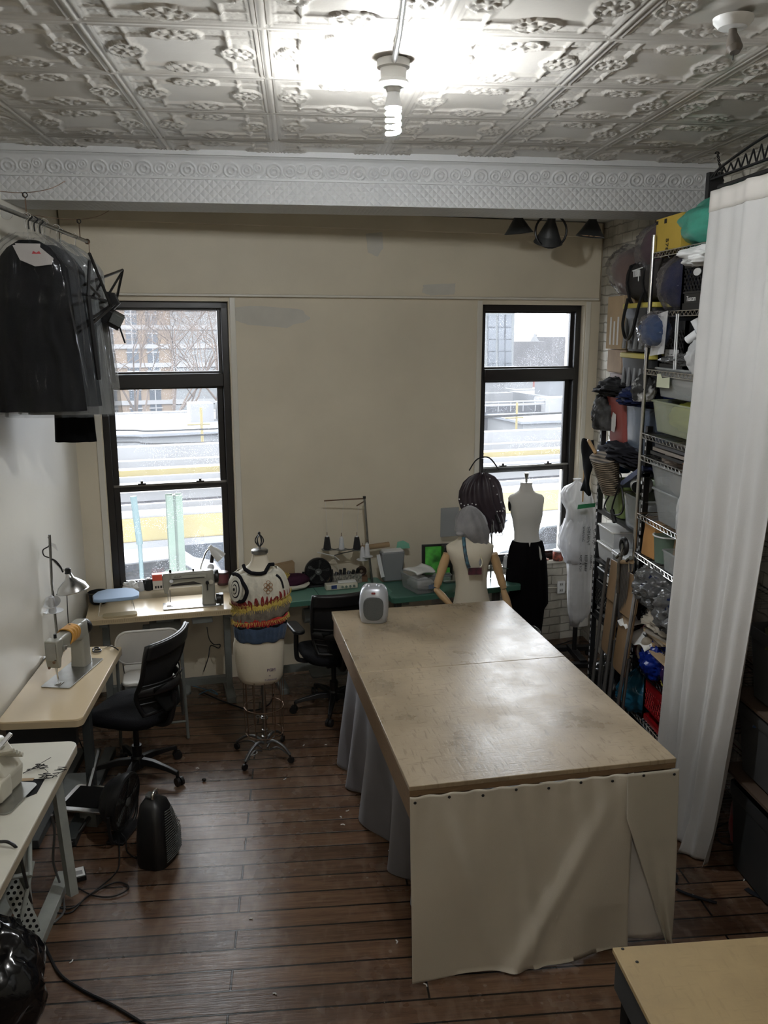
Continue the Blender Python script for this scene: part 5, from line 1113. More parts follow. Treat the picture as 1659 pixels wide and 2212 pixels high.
can = thing('storage_tin', 'dark brown tin behind the hand wheel of the khaki zigzag machine', 'tin', sill(482, .0)); part('body', G().lathe([(.045, 0), (.047, .005), (.047, .10), (.044, .105)]), mat('brown_tin', (.05, .02, .02), .4), can); part('label', G().lathe([(.0475, .02), (.0478, .03), (.0478, .08), (.0475, .09)], cap=False), mat('maroon', (.12, .03, .04), .5), can)
# gooseneck lamp with a bulb in front of the left window
lb = Vector((-.735, 6.43, zt)); gl = thing('desk_lamp', 'white clamp lamp with an unlit hanging bulb behind the zigzag machine', 'lamp', lb)
P = lambda x, y: ay(x, y, lb.y - .03) - lb
part('gooseneck', G().tube(spline([(0, 0, 0), P(433, 1240), P(440, 1205), P(447, 1190), P(455, 1184)], 6), .006, n=8), CHROME, gl)
a_, b_ = P(452, 1180), P(478, 1205); dd = (b_ - a_).normalized(); part('lamp_shade', G().tube([a_, a_ + dd * .03, a_ + dd * .045, b_], [.018, .020, .032, .045], n=24), WHITE, gl)
part('bulb_socket', G().cyl(P(459, 1197), P(457, 1215), .014, n=14), BLACK, gl); q = P(455, 1225); part('bulb', G().sph(q, .027, 20, 14), mat('frosted_bulb', (.75, .76, .80), .3), gl)
part('cord', G().tube(spline([P(457, 1185), P(462, 1190), P(459, 1200)], 6), .003, n=6), BLACK, gl)
part('thread_pin', G().tube([P(455, 1235), P(456, 1262)], .002, n=5), BLACK, gl)
# ---- left wall table: thread stand, reflector lamp, foot pedal, small things
st = thing('thread_stand', 'tall metal thread stand with one white cone on the left wall table', 'thread stand', Vector((-1.590, 5.42, zt)))
P = lambda x, y: ay(x, y, 5.42) - Vector((-1.590, 5.42, zt))
part('pole', G().tube([(0, 0, 0), P(112, 1260), P(107, 1155)], .0085, n=10), STEEL, st); part('foot', G().lathe([(.045, 0), (.042, .008), (.02, .03), (.012, .05)]), WIRE, st)
q = P(115, 1322); part('spool_plate', G().lathe([(.010, 0), (.062, .006), (.064, .009), (.01, .006)], c=q), WPLAST, st); part('spool_plate', G().lathe([(.010, 0), (.055, .012), (.057, .016), (.01, .006)], c=P(112, 1304), r=(.5, 0, 0)), WPLAST, st)
part('cable_loop', G().tube(spline([P(107, 1205), P(95, 1200), P(93, 1188), P(105, 1180), P(108, 1170), P(104, 1160)], 6), .004, n=6), BLACK, st)
part('paper_flag', G().plate([(0, 0), (.035, -.01), (.05, -.06), (.02, -.03)], P(107, 1172), (1, 0, 0), (0, 0, 1), .002), PAPER, st)
cone('thread_cone', 'white thread cone held on the left wall thread stand', Vector((-1.590, 5.42, zt)) + q + Vector((.006, -.03, .009)), YARNW, .10, .026, .016)
lp = thing('reflector_lamp', 'silver dome reflector lamp hanging beside the left wall thread stand', 'lamp', Vector((-1.47, 5.40, 1.10)))
P = lambda x, y: ay(x, y, 5.40) - Vector((-1.47, 5.40, 1.10))
a_ = P(147, 1237); part('shade', G().lathe([(.016, 0), (.022, -.02), (.028, -.035), (.055, -.055), (.085, -.085), (.098, -.115), (.104, -.118), (.100, -.122), (.093, -.112), (.078, -.083), (.05, -.058), (.02, -.04)], c=a_, r=(.0, -.18, 0), cap=False), CHROME, lp)
part('socket', G().lathe([(.012, .03), (.018, .025), (.018, .0), (.022, -.005)], c=a_), BLACK, lp); part('bulb', G().sph(a_ + Vector((.018, 0, -.085)), (.035, .035, .04)), bpy.data.materials['frosted_bulb'], lp)
part('arm', G().tube([a_ + Vector((0, 0, .01)), P(132, 1230), P(112, 1208)], .004, n=6), CHROME, lp); part('cord', G().tube(spline([a_ + Vector((-.01, 0, .0)), P(145, 1300), P(149, 1368)], 5), .003, n=6), BLACK, lp)
part('clamp', G().tube(spline([P(112, 1208), P(120, 1212), P(130, 1224), P(136, 1236)], 5), .006, n=6), BLACK, lp)
bob = az(120, 1428, zt); cone('thread_cone', 'small brown wooden cone on the left wall table by the machine', bob, mat('brown_cone', (.16, .05, .02), .5), .07, .014, .008)
for i, (x, y) in enumerate(((98, 1423), (108, 1430))): top('bobbin', G().lathe([(.012, 0), (.012, .002), (.005, .003), (.005, .010), (.012, .011), (.012, .013)], n=18).mv(az(x, y, zt)), CHROME, ['left one of two metal bobbins on the left wall table', 'right one of two metal bobbins on the left wall table'][i], 'bobbin')
sc_ = thing('scissors', 'pair of thread snips lying at the wheel end of the left wall machine', 'scissors', az(218, 1405, zt) + Vector((0, 0, .002)), .9); part('blade', G().plate([(0, 0), (.09, .005), (.09, -.008)], (0, 0, .004), (1, 0, 0), (0, 1, 0), .003), CHROME, sc_); part('handle', G().tube(arc((-.03, 0, .006), .025, 0, 340, 16), .005, closed=True), BLACK, sc_)
part('handle', G().tube(arc((-.01, .035, .006), .02, 0, 340, 16), .005, closed=True), BLACK, sc_)
fp = thing('foot_pedal', 'silver-rimmed black foot pedal plate under the white overlock table edge', 'pedal', Vector((-1.24, 4.66, .12)), radians(-14))
part('plate', G().prism(rrect(.34, .28, .03), 0, .014), CHROME, fp, bev=.003); part('mat_pad', G().b2((-.14, -.10, .014), (.09, .115, .017)), BLACKM, fp)
part('support', G().cyl((0, -.3, -.10), (0.02, .3, .0), .012), STEEL, fp); part('bracket', G().b2((-.05, -.08, -.12), (.05, .08, 0)), LEGG, fp)
# ---- thread stand, fan and tools on the green tables
zg = zt
tb = Vector((.56, 6.71, zg)); th_ = thing('overlock_thread_stand', 'tall telescopic thread stand on the light green table', 'thread stand', tb)
P = lambda x, y, Y=tb.y: ay(x, y, Y) - tb
part('pole', G().tube([(0, 0, 0), P(795, 1180), P(787, 1075)], .009, n=10), STEEL, th_); part('pole_cap', G().cyl(P(787, 1077), P(787, 1072), .012), BLACK, th_)
part('guide_bar', G().tube([P(787, 1077), P(745, 1079), P(700, 1082)], .005, n=6), WIRE, th_); part('guide_bar', G().tube([P(787, 1083), P(770, 1093)], .005, n=6), WIRE, th_)
part('shelf_bar', G().tube([P(796, 1183), P(760, 1187), P(697, 1187)], .006, n=6), STEEL, th_); part('shelf_bar', G().tube([P(796, 1183), P(740, 1195), P(722, 1200)], .004, n=6), STEEL, th_); part('guide_rail', G().tube([P(685, 1193), P(722, 1201), P(733, 1210)], .004, n=6), WHITE, th_)
for i, (x, y, m_, hh, r_, lab) in enumerate(((707, 1186, YARNB, .10, .032, 'leftmost black thread cone on the overlock thread stand'), (738, 1186, YARNW, .095, .024, 'white thread cone between two black cones on the thread stand'), (771, 1186, YARNB, .10, .032, 'right black thread cone beside the stand pole'), (783, 1208, YARNW, .095, .024, 'lower white thread cone in front of the stand pole'), (793, 1201, YARNW, .10, .024, 'white thread cone right behind the lowest one on the stand'))):
    Yc = tb.y - (.0 if i < 3 else .07); q = ay(x, y, Yc); part('spool_tray', G().lathe([(.01, -.006), (.045, -.005), (.048, -.001), (.01, -.001)], c=q - tb), WPLAST if i > 2 else LEGG, th_); cone('thread_cone', lab, q, m_, hh, r_, r_ * .6); part('spool_pin', G().cyl(q - tb, q - tb + Vector((0, 0, hh + .04)), .0025, n=6), WIRE, th_)
for x0, y0, x1, y1 in ((707, 1160, 703, 1083), (738, 1160, 740, 1080), (771, 1160, 775, 1086), (783, 1180, 765, 1090), (740, 1080, 720, 1180), (722, 1201, 738, 1252), (700, 1195, 722, 1250)): pass
g = G()
for x0, y0, x1, y1 in ((707, 1160, 703, 1083), (738, 1160, 742, 1081), (771, 1160, 774, 1091), (722, 1201, 738, 1250)): g.tube([P(x0, y0), P(x1, y1)], .0008, n=4)
part('thread_lines', g, YARNW, th_, kind='stuff')
FB = thing('desk_fan', 'round black desk fan against the wall on the light green table', 'fan', Vector((.115, 6.70, zg)), BA)
def fan_parts(r, R=.105, zc=.125, tilt=0):
    g = G(); M_ = Matrix.Rotation(tilt, 3, 'X')
    rot = (pi / 2 + tilt, 0, 0); part('housing', G().lathe([(R * .5, -.045), (R * .95, -.03), (R * 1.04, -.005), (R * 1.06, .02), (R * 1.0, .03), (R * .96, .02)], c=(0, 0, zc), r=rot, cap=True, n=40), BLACK, r)
    g = G()
    for k in range(7): g.tube([Vector((0, 0, zc)) + M_ @ Vector((R * (.22 + .12 * k) * cos(a), -.032, R * (.22 + .12 * k) * sin(a))) for a in [2 * pi * i / 32 for i in range(32)]], .0012, closed=True, n=4)
    for k in range(16): a = 2 * pi * k / 16; g.tube([Vector((0, 0, zc)) + M_ @ Vector((R * .2 * cos(a), -.034, R * .2 * sin(a))), Vector((0, 0, zc)) + M_ @ Vector((R * .98 * cos(a + .2), -.030, R * .98 * sin(a + .2)))], .0012, n=4)
    part('grille', g, BLACK, r); part('badge', G().lathe([(.026, 0), (.026, .006), (.015, .009)], c=Vector((0, 0, zc)) + M_ @ Vector((0, -.03, 0)), r=rot), GRILL, r)
    for k in range(5):
        a = 2 * pi * k / 5; g = G(); rs = []
        for t in (.2, .5, .9): rs.append([Vector((0, 0, zc)) + M_ @ Vector((R * t * cos(a + d_), -.018 + yy, R * t * sin(a + d_))) for d_, yy in ((-.25, .008), (.25, -.008), (.25, -.010), (-.25, .006))])
        g.rings(rs); part('blade', g, GRILL, r)
    g = G(); g.tube(spline([(-R * 1.12, 0, zc), (-R * 1.12, 0, zc - R * .4), (-R * .8, 0, .012), (R * .8, 0, .012), (R * 1.12, 0, zc - R * .4), (R * 1.12, 0, zc)], 6), .010, n=8); g.b2((-R * .8, -.05, 0), (R * .8, .05, .014)); part('stand', g, BLACK, r, bev=.002)
fan_parts(FB); text_part('badge_lettering', 'hf', .022, PAPER, FB, (-.011, -.0405, .118), (pi / 2, 0, 0))
cb = thing('machine_head', 'small white overlock control head on the light green table in front of the fan', 'sewing machine', Vector((.30, 6.60, zg + .002)), BA)
part('body', G().b2((-.13, -.035, 0), (.13, .04, .045)), MACHC, cb, bev=.006); part('blue_panel', G().b2((-.09, -.037, .01), (-.045, -.034, .04)), mat('navy_panel', (.02, .04, .15), .4), cb)
for i in range(4): part('dial', G().cyl((.0 + i * .032, -.034, .022), (.0 + i * .032, -.045, .022), .010, n=14), CHROME, cb)
part('lever', G().cyl((-.03, 0, .04), (-.03, -.0, .075), .005), CHROME, cb); part('top_plate', G().b2((-.03, -.02, .045), (.12, .03, .058)), WHITE, cb, bev=.003)
pc = thing('cushion', 'dark plum cushion with yellow tuft and cream underside behind the knit top', 'cushion', Vector((-.10, 6.62, zg)), .3)
part('cover', G().blob((0, 0, .075), (.15, .10, .05), 4, .1, 2), fabric('plum_cloth', (.045, .015, .03), .9), pc, ang=80); part('underside', G().blob((0, 0, .035), (.15, .11, .032), 5, .08, 2), fabric('cream_cloth', (.6, .57, .48), .9), pc, ang=80)
g = G(); rnd = random.Random(1)
for k in range(60): a = rnd.uniform(0, 6.28); r_ = rnd.uniform(0, .035); g.tube([(-.06 + r_ * cos(a), -.03 + r_ * sin(a), .10), (-.06 + 1.5 * r_ * cos(a), -.03 + 1.5 * r_ * sin(a), .135 + rnd.uniform(-.01, .01))], .003, n=4)
part('tuft', g, YEK, pc)
def paperbag(nm, label, loc, rz, w, d, h, m, jag=True):
    r = thing(nm, label, 'bag', loc, rz); g = G(); rs = []
    for t, k in ((0, 1), (.02, 1.02), (.5, 1.0), (.85, .96), (1, .98)):
        rs.append([Vector((x * k, y * k * (1 - .15 * t), h * t + (.012 * sin(x * 90) if t == 1 else 0))) for x, y in rrect(w, d, .01, 2)])
    g.rings(rs); part('body', g, m, r, ang=25); return r
paperbag('paper_bag', 'brown paper bag leaning on the wall behind the dress form shoulder', Vector((-.17, 6.71, zg)), BA, .20, .08, .19, KRAFT)
tl = thing('tool_tray', 'silver patterned tray of dark tools on the light green table against the wall', 'tray', Vector((.35, 6.76, zg)), BA)
part('tray', G().b2((-.12, -.05, 0), (.12, .05, .075)), mat('patterned_box', (.35, .33, .28), .5, c2=(.08, .08, .07), vscale=60), tl, bev=.003)
for i in range(6): part('tool', G().tube([(-.09 + i * .035, -.01, .07), (-.08 + i * .035, .02 * sin(i), .095 + .01 * (i % 3))], .014, n=8), BLACK, tl)
tr2 = thing('tape_roll', 'dark tape roll on a brown block left of the thread stand pole', 'tape', Vector((.475, 6.79, zg))); part('roll', G().tube([Vector((.028 * cos(a), 0, .085 + .028 * sin(a))) for a in [2 * pi * k / 24 for k in range(24)]], .016, closed=True, n=8), mat('brown_tape', (.05, .025, .02), .5), tr2); part('block', G().b2((-.05, -.03, 0), (.05, .03, .045)), mat('brown_block', (.14, .07, .035), .6), tr2, bev=.003)
ok = thing('cardboard_tube', 'brown rolled paper tube lying on top of the grey bin', 'roll', Vector((.62, 6.80, zg + .27)), BA); part('roll', G().cyl((-.16, 0, 0.015), (.09, 0, .03), .022, n=20), KRAFT, ok)
gb = thing('storage_bin', 'grey upright plastic bin behind the clear box of papers', 'bin', Vector((.73, 6.79, zg)), BA)
part('shell', G().box((0, 0, .125), (.20, .09, .25), taper=.78), mat('grey_bin', (.22, .23, .24), .5), gb, bev=.012); part('paper_pile', G().box((0, 0, .256), (.17, .08, .012)), PAPER, gb)
part('side_flap', G().plate([(-.12, .24), (-.09, .245), (-.05, .05), (-.08, .045)], (-.03, -.05, 0), (1, 0, 0), (0, 0, 1), .004), WPLAST, gb)
top('green_sheet', G().plate([(-.06, 0), (.06, 0), (.05, .04), (.0, .07), (-.05, .06)], (.83, 6.86, zg + .25), (cos(BA), sin(BA), 0), (0, 0, 1), .003), mat('mint_paper', (.20, .48, .34), .7), 'mint green paper sheet standing behind the grey bin', 'paper')
def clearbox(nm, label, loc, rz, w, d, h, m, lid=None, fill=None, taper=.86, cat='storage box', group=None, rim=.012, fh=.7, sx_=0):
    r = thing(nm, label, cat, loc, rz, group); g = G(); rs = []
    for z, k in ((0, taper), (h, 1.0)):
        rs.append([Vector((p[0] * k, p[1] * k, z)) for p in rrect(w, d, min(w, d) * .1, 4)])
    for z, k in ((h, .985), (.006, taper * .97)): rs.append([Vector((p[0] * k, p[1] * k, z)) for p in rrect(w, d, min(w, d) * .1, 4)])
    g.rings(rs); part('shell', g, m, r, ang=50)
    part('rim', G().tube([Vector((p[0] * 1.01, p[1] * 1.01, h - rim / 2)) for p in rrect(w, d, min(w, d) * .1, 4)], rim * .5, closed=True, n=6), m, r)
    if fill: part('contents', G().blob((0, 0, h * fh * .5 + .008), (w * .44 * (taper + .06), d * .44 * (taper + .06), h * fh * .5), int(abs(loc.x * 100 + loc.z * 77)) % 50, .18, 3, ridge=.15, n=30, m=20), fill, r, ang=70)
    if lid: part('lid', G().prism(rrect(w * 1.04, d * 1.04, min(w, d) * .1, 4), h - .002, h + .018), lid, r, bev=.004)
    return r
CLEAR = film('clear_plastic_box', (.40, .42, .42), .20, .18, bump=.1); CLEARY = film('hazy_plastic_box', (.40, .43, .30), .22, .22, bump=.1); CLEARB = film('smoky_blue_box', (.16, .20, .27), .42, .2, bump=.1)
WFIL = fabric('white_fabric_pile', (.6, .6, .6), .9)
b1 = clearbox('storage_box', 'clear plastic box with white folded papers on top, on the dark green table', Vector((.93, 6.53, zg)), radians(22), .22, .30, .13, CLEAR, fill=WFIL)
part('label', G().plate(rrect(.06, .035, .004, 2), (.02, -.15, .055), (1, 0, 0), (0, 0, 1), .002), mat('blue_grey_label', (.12, .16, .24), .6), b1)
top('paper_stack', mk(lambda u, v: (.03 * sin(v * 3) + (u - .5) * .20, (v - .5) * .19 + .02 * u, .005 + .014 * sin(u * 5 + v * 2) * u), 14, 12).mv((.93, 6.56, zg + .142), .5), PAPER, 'stack of white papers fanned on top of the clear box', 'papers', solid=.014)
sc2 = thing('rotary_cutter', 'black-handled cutter lying on the front of the dark green table', 'cutter', Vector((1.04, 6.42, zg)), -.6); part('handle', G().cyl((-.04, 0, .01), (.03, 0, .01), .009, n=10), BLACK, sc2); part('blade', G().box((.06, 0, .008), (.06, .012, .003)), CHROME, sc2)
mo = thing('monitor', 'black-framed screen showing a green picture on the dark green table', 'monitor', Vector((1.115, 6.83, zg)), radians(4))
part('frame', G().plate([(-.13, .02), (.13, .02), (.13, .285), (-.13, .285)], (0, 0, .0), (1, 0, 0), (0, .06, 1), .03), BLACK, mo, bev=.004)
SCR = mat('green_screen', (.03, .15, .02), .3, c2=(.003, .02, .003), vscale=9, emit=0, detail=6); bs_ = SCR.node_tree.nodes['Principled BSDF']; SCR.node_tree.links.new([n for n in SCR.node_tree.nodes if n.type == 'VALTORGB'][0].outputs[0], bs_.inputs['Emission Color']); bs_.inputs['Emission Strength'].default_value = .45
part('screen', G().plate([(-.105, .035), (.105, .035), (.105, .27), (-.105, .27)], (0, -.0165, .0), (1, 0, 0), (0, .06, 1), .002), SCR, mo, label='lit screen with a blurry green picture'); part('foot', G().prism(rrect(.20, .12, .04), 0, .012), BLACK, mo, bev=.003)
top('acrylic_sheet', G().plate(rrect(.165, .25, .006, 2), (1.24, 6.98, 1.20), (cos(BA), sin(BA), 0), (0, 0, 1), .004), film('grey_acrylic', (.42, .44, .46), .55, .2, bump=0), 'translucent grey sheet taped to the wall above the green-picture screen', 'sheet')
cp = clearbox('plastic_cup', 'small white plastic tub left of the ivory armed form on the dark green table', Vector((1.17, 6.70, zg)), 0, .07, .07, .07, CLEAR, cat='tub')
sc3 = thing('sewing_machine', 'white sewing machine partly hidden behind the ivory armed dress form', 'sewing machine', Vector((1.33, 6.76, zg)), radians(6))
part('body', G().b2((.03, -.05, 0), (.13, .05, .26)), MACHC, sc3, bev=.015); part('arm', G().b2((-.17, -.04, .18), (.05, .04, .28)), MACHC, sc3, bev=.012); part('head', G().b2((-.19, -.045, .12), (-.12, .045, .30)), BLACK, sc3, bev=.008); part('base', G().b2((-.2, -.08, 0), (.15, .08, .02)), BED, sc3, bev=.003); part('hand_wheel', G().cyl((.13, 0, .2), (.16, 0, .2), .05), BLACK, sc3)
st2 = thing('thread_stand', 'metal thread stand with a round plate right of the ivory armed form', 'thread stand', Vector((1.56, 6.78, zg)))
part('pole', G().cyl((0, 0, 0), (-.0, 0, .5), .006, n=8), STEEL, st2); q = ay(1100, 1226, 6.74) - Vector((1.56, 6.78, zg)); part('spool_plate', G().lathe([(.01, 0), (.058, .005), (.06, .009), (.01, .006)], c=q), CHROME, st2); part('arm', G().cyl(q, (0, 0, q.z), .004, n=6), STEEL, st2)
cone('thread_cone', 'white thread cone on the round plate behind the ivory armed form', Vector((1.56, 6.78, zg)) + q + Vector((-.03, 0, .008)), YARNW, .09, .028, .018)
# dark jacket with pearls and clear strands on a stand beside the right window
js = ay(1042, 1090, 6.86); jk = thing('garment_stand', 'thin black stand holding up the pearl-trimmed garment left of the right window', 'stand', Vector((js.x, 6.90, 0)))
part('pole', G().cyl((0, 0, 0), (0, 0, 1.75), .009, n=10), BLACK, jk); part('foot', G().lathe([(.14, 0), (.14, .01), (.01, .02)]), BLACK, jk); part('cross_arm', G().tube(spline([(-.12, -.05, 1.66), (-.05, -.03, 1.75), (.05, -.03, 1.76), (.13, -.05, 1.66)], 5), .006, n=6), BLACK, jk)
PUR = mat('dark_plum_satin', (.022, .012, .018), .45, c2=(.05, .035, .045), vscale=5, sheen=.3)
jo = Vector((js.x, 6.83, 0)); P = lambda x, y, k=0: ay(x, y, 6.83 - k) - jo
ja = thing('ruffled_garment', 'dark plum ruffled garment with pearl trim hanging left of the right window', 'garment', jo)
g = G(); rs = []
for s in pxs([(1150, 1058, 1082), (1140, 1050, 1088), (1125, 1030, 1090), (1110, 1008, 1091), (1095, 996, 1090), (1080, 992, 1086), (1062, 994, 1084), (1045, 1002, 1078), (1033, 1014, 1068), (1026, 1028, 1055), (1023, 1036, 1048)], 6.83, jo, .45):
    rs.append([Vector((s[1] + s[3] * cos(a) * (1 + .05 * sin(a * 13 + s[0] * 8)), s[4] * sin(a) * (1 + .16 * sin(a * 13 + s[0] * 8)), s[0] + .012 * sin(a * 9))) for a in [2 * pi * k / 90 for k in range(90)]])
g.rings(rs); part('cloth_body', g, PUR, ja, ang=80)
g = G()
for pts in ([(992, 1078), (996, 1088), (1003, 1092), (1011, 1090), (1020, 1088), (1028, 1090)], [(1074, 1105), (1080, 1104), (1086, 1104), (1090, 1100)], [(1058, 1034), (1066, 1050), (1074, 1068), (1082, 1085), (1088, 1098)]):
    for x, y in pts: g.sph(P(x, y, .10), .006, 8, 6)
part('pearls', g, mat('pearl', (.75, .75, .75), .25), ja, kind='stuff')
g = G()
for pts in ([(1072, 1108), (1078, 1120), (1086, 1142), (1090, 1135), (1084, 1112)], [(1066, 1125), (1068, 1150), (1080, 1158), (1086, 1152), (1082, 1130)]): g.tube(spline([P(x, y, .06) for x, y in pts], 5), .010, n=6, flat=.4)
part('clear_ruffle', g, film('clear_vinyl', (.7, .7, .72), .35, .1), ja); g = G(); g.tube(spline([P(1052, 1130, .05), P(1062, 1165, .05), P(1066, 1215, .03)], 5), .004, n=6); g.tube(spline([P(1070, 1112, .08), P(1076, 1128, .08), P(1082, 1130, .08)], 5), .006, n=6); part('black_tie', g, BLACK, ja)

# ---- track spotlights in the back bay
trk = G().b2((-.62, -.02, -.01), (.62, .02, .015)); tk = thing('spotlight_track', 'black ceiling track carrying three spotlights over the right window', 'track', Vector((1.85, 6.35, 3.645)), radians(3)); part('rail', trk, BLACK, tk)
SG = mat('grey_black_spot', (.035, .036, .036), .5)
for i, (x, yt, yb, Y, lab, ti) in enumerate(((1117, 455, 497, 6.33, 'leftmost of the three grey-black spotlights over the right window', 0), (1192, 455, 520, 6.30, 'middle spotlight with an open ring around it, tilted to the room', 1), (1281, 458, 504, 6.38, 'rightmost of the three grey-black spotlights near the brick wall', 0))):
    p = ay(x, yb, Y); s = thing('spotlight', lab, 'spotlight', Vector((p.x, Y, 3.635)))
    hz = 3.635 - p.z + .02; rot = (.42, 0, 0) if ti else (.05, .1 * (i - 1), 0)
    part('shade', G().lathe([(.022, 0), (.026, -.012), (.03, -hz * .35), (.058, -hz * .6), (.098, -hz), (.106, -hz - .004), (.103, -hz + .0), (.056, -hz * .62), (.02, -hz * .5)], r=rot, cap=False), SG, s)
    part('reflector', G().lathe([(.086, -hz + .004), (.05, -hz * .63), (.012, -hz * .5)], r=rot, cap=False), mat('warm_reflector', (.55, .42, .32), .2, metal=1) if i == 0 else bpy.data.materials['warm_reflector'], s)
    if ti: part('ring', G().tube([Vector((.115 * cos(a), .03, -hz * .62 + .115 * sin(a))) for a in [2 * pi * k / 30 for k in range(30)]], .008, closed=True, n=8, flat=1.0), BLACK, s)
P_c = 0
#top('cable_clip', G().tube(spline([ay(1225, 462, 6.2), ay(1232, 468, 6.2), ay(1240, 465, 6.2)], 4), .008, n=6), BLACK, 'small black cable knot beside the middle spotlight', 'cable')

# ---- ceiling detector and hanging chain
dt = thing('ceiling_detector', 'round white ceiling base with a dark drooping sensor at the upper right', 'detector', Vector((1.424, 2.925, 3.785)))
part('base_plate', G().lathe([(.012, -.034), (.045, -.030), (.062, -.012), (.064, 0)], n=32), WHITE, dt); part('sensor', G().tube([(0, 0, -.03), (.0, -.004, -.05), (-.004, -.02, -.075), (-.006, -.035, -.10), (-.006, -.04, -.115)], [.012, .014, .022, .026, .016], n=16), mat('taupe_sensor', (.14, .12, .10), .35), dt)
part('stinger', G().cyl((-.006, -.03, -.115), (-.006, -.03, -.135), .002, n=6), BLACK, dt)
tr3 = thing('wire_shelf_top', 'black curved wire shelf edge above the white curtain at the right', 'shelf', Vector((2.32, 4.45, 3.60)))
g = G(); g.tube([(-.05, -.6, .0), (-.05, .35, .0)], .008, n=6); g.tube(spline([(-.05, -.6, .13), (-.05, -.2, .11), (-.05, .2, .05), (-.05, .35, .0)], 6), .008, n=6)
for k in range(12):
    y = -.6 + k * .075; g.tube([(-.05, y, 0), (-.05, y + .04, .12 - .008 * k), (-.05, y + .08, 0)], .005, n=5)
part('truss', g, BLACK, tr3); part('bracket', G().b2((-.06, .33, -.14), (.02, .37, .04)), BLACK, tr3)
g = G(); a_ = Vector((2.40, 5.0, 3.785)); b_ = ax(1562, 395, 2.35); b_ = Vector((b_.x, b_.y, b_.z))
for k in range(16):
    c0 = a_.lerp(b_, (k + .5) / 16); dv = (b_ - a_).normalized(); sv = dv.cross(Vector((1, 0, 0)) if k % 2 else Vector((0, 1, 0))).normalized()
    g.tube([c0 + dv * .016 * cos(t) + sv * .008 * sin(t) for t in [2 * pi * i / 10 for i in range(10)]], .002, closed=True, n=5)
g.tube(arc((a_.x, a_.y, a_.z - .01), .012, 0, 180, 8, 'xz'), .004, n=6); top('hanging_chain', g, BLACK, 'thin dark chain hanging from a ceiling hook beside the curtain', 'chain')

# ---- wall outlet below the right window
oq = BO + Matrix.Rotation(BA, 3, 'Z') @ Vector((sx(2.33), .004, .50)); ol = thing('wall_outlet', 'white double outlet plate with cable on the brick below the right window', 'outlet', oq, BA)
part('plate', G().prism(rrect(.075, .115, .006, 3), -.004, .010).mv(r=(pi / 2, 0, 0)), WHITE, ol)
for z in (-.028, .028): part('socket', G().b2((-.017, -.014, z - .016), (.017, -.009, z + .016)), mat('socket_face', (.5, .5, .48), .5), ol)
g = G()
for z in (-.028, .028):
    for x in (-.008, .008): g.b2((x - .002, -.0155, z - .006), (x + .002, -.0138, z + .008))
part('slots', g, BLACK, ol); part('cable', G().tube([(-.04, -.006, 0), (-.30, -.006, .02), (-.55, -.006, .0)], .005, n=6), PAINT_L, ol)
# tin cup of brushes on the right window sill
tq = BO + Matrix.Rotation(BA, 3, 'Z') @ Vector((sx(2.27), -.03, .768)); tc_ = thing('patterned_tin', 'red and black patterned tin on the right window sill', 'tin', tq); part('body', G().lathe([(.045, 0), (.047, .004), (.047, .085), (.045, .09)]), mat('red_black_pattern', (.40, .10, .06), .4, c2=(.02, .02, .02), vscale=35), tc_); part('lid', G().lathe([(.048, .085), (.048, .098), (.02, .102)]), WPLAST, tc_)
g = G().b2((-.09, -.02, 0), (.09, .04, .012)); mg = thing('magazine', 'flat colourful magazine lying on the right window sill', 'magazine', BO + Matrix.Rotation(BA, 3, 'Z') @ Vector((sx(2.10), .0, .770)), BA); part('cover', g, mat('orange_cover', (.55, .20, .12), .5, c2=(.5, .4, .35), vscale=14), mg)

# ============================================================ RIGHT WALL STORAGE
XF = 2.10
def shelf_wire(root, z, x0, x1, y0, y1, m=None):
    m = m or CHROME; g = G()
    for zz in (z, z - .028):
        g.tube([(x0, y0, zz), (x1, y0, zz)], .0035, n=5); g.tube([(x0, y1, zz), (x1, y1, zz)], .0035, n=5); g.tube([(x0, y0, zz), (x0, y1, zz)], .0035, n=5); g.tube([(x1, y0, zz), (x1, y1, zz)], .0035, n=5)
    n = int((y1 - y0) / .025); zz_ = [(x0, y0 + (y1 - y0) * i / n, z if i % 2 else z - .028) for i in range(n + 1)]; g.tube(zz_, .002, n=4)
    zz_ = [(x0 + (x1 - x0) * i / 16, y1, z if i % 2 else z - .028) for i in range(17)]; g.tube(zz_, .002, n=4)
    for i in range(1, int((y1 - y0) / .035)): y = y0 + i * .035; g.tube([(x0, y, z + .001), (x1, y, z + .001)], .0016, n=4)
    return part('wire_shelf', g, m, root)
SZ = [3.237, 2.898, 2.559, 2.168, 1.663, 1.410, 1.155, .94, .716, .392, .10]
RY0, RY1, RX0, RX1 = 4.02, 5.10, XF, 2.52
rk = thing('wire_shelving', 'tall chrome wire shelving unit packed with boxes, half behind the white curtain', 'shelving', Vector(((RX0 + RX1) / 2, (RY0 + RY1) / 2, 0)))
o_ = Vector(((RX0 + RX1) / 2, (RY0 + RY1) / 2, 0))
for x in (RX0, RX1):
    for y in (RY0, RY1):
        part('post', G().cyl((x - o_.x, y - o_.y, .0), (x - o_.x, y - o_.y, 3.34), .0125, n=12), CHROME, rk)
for z in SZ: shelf_wire(rk, z, RX0 - o_.x, RX1 - o_.x, RY0 - o_.y, RY1 - o_.y, CHROME if z not in (.94, .716) else BLACK)
def S(x, y, z=None, X=XF): # shelf-front point
    return ax(x, y, X)
def span(xl, xr, yt, yb, X=XF): # Y extent and z extent of something whose front is on plane X
    a, b = ax(xl, yb, X), ax(xr, yb, X); t = ax(xl, yt, X); return b.y, a.y, a.z, t.z
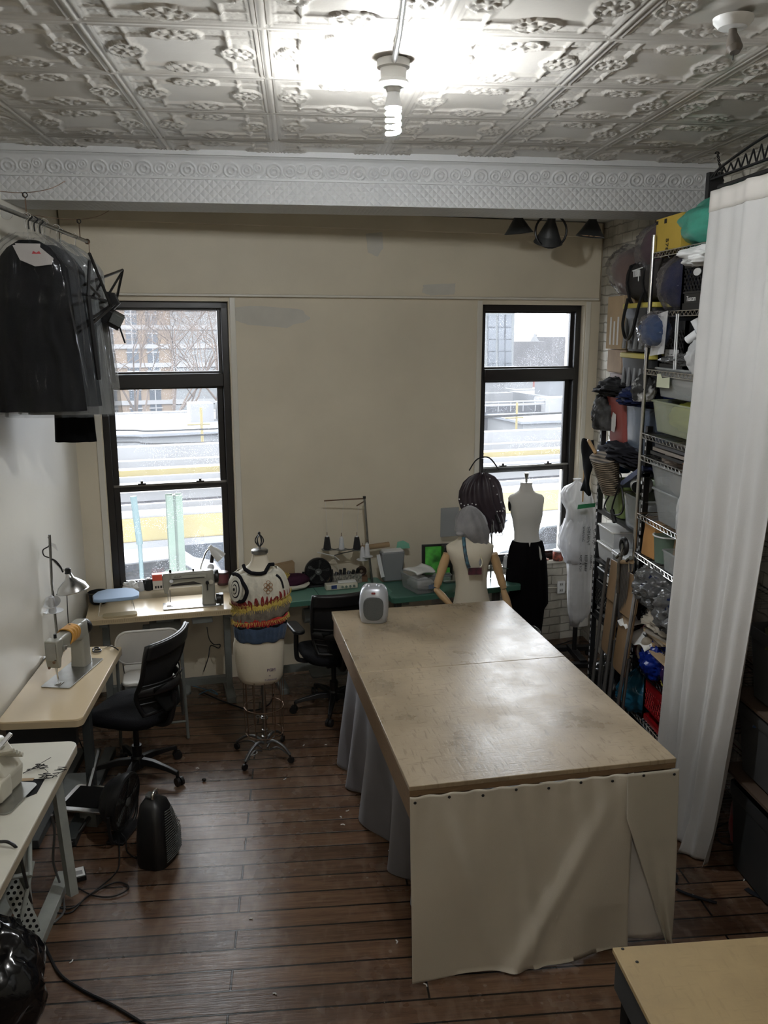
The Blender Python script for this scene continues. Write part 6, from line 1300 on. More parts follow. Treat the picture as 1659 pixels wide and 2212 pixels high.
def crate(label, loc, rz, w, d, h, m, group=None, text=None):
    r = thing('milk_crate', label, 'crate', loc, rz, group); g = G()
    for (x0, y0, x1, y1) in ((-w / 2, -d / 2, w / 2, -d / 2), (w / 2, -d / 2, w / 2, d / 2), (w / 2, d / 2, -w / 2, d / 2), (-w / 2, d / 2, -w / 2, -d / 2)):
        L_ = sqrt((x1 - x0) ** 2 + (y1 - y0) ** 2); ux, uy = (x1 - x0) / L_, (y1 - y0) / L_
        pt = lambda s, z: (x0 + ux * s, y0 + uy * s, z)
        for z0, z1 in ((0, .035), (h * .32, h * .36), (h - .05, h)):
            q = [pt(0, z0), pt(L_, z0)]; g.box(((x0 + x1) / 2, (y0 + y1) / 2, (z0 + z1) / 2), (abs(x1 - x0) + .010, abs(y1 - y0) + .010, z1 - z0))
        for s in (0, L_): g.box((pt(s, 0)[0], pt(s, 0)[1], h / 2), (.016, .016, h))
        n = max(3, int(L_ / .035))
        for i in range(-3, n):
            for sg in (0, 1):
                a0, a1 = i * L_ / n, (i + 3) * L_ / n
                if sg: a0, a1 = a1, a0
                za, zb_ = h * .36, h - .05
                if a0 < 0: za += (zb_ - za) * (0 - a0) / (a1 - a0); a0 = 0
                if a1 < 0: zb_ -= (zb_ - za) * (0 - a1) / (a0 - a1); a1 = 0
                if a1 > L_: zb_ -= (zb_ - za) * (a1 - L_) / (a1 - a0); a1 = L_
                if a0 > L_: za += (zb_ - za) * (a0 - L_) / (a0 - a1); a0 = L_
                g.tube([pt(a0, za), pt(a1, zb_)], .0045, n=4)
    part('lattice', g, m, r); part('bottom', G().b2((-w / 2, -d / 2, 0), (w / 2, d / 2, .008)), m, r)
    part('handle_hole', G().plate([(.045 * cos(a), .02 * sin(a)) for a in [2 * pi * k / 16 for k in range(16)]], (-w / 2 - .006, 0, h - .075), (0, 1, 0), (0, 0, 1), .004), WFIL if text else m, r)
    if text:
        pl_ = part('name_plate', G().b2((-w / 2 - .010, -d * .38, .035), (-w / 2 - .004, d * .38, .085)), BLACK, r); text_part('crate_lettering', text, .04, PAPER, pl_, (-w / 2 - .0105, d * .3, .045), (pi / 2, 0, -pi / 2))
    return r
def onshelf(xl, xr, yt, zshelf, X=XF + .01, dep=.36): # -> centre, width(Y), depth, height
    a, b = ax(xl, (yt + 100), X).y, ax(xr, (yt + 100), X).y; top_ = ax((xl + xr) / 2, yt, X).z
    return Vector((X + dep / 2, (a + b) / 2, zshelf)), abs(a - b), dep, max(.04, top_ - zshelf)
BAGG = mat('translucent_green_bag', (.06, .33, .24), .35, var=.3, vscale=6, bump=.5, bscale=9, sss=0); PURP = film('clear_bag_over', (.40, .33, .34), .28, .15, bump=.7, bscale=7)
def bag(nm, label, loc, r3, m, seed, content=None, rz=0, knot=.0, amp=.14, ridge=.16, flatb=.75, rot=None, cat='bag', group=None):
    r = thing(nm, label, cat, loc, rz, group)
    part('bag_skin', G().blob((0, 0, r3[2] * flatb), r3, seed, amp, 2.2, ridge=ridge, flatb=flatb, knot=knot, rot=rot, n=56, m=36), m, r, ang=120)
    if content: part('contents', G().blob((0, 0, r3[2] * flatb), tuple(q * .88 for q in r3), seed + 1, amp, 2.2, ridge=ridge * .6, flatb=flatb, rot=rot), content, r, ang=90)
    return r
PLUM = fabric('dark_plum_textile', (.060, .028, .038), .9, .3, 6); BRN = fabric('brown_pink_textile', (.20, .12, .10), .9, .3, 5); NAVY = fabric('navy_textile', (.012, .016, .05), .9, .3, 6); ROYAL = fabric('blue_textile', (.02, .05, .13), .85, .3, 6)
CLBAG = film('clear_bag', (.22, .20, .20), .05, .10, bump=.9, bscale=8); WBAG = film('white_bag', (.62, .62, .62), .55, .2, bump=.8, bscale=10); GBAG = film('grey_bag', (.11, .11, .11), .72, .16, bump=1.0, bscale=8)
# top shelf of the wire unit
zt1 = SZ[0] + .002
bx = thing('yellow_box', 'yellow cardboard box on the top wire shelf beside the green bag', 'box', Vector((2.31, 5.0, zt1)), 0)
YB = mat('yellow_card', (.48, .33, .05), .6, var=.1, vscale=5); part('carton', G().b2((-.19, -.22, 0), (.17, .13, .19)), YB, bx, bev=.003); part('black_mark', G().b2((-.1925, -.02, .155), (-.19, .01, .18)), BLACK, bx); part('black_mark', G().b2((-.1925, .10, .16), (-.19, .13, .18)), BLACK, bx); text_part('box_lettering', '578', .05, BLACK, bx, (-.1925, -.03, .07), (pi / 2, pi / 2, -pi / 2))
q = ax(1493, 470, 2.2); bag('garment_bag', 'large green plastic bag heaped on the yellow box at the top of the wire shelving', Vector((2.27, 4.50, 3.245)), (.20, .33, .13), BAGG, 7, rz=.2, amp=.16, ridge=.10, flatb=.8)
q = ax(1408, 520, 2.30); bag('clear_bag', 'clear bag of dark plum cloth, knotted, above the left end of the wire shelving', Vector((2.33, 5.38, 3.13)), (.20, .25, .18), CLBAG, 11, PLUM, amp=.12, ridge=.2, flatb=.85)
bag('crumpled_paper', 'crumpled white paper and plastic hanging under the top wire shelf', Vector((2.20, 4.48, 3.125)), (.16, .18, .055), PAPER, 13, amp=.3, ridge=.4, flatb=.9, cat='paper')
z2 = SZ[1]
crate('black milk crate with a white plate on the second wire shelf', Vector((2.30, 4.55, z2 + .004)), 0, .34, .34, .27, BLACK, text='Tuscan')
q = ax(1445, 635, 2.2); bag('clear_bag', 'clear bag of navy cloth beside the upper black milk crate', Vector((2.25, 4.92, z2 + .004)), (.16, .175, .165), CLBAG, 17, NAVY, ridge=.25, amp=.12, flatb=.9)
bag('blue_bag', 'small clear bag of blue cloth bulging out below the navy bag', Vector((2.10, 4.97, 2.69)), (.10, .14, .105), CLBAG, 19, ROYAL, ridge=.3, amp=.15, flatb=.9)
z3 = SZ[2]; crate('lower black milk crate on the third wire shelf, wrapped in plastic', Vector((2.31, 4.83, z3 + .004)), 0, .34, .34, .28, BLACK)
part('taped_sheet', G().b2((-.178, -.10, .04), (-.176, .08, .12)), film('clear_sleeve', (.5, .5, .5), .4, .1), [o for o in COL.objects if o.name.startswith('milk_crate')][-1])
bag('white_bag', 'white plastic bag on the third wire shelf against the curtain', Vector((2.20, 4.47, z3 + .004)), (.12, .10, .12), WBAG, 23, ridge=.3)
for i, (x0, y0, x1, y1) in enumerate(((1500, 690, 1513, 715), (1485, 735, 1508, 718))):
    top('white_tube', G().tube([ax(x0, y0, 2.09), ax(x1, y1, 2.12)], .022, n=12), WPLAST, ['upper white plastic tube end sticking out beside the curtain', 'lower white plastic tube end sticking out beside the curtain'][i], 'tube')
top('plastic_flap', G().plate([(-.08, .10), (.08, .12), (.06, -.12), (-.14, -.14)], (2.085, 4.88, 2.78), (0, -1, 0), (0, 0, 1), .003), WBAG, 'torn clear plastic flap hanging over the lower black crate', 'plastic')
g = G(); 
for x in (1462, 1466): g.tube(spline([ax(x, 678, 2.085), ax(x - 3, 720, 2.08), ax(x - 5, 760, 2.08), ax(x - 7, 798, 2.085)], 5), .004, n=6)
top('looped_string', g, WPLAST, 'white cord looped over the lower black milk crate', 'cord')
z4 = SZ[3]
clearbox('storage_box', 'lower clear box of yellow-green cloth on the fourth wire shelf', Vector((2.29, 4.74, z4 + .03)), 0, .36, .56, .185, CLEARY, fill=fabric('yellow_green_cloth', (.50, .52, .10), .9, .3, 5, sheen=0), fh=.95)
clearbox('storage_box', 'upper clear box of pale cloth stacked on the yellow-green one', Vector((2.29, 4.73, z4 + .24)), 0, .36, .54, .17, CLEAR, fill=fabric('beige_cloth_pile', (.42, .34, .28), .9, .3, 6), fh=.95)
top('box_label', G().plate([(-.09, -.035), (.085, -.03), (.08, .03), (-.02, .02), (-.05, .045), (-.09, .04)], (2.098, 4.83, z4 + .33), (0, -1, 0), (0, 0, 1), .003), mat('pale_green_note', (.55, .57, .42), .8), 'pale note stuck to the upper clear box on the wire shelving', 'note')
bag('grey_plastic', 'crumpled grey plastic sheet lying on top of the upper clear box', Vector((2.28, 4.76, z4 + .42)), (.17, .27, .05), GBAG, 29, ridge=.4, amp=.2)
for i in range(3): top('flat_cover', G().prism(rrect(.38, .9 - .06 * i, .03), 0, .018).mv((2.30, 4.55, 2.03 + .026 * i + .03)), [BLACK, mat('taupe_lid', (.22, .19, .16), .5), mat('dark_lid', (.05, .05, .055), .5)][i], ['bottom black storage lid under the yellow-green box', 'middle taupe storage lid under the yellow-green box', 'top dark storage lid under the yellow-green box'][i], 'lid')
for z_ in (2.03,): shelf_wire(rk, z_ - .0, RX0 - o_.x, RX1 - o_.x, RY0 - o_.y, RY1 - o_.y)
z5 = SZ[4]
clearbox('storage_box', 'lower of two nested clear bins on the fifth wire shelf', Vector((2.29, 4.62, z5 + .004)), 0, .36, .62, .20, CLEAR, fill=fabric('white_grey_pile', (.5, .5, .49), .9), taper=.84, fh=.9)
clearbox('storage_box', 'upper of two nested clear bins on the fifth wire shelf, tan cloth rolled on top', Vector((2.29, 4.64, z5 + .15)), 0, .37, .66, .20, CLEAR, fill=fabric('taupe_pile', (.36, .30, .25), .9), taper=.84, fh=.9)
bag('fabric_roll', 'grey-brown rolled cloth on top of the nested clear bins', Vector((2.27, 4.78, z5 + .35)), (.13, .15, .07), fabric('taupe_roll', (.20, .16, .13), .9), 31, ridge=.5, cat='cloth')
bag('orange_cloth', 'orange and rust cloth on top of the nested clear bins by the curtain', Vector((2.27, 4.50, z5 + .35)), (.13, .13, .065), fabric('rust_cloth', (.36, .13, .03), .9, .4, 8), 33, ridge=.5, cat='cloth')
bag('clear_bag', 'clear puffed bag beside the nested bins against the curtain', Vector((2.08, 4.34, z5 + .02)), (.05, .10, .15), WBAG, 35, ridge=.3)
z6 = SZ[5]
paperbag('paper_bag', 'orange-brown paper bag on the sixth wire shelf near the left post', Vector((2.24, 4.98, z6 + .004)), .1, .22, .16, .21, mat('orange_kraft', (.50, .26, .09), .75, var=.1, vscale=5))
paperbag('paper_bag', 'plain brown paper bag standing behind the small clear bin', Vector((2.30, 4.66, z6 + .004)), -.1, .22, .22, .22, KRAFT)
bu = thing('bucket', 'grey-green bucket on the sixth wire shelf', 'bucket', Vector((2.20, 4.84, z6 + .004))); part('body', G().lathe([(.07, 0), (.085, .16), (.088, .165)], n=28), mat('grey_green_plastic', (.12, .18, .14), .5), bu); part('rim', G().tube(arc((0, 0, .165), .088, 0, 351, 40), .005, closed=True), WPLAST, bu)
clearbox('storage_box', 'small clear bin with white labels on the sixth wire shelf', Vector((2.17, 4.58, z6 + .004)), 0, .13, .24, .12, CLEAR, fill=BRN, fh=.7)
z7 = SZ[6]
bag('grey_bag', 'shiny grey plastic bag bulging off the seventh wire shelf', Vector((2.22, 4.78, z7 + .0)), (.20, .20, .14), GBAG, 41, NAVY, ridge=.5, amp=.2)
bag('grey_bag', 'second grey plastic bag with crinkled front next to the curtain', Vector((2.20, 4.46, z7 - .05)), (.17, .17, .15), GBAG, 43, NAVY, ridge=.6, amp=.2)
z8 = SZ[7]
for i in range(5):
    top('paper_pad', G().prism(rrect(.30, .34 - .02 * i, .01), 0, .016).mv((2.25 - .01 * i, 4.78 - .04 * i, z8 + .002 + i * .019), .12 * (i - 2)), [KRAFT, mat('brown_paper_pad', (.18, .13, .09), .8), mat('tan_paper_pad', (.33, .27, .20), .8), CARD, mat('grey_tan_pad', (.28, .25, .21), .8)][i], ['bottom', 'second', 'third', 'fourth', 'topmost'][i] + ' pad in the pile of brown pattern papers on the wire shelving', 'papers', 'pile of brown pattern papers')
bag('crumpled_paper', 'large crumpled tan paper on the pile of pattern papers', Vector((2.20, 4.66, z8 + .10)), (.14, .22, .06), mat('tan_crumple', (.36, .32, .26), .8), 45, ridge=.6, amp=.3, cat='paper')
top('paper_sheet', mk(lambda u, v: (2.02 + .16 * u, 4.66 + .26 * v, z8 + .02 - .05 * (1 - u) ** 2 + .02 * sin(v * 7)), 8, 10), PAPER, 'white paper sheet hanging over the edge of the pattern paper shelf', 'paper', solid=.002)
top('paper_sheet', mk(lambda u, v: (2.00 + .12 * u, 4.92 + .14 * v, z8 + .05 - .03 * (1 - u) ** 2 + .012 * sin(v * 7)), 6, 6), PAPER, 'small white paper scrap sticking out left on the pattern paper shelf', 'paper', solid=.002)
top('cardboard_sheet', G().prism(rrect(.36, .42, .01), 0, .014).mv((2.23, 4.50, z8 - .035)), CARD, 'flat cardboard piece under the papers next to the curtain', 'cardboard')
z9 = SZ[8]
bag('red_cloth', 'bright red cloth bundle on the shelf below the pattern papers', Vector((2.22, 4.96, z9 + .004)), (.13, .13, .15), fabric('red_felt', (.35, .012, .015), .9, .2, 6), 51, amp=.12, ridge=.1, cat='cloth')
bag('blue_bag', 'glossy royal blue plastic bag on the lower wire shelves', Vector((2.14, 4.70, z9 + .02)), (.10, .12, .13), mat('royal_blue_plastic', (.005, .02, .20), .2, bump=.6, bscale=14), 53, ridge=.4)
bag('purple_bag', 'dark purple plastic bag hanging between the blue bag and the curtain', Vector((2.16, 4.48, z9 + .02)), (.09, .10, .13), mat('purple_plastic', (.03, .01, .06), .3, bump=.5, bscale=12), 55, ridge=.3)
bag('green_cloth', 'small dark green cloth behind the royal blue bag', Vector((2.26, 4.62, z9 + .10)), (.08, .08, .08), fabric('emerald_cloth', (.005, .08, .04), .9), 56, ridge=.3, cat='cloth')
top('hose', G().tube(spline([ax(1382, 1420, 2.07), ax(1380, 1400, 2.05), ax(1388, 1390, 2.05), ax(1398, 1384, 2.08)], 6), .014, n=10), mat('tan_hose', (.30, .25, .19), .5), 'short tan hose arching over the royal blue bag', 'hose')
top('rubber_ball', G().sph(ax(1398, 1388, 2.06), .035), mat('tan_ball', (.28, .24, .19), .5), 'tan rounded knob above the royal blue bag', 'knob')
bag('yellow_scrap', 'small yellow cloth scrap below the royal blue bag', Vector((2.17, 4.56, z9 + .004)), (.06, .08, .03), fabric('lemon_cloth', (.45, .40, .03), .9), 57, ridge=.4, cat='cloth')
bag('maroon_scrap', 'maroon cloth scrap under the yellow one', Vector((2.26, 4.62, z9 + .004)), (.06, .07, .05), fabric('maroon_cloth', (.15, .01, .02), .9), 58, ridge=.4, cat='cloth')
z10 = SZ[9]
paperbag('paper_bag', 'kraft paper bag below the purple bag beside the curtain', Vector((2.30, 4.36, z9 + .004)), 0, .2, .2, .19, mat('golden_kraft', (.38, .25, .11), .8))
bag('teal_bag', 'glossy teal blue plastic bag left of the red milk crate', Vector((2.17, 5.0, SZ[9] + .004)), (.15, .14, .13), mat('teal_plastic', (.02, .13, .22), .14, bump=.5, bscale=9, var=.3, vscale=6), 61, ridge=.3, amp=.12, knot=.10)
crate('red milk crate on the low wire shelf next to the curtain', Vector((2.29, 4.665, SZ[9] + .004)), 0, .34, .34, .265, mat('red_crate_plastic', (.32, .008, .012), .35))
bag('dark_bundle', 'dark bundle of cloth on the floor on the bottom wire shelf below the red crate', Vector((2.28, 4.80, .104)), (.15, .2, .10), BLACKM, 63, ridge=.4, cat='cloth')

# ---- white sheer curtain in front of the shelving
CUR = mat('white_curtain_cloth', (.53, .52, .505), .85, var=.05, vscale=3, bump=.12, bscale=150)
def curtain(u, v):
    z = 3.455 - v * 3.455
    yl = 4.25 + .09 * v; yr = 3.42 + .10 * v + .34 * v ** 2.2
    y = yl + (yr - yl) * u
    x = 2.055 + .02 * v * u + .04 * (u ** 1.5) * v ** 2
    amp = .010 + .018 * v
    x += -amp * sin(u * 17 + 1.5 * sin(v * 2.2)) - .010 * sin(u * 43 + v * 3) * (.4 + v) + .012 * mn.noise(Vector((u * 6, v * 5, 0)))
    if v > .93: k = (v - .93) / .07; x -= .05 * k * (1 - u) + .02 * sin(u * 20) * k; 
    return (x - .03, y, max(.012 + .02 * (u < .3) * sin(u * 30) ** 2, z))
top('curtain', mk(curtain, 150, 120), CUR, 'tall white cloth curtain hung in front of the wire shelving', 'curtain', solid=.002, ang=180)
hem = mk(lambda u, v: (curtain(u, v * .028)[0] - .003, curtain(u, v * .028)[1], curtain(u, v * .028)[2]), 100, 3)
ch = [o for o in COL.objects if o.name == 'curtain'][0]; hem.mv(-ch.location); part('top_hem', hem, mat('curtain_hem', (.55, .52, .48), .85), ch, solid=.003, ang=180, label='slightly darker stitched top hem')
top('curtain_rod', G().cyl((2.10, 3.2, 3.49), (2.10, 4.33, 3.49), .010), BLACK, 'thin dark rod carrying the white curtain', 'rod')
# dark bins and clutter behind the curtain
DB = mat('dark_grey_bin', (.055, .056, .058), .5); DB2 = mat('charcoal_bin', (.03, .032, .034), .45)
def bin_(label, loc, w, d, h, m, lid=None, fill=None, nm='storage_bin', rz=0):
    r = thing(nm, label, 'bin', loc, rz); g = G(); rs = []
    for z, k in ((0, .82), (h * .84, .97), (h * .84, 1.0), (h * .9, 1.03), (h, 1.03)): rs.append([Vector((p[0] * k, p[1] * k, z)) for p in rrect(w, d, .04, 4)])
    for z, k in ((h, .98), (h * .3, .84)): rs.append([Vector((p[0] * k, p[1] * k, z)) for p in rrect(w, d, .04, 4)])
    g.rings(rs); part('shell', g, m, r, ang=40)
    if lid: part('lid', G().prism(rrect(w * 1.07, d * 1.07, .04), h, h + .03), lid, r, bev=.006)
    if fill: part('contents', G().blob((0, 0, h * .9), (w * .42, d * .42, .08), 3, .3, 3, ridge=.4), fill, r)
    return r
bin_('upper dark grey bin behind the right edge of the curtain', Vector((2.36, 3.62, 1.02)), .36, .42, .36, DB, fill=fabric('olive_cloth', (.08, .08, .03), .9))
bin_('middle dark grey bin behind the right edge of the curtain', Vector((2.36, 3.66, .60)), .36, .42, .36, DB, fill=ROYAL)
bin_('lower dark bin on the floor behind the right edge of the curtain', Vector((2.38, 3.70, .02)), .34, .44, .46, DB2)
bin_('flat dark container leaning at the lower right behind the curtain', Vector((2.36, 3.40, .02)), .20, .12, .34, DB2, nm='container')
part('white_edge', G().tube([(-.11, .0, .05), (-.11, 0, .28), (-.05, 0, .36), (.1, 0, .36)], .006, n=6), DB, [o for o in COL.objects if o.name.startswith('container')][-1])
for z_ in (.58, 1.0): top('wood_shelf', G().b2((2.16, 3.20, z_ - .016), (2.56, 3.92, z_)), mat('dark_wood_board_%d' % (z_ * 10), (.07, .045, .03), .7), 'thin wooden shelf board carrying the %s dark grey bin' % ('middle' if z_ < .8 else 'upper'), 'shelf')
bag('clear_bag', 'dark clear bag of clothing above the upper grey bin at the right edge', Vector((2.38, 3.60, 1.50)), (.15, .2, .2), GBAG, 71, BRN, ridge=.3)
bag('red_cloth', 'small red cloth hanging behind the bottom of the curtain', Vector((2.30, 3.94, .10)), (.05, .05, .16), fabric('red_fleece', (.22, .01, .015), .9), 72, ridge=.1, cat='cloth')
top('wooden_post', G().b2((2.22, 3.30, 0), (2.27, 3.36, 3.0)), mat('reddish_wood_post', (.10, .035, .015), .5, var=.3, vscale=6, stretch=(1, 1, .1)), 'reddish wooden post at the right edge of the photo', 'post')

# ---- second storage stack along the brick wall between shelving and window
XG = 2.17
ASH = mat('black_angle_iron', (.012, .012, .013), .5)
ar = thing('steel_shelving', 'black perforated angle-iron shelving between the wire unit and the right window', 'shelving', Vector((2.36, 5.60, 0)))
for x in (-.19, .18):
    for y in (-.42, .40):
        p_ = part('upright', G().b2((x, y, 0), (x + .035, y + .035, 2.20)), ASH, ar)
        g = G()
        for k in range(42): g.box((x - .0006, y + .017, .06 + k * .05), (.002, .012, .024))
        if x < 0: part('slot_holes', g, WPLAST, p_, kind='stuff')
for z in (.10, .70, 1.13, 1.50, 1.90): part('shelf', G().b2((-.19, -.42, z - .02), (.21, .43, z)), ASH, ar)
q = ax(1290, 1195, XG)
def Bx(xl, xr, yb, X=XG): a, b = ax(xl, yb, X), ax(xr, yb, X); return (a.y + b.y) / 2, abs(a.y - b.y), (a.z + b.z) / 2
# lowest: black crate with handle, black bin bag, drawers
crate('black milk crate on the low shelf left of the leaning chairs', Vector((2.34, 5.80, .705)), 0, .33, .34, .27, BLACK)
bag('bin_bag', 'black bin bag on the floor below the low black crate', Vector((2.27, 5.72, 0)), (.16, .20, .26), mat('black_bin_bag', (.008, .008, .009), .25, bump=.8, bscale=12), 81, ridge=.3)
WD = film('frosted_white_drawer', (.66, .68, .70), .75, .35, bump=0)
for i, z in enumerate((1.145, 1.275)):
    r = thing('drawer_box', ['lower of two frosted white drawer boxes stacked beside the plastic wrapped form', 'upper of two frosted white drawer boxes with a white lid'][i], 'drawer', Vector((2.33, 5.82, z))); part('body', G().box((0, 0, .06), (.32, .30, .12), taper=.92), WD, r, bev=.008); part('rim', G().b2((-.165, -.155, .112), (.165, .155, .126)), WHITE, r, bev=.003)
clearbox('storage_box', 'small clear box of dark pink things right of the frosted drawers', Vector((2.25, 5.50, 1.145)), 0, .20, .24, .13, CLEAR, lid=WPLAST, fill=fabric('dark_pink', (.16, .04, .05), .9))
r = thing('small_appliance', 'black plastic appliance on the shelf beside the small clear box', 'appliance', Vector((2.30, 5.30, 1.145))); part('body', G().box((0, 0, .09), (.22, .14, .18)), BLACK, r, bev=.02); part('knob', G().cyl((-.115, 0, .12), (-.125, 0, .12), .02), GRILL, r)
r = thing('shallow_tray', 'dark grey tray with white label under the frosted drawers', 'tray', Vector((2.33, 5.66, 1.0))); part('body', G().box((0, 0, .045), (.36, .5, .09), taper=.9), DB2, r, bev=.01); part('label', G().plate(rrect(.07, .05, .003, 2), (-.176, 0, .055), (0, 1, 0), (0, 0, 1), .003), PAPER, r)
# green bin, clear bin, basket, blue bag, cable
bin_('olive green bin on the steel shelving below the wicker basket', Vector((2.34, 5.78, 1.505)), .34, .36, .235, mat('olive_green_bin', (.20, .27, .10), .45))
clearbox('storage_box', 'clear bin right of the olive green bin', Vector((2.34, 5.36, 1.46)), 0, .34, .36, .26, CLEAR, fill=fabric('grey_clear_fill', (.35, .36, .37), .9))
bag('blue_bag', 'bright blue plastic bag behind the wicker basket', Vector((2.28, 5.98, 1.78)), (.14, .13, .13), mat('bright_blue_plastic', (.01, .08, .25), .2, bump=.5, bscale=14), 83, ridge=.25)
wk = thing('wicker_basket', 'dark woven basket tipped forward on the steel shelving', 'basket', Vector((2.12, 5.62, 1.70)))
def wicker():
    m = mat('woven_basket', (.16, .12, .08), .8); t = m.node_tree; b = t.nodes['Principled BSDF']; ch_ = nd(t, 'ShaderNodeTexCoord'); w1 = nd(t, 'ShaderNodeTexWave'); w1.bands_direction = 'Z'; w1.inputs['Scale'].default_value = 22; w1.inputs['Distortion'].default_value = 1
    t.links.new(ch_.outputs['Object'], w1.inputs['Vector']); r_ = nd(t, 'ShaderNodeValToRGB'); r_.color_ramp.elements[0].color = (.02, .015, .01, 1); r_.color_ramp.elements[1].color = (.30, .24, .17, 1); t.links.new(w1.outputs['Color'], r_.inputs[0]); t.links.new(r_.outputs[0], b.inputs['Base Color']); return m
g = G(); rs = []
for i in range(30):
    z = i / 29 * .26; k = .085 + .055 * i / 29 + (.005 if i % 2 else 0); rs.append([Vector((k * .62 * cos(a) * (1 + .02 * (j % 2)), k * 1.0 * sin(a) * (1 + .02 * (j % 2)), z)) for j, a in enumerate([2 * pi * q_ / 48 for q_ in range(48)])])
g.rings(rs, cap=True); g.mv(r=(.1, -.28, 0)); part('weave', g, wicker(), wk, ang=20); part('handle', G().tube(spline([(-.10, .06, .26), (-.13, .13, .34), (-.10, .16, .30)], 6), .012, n=8), BEECH, wk)
cl = thing('coiled_cable', 'black cable coil hanging in front of the olive green bin', 'cable', Vector((2.12, 5.50, 1.33)))
P = lambda x, y: ax(x, y, 2.11) - Vector((2.12, 5.50, 1.33))
part('cable', G().tube(spline([P(1338, 1046), P(1318, 1068), P(1306, 1092), P(1314, 1108), P(1336, 1112), P(1346, 1100), P(1345, 1070), P(1340, 1048), P(1330, 1070), P(1322, 1100), P(1326, 1126)], 7), .006, n=8), BLACK, cl); part('plug', G().tube([P(1322, 1102), P(1328, 1128)], .016, n=8), BLACK, cl)
part('ring', G().tube(spline([P(1338, 1046), P(1342, 1030), P(1338, 1020)], 4), .005, n=6), BLACK, cl)
# black garment on a wooden rod knob, navy things
top('turned_finial', G().lathe([(.006, -.4), (.008, 0), (.016, .01), (.012, .03), (.020, .045), (.010, .06)], c=ax(1264, 975, 2.2)), BEECH, 'turned wooden finial on a pale rod at the window side of the shelving', 'knob')
dg = ax(1272, 1010, 2.16); g = mk(lambda u, v: (dg.x - .02 + .02 * sin(v * 6 + u * 4), dg.y - .09 + .15 * (u) - .03 * v * (1 - u), 1.86 + .12 - .40 * v + .012 * sin(u * 9)), 16, 16); top('black_garment', g, fabric('black_cotton', (.01, .01, .011), .9), 'black cloth strap garment hanging down beside the blue bag', 'garment', solid=.02, ang=180)
bag('dark_clothes', 'heap of dark clothes on the middle of the steel shelving', Vector((2.30, 5.55, 1.92)), (.20, .36, .07), fabric('charcoal_clothes', (.02, .02, .025), .9), 85, ridge=.6, amp=.3, cat='clothes')
r = thing('folded_table', 'slanting dark blue folded panel on the steel shelving', 'panel', Vector((2.20, 5.34, 1.80))); part('panel', G().box((0, 0, .05), (.12, .42, .03), (-.45, 0, 0)), mat('navy_panel_lid', (.03, .04, .10), .4), r, bev=.008); part('panel_edge', G().box((-.062, 0, .05), (.006, .42, .035), (-.45, 0, 0)), mat('pale_blue_edge', (.15, .18, .30), .4), r)
r = thing('white_helmet', 'white and dark rounded object beside the clear bin', 'object', Vector((2.22, 5.34, 1.74))); part('shell', G().sph((0, 0, .06), (.07, .09, .07)), WPLAST, r); part('dark_hole', G().sph((-.04, -.04, .05), (.04, .05, .04)), BLACKM, r)
# red tote, blue clear tote
RED = mat('dusty_red_tote', (.34, .08, .07), .5, var=.12, vscale=4)
YC, WW, zz0 = Bx(1300, 1338, 960); rt_ = bin_('dusty red tote with a white torn label, clothes spilling on top', Vector((2.33, 5.78, 1.99)), .32, .34, .36, RED); part('torn_label', G().plate([(-.035, -.07), (.02, -.075), (.035, -.03), (.03, .05), (-.02, .06), (-.04, .02)], (-.158, .0, .18), (0, -1, 0), (0, 0, 1), .004), PAPER, rt_)
clearbox('storage_box', 'smoky blue clear tote right of the dusty red one', Vector((2.33, 5.38, 1.98)), 0, .33, .38, .33, CLEARB, fill=fabric('blue_grey_fill', (.10, .13, .20), .9), fh=.85, taper=.88)
top('shelf_board', G().b2((2.15, 5.14, 1.955), (2.55, 6.02, 1.975)), ASH, 'dark board carrying the red and smoky blue totes', 'shelf')
bag('dark_clothes', 'black and grey clothes heaped on the dusty red tote', Vector((2.30, 5.80, 2.34)), (.19, .26, .07), fabric('black_grey_clothes', (.03, .03, .032), .8, .6, 12), 87, ridge=.6, amp=.35, cat='clothes')
bag('navy_clothes', 'navy blue clothes heaped on the smoky blue tote', Vector((2.29, 5.42, 2.31)), (.18, .21, .065), fabric('navy_clothes', (.008, .018, .08), .8, .4, 8), 88, ridge=.6, amp=.3, cat='clothes')
bag('hanging_jacket', 'grey and black jacket drooping off the left side of the red tote', Vector((2.20, 5.98, 2.09)), (.10, .11, .15), fabric('grey_jacket', (.12, .12, .12), .6, .8, 6), 89, ridge=.4, amp=.2, cat='jacket')
bag('rolled_towel', 'black and white rolled cloth wedged left of the clear boxes', Vector((2.12, 5.16, 2.36)), (.07, .07, .09), mat('black_white_cloth', (.5, .5, .5), .8, c2=(.02, .02, .02), vscale=9, lo=.45, hi=.52), 90, ridge=.3, cat='cloth')
# black ribbed totes with yellow lids, duffel bag, clear bag
RB = mat('black_ribbed_tote', (.022, .023, .025), .4); RBG = mat('grey_rib', (.16, .165, .17), .5); YL = mat('yellow_lid', (.50, .42, .08), .5)
for i, (z, h) in enumerate(((2.335, .275), (2.655, .275))):
    r = thing('ribbed_tote', ['lower black ribbed tote with a yellow lid', 'upper black ribbed tote with a yellow lid under the duffel bag'][i], 'tote', Vector((2.36, 5.50, z)))
    g = G(); rs = []
    for zz, k in ((0, .86), (h, 1.0)): rs.append([Vector((p[0] * k, p[1] * k, zz)) for p in rrect(.36, .48, .04, 4)])
    g.rings(rs); part('body', g, RB, r, ang=40)
    for k in range(5):
        y = -.19 + k * .095; part('rib', G().box((-.172, y, h * .5), (.016, .034, h * .9), (0, .075, 0)), RBG, r, bev=.003)
    part('lid', G().prism(rrect(.38, .52, .04), h, h + .032), YL, r, bev=.006)
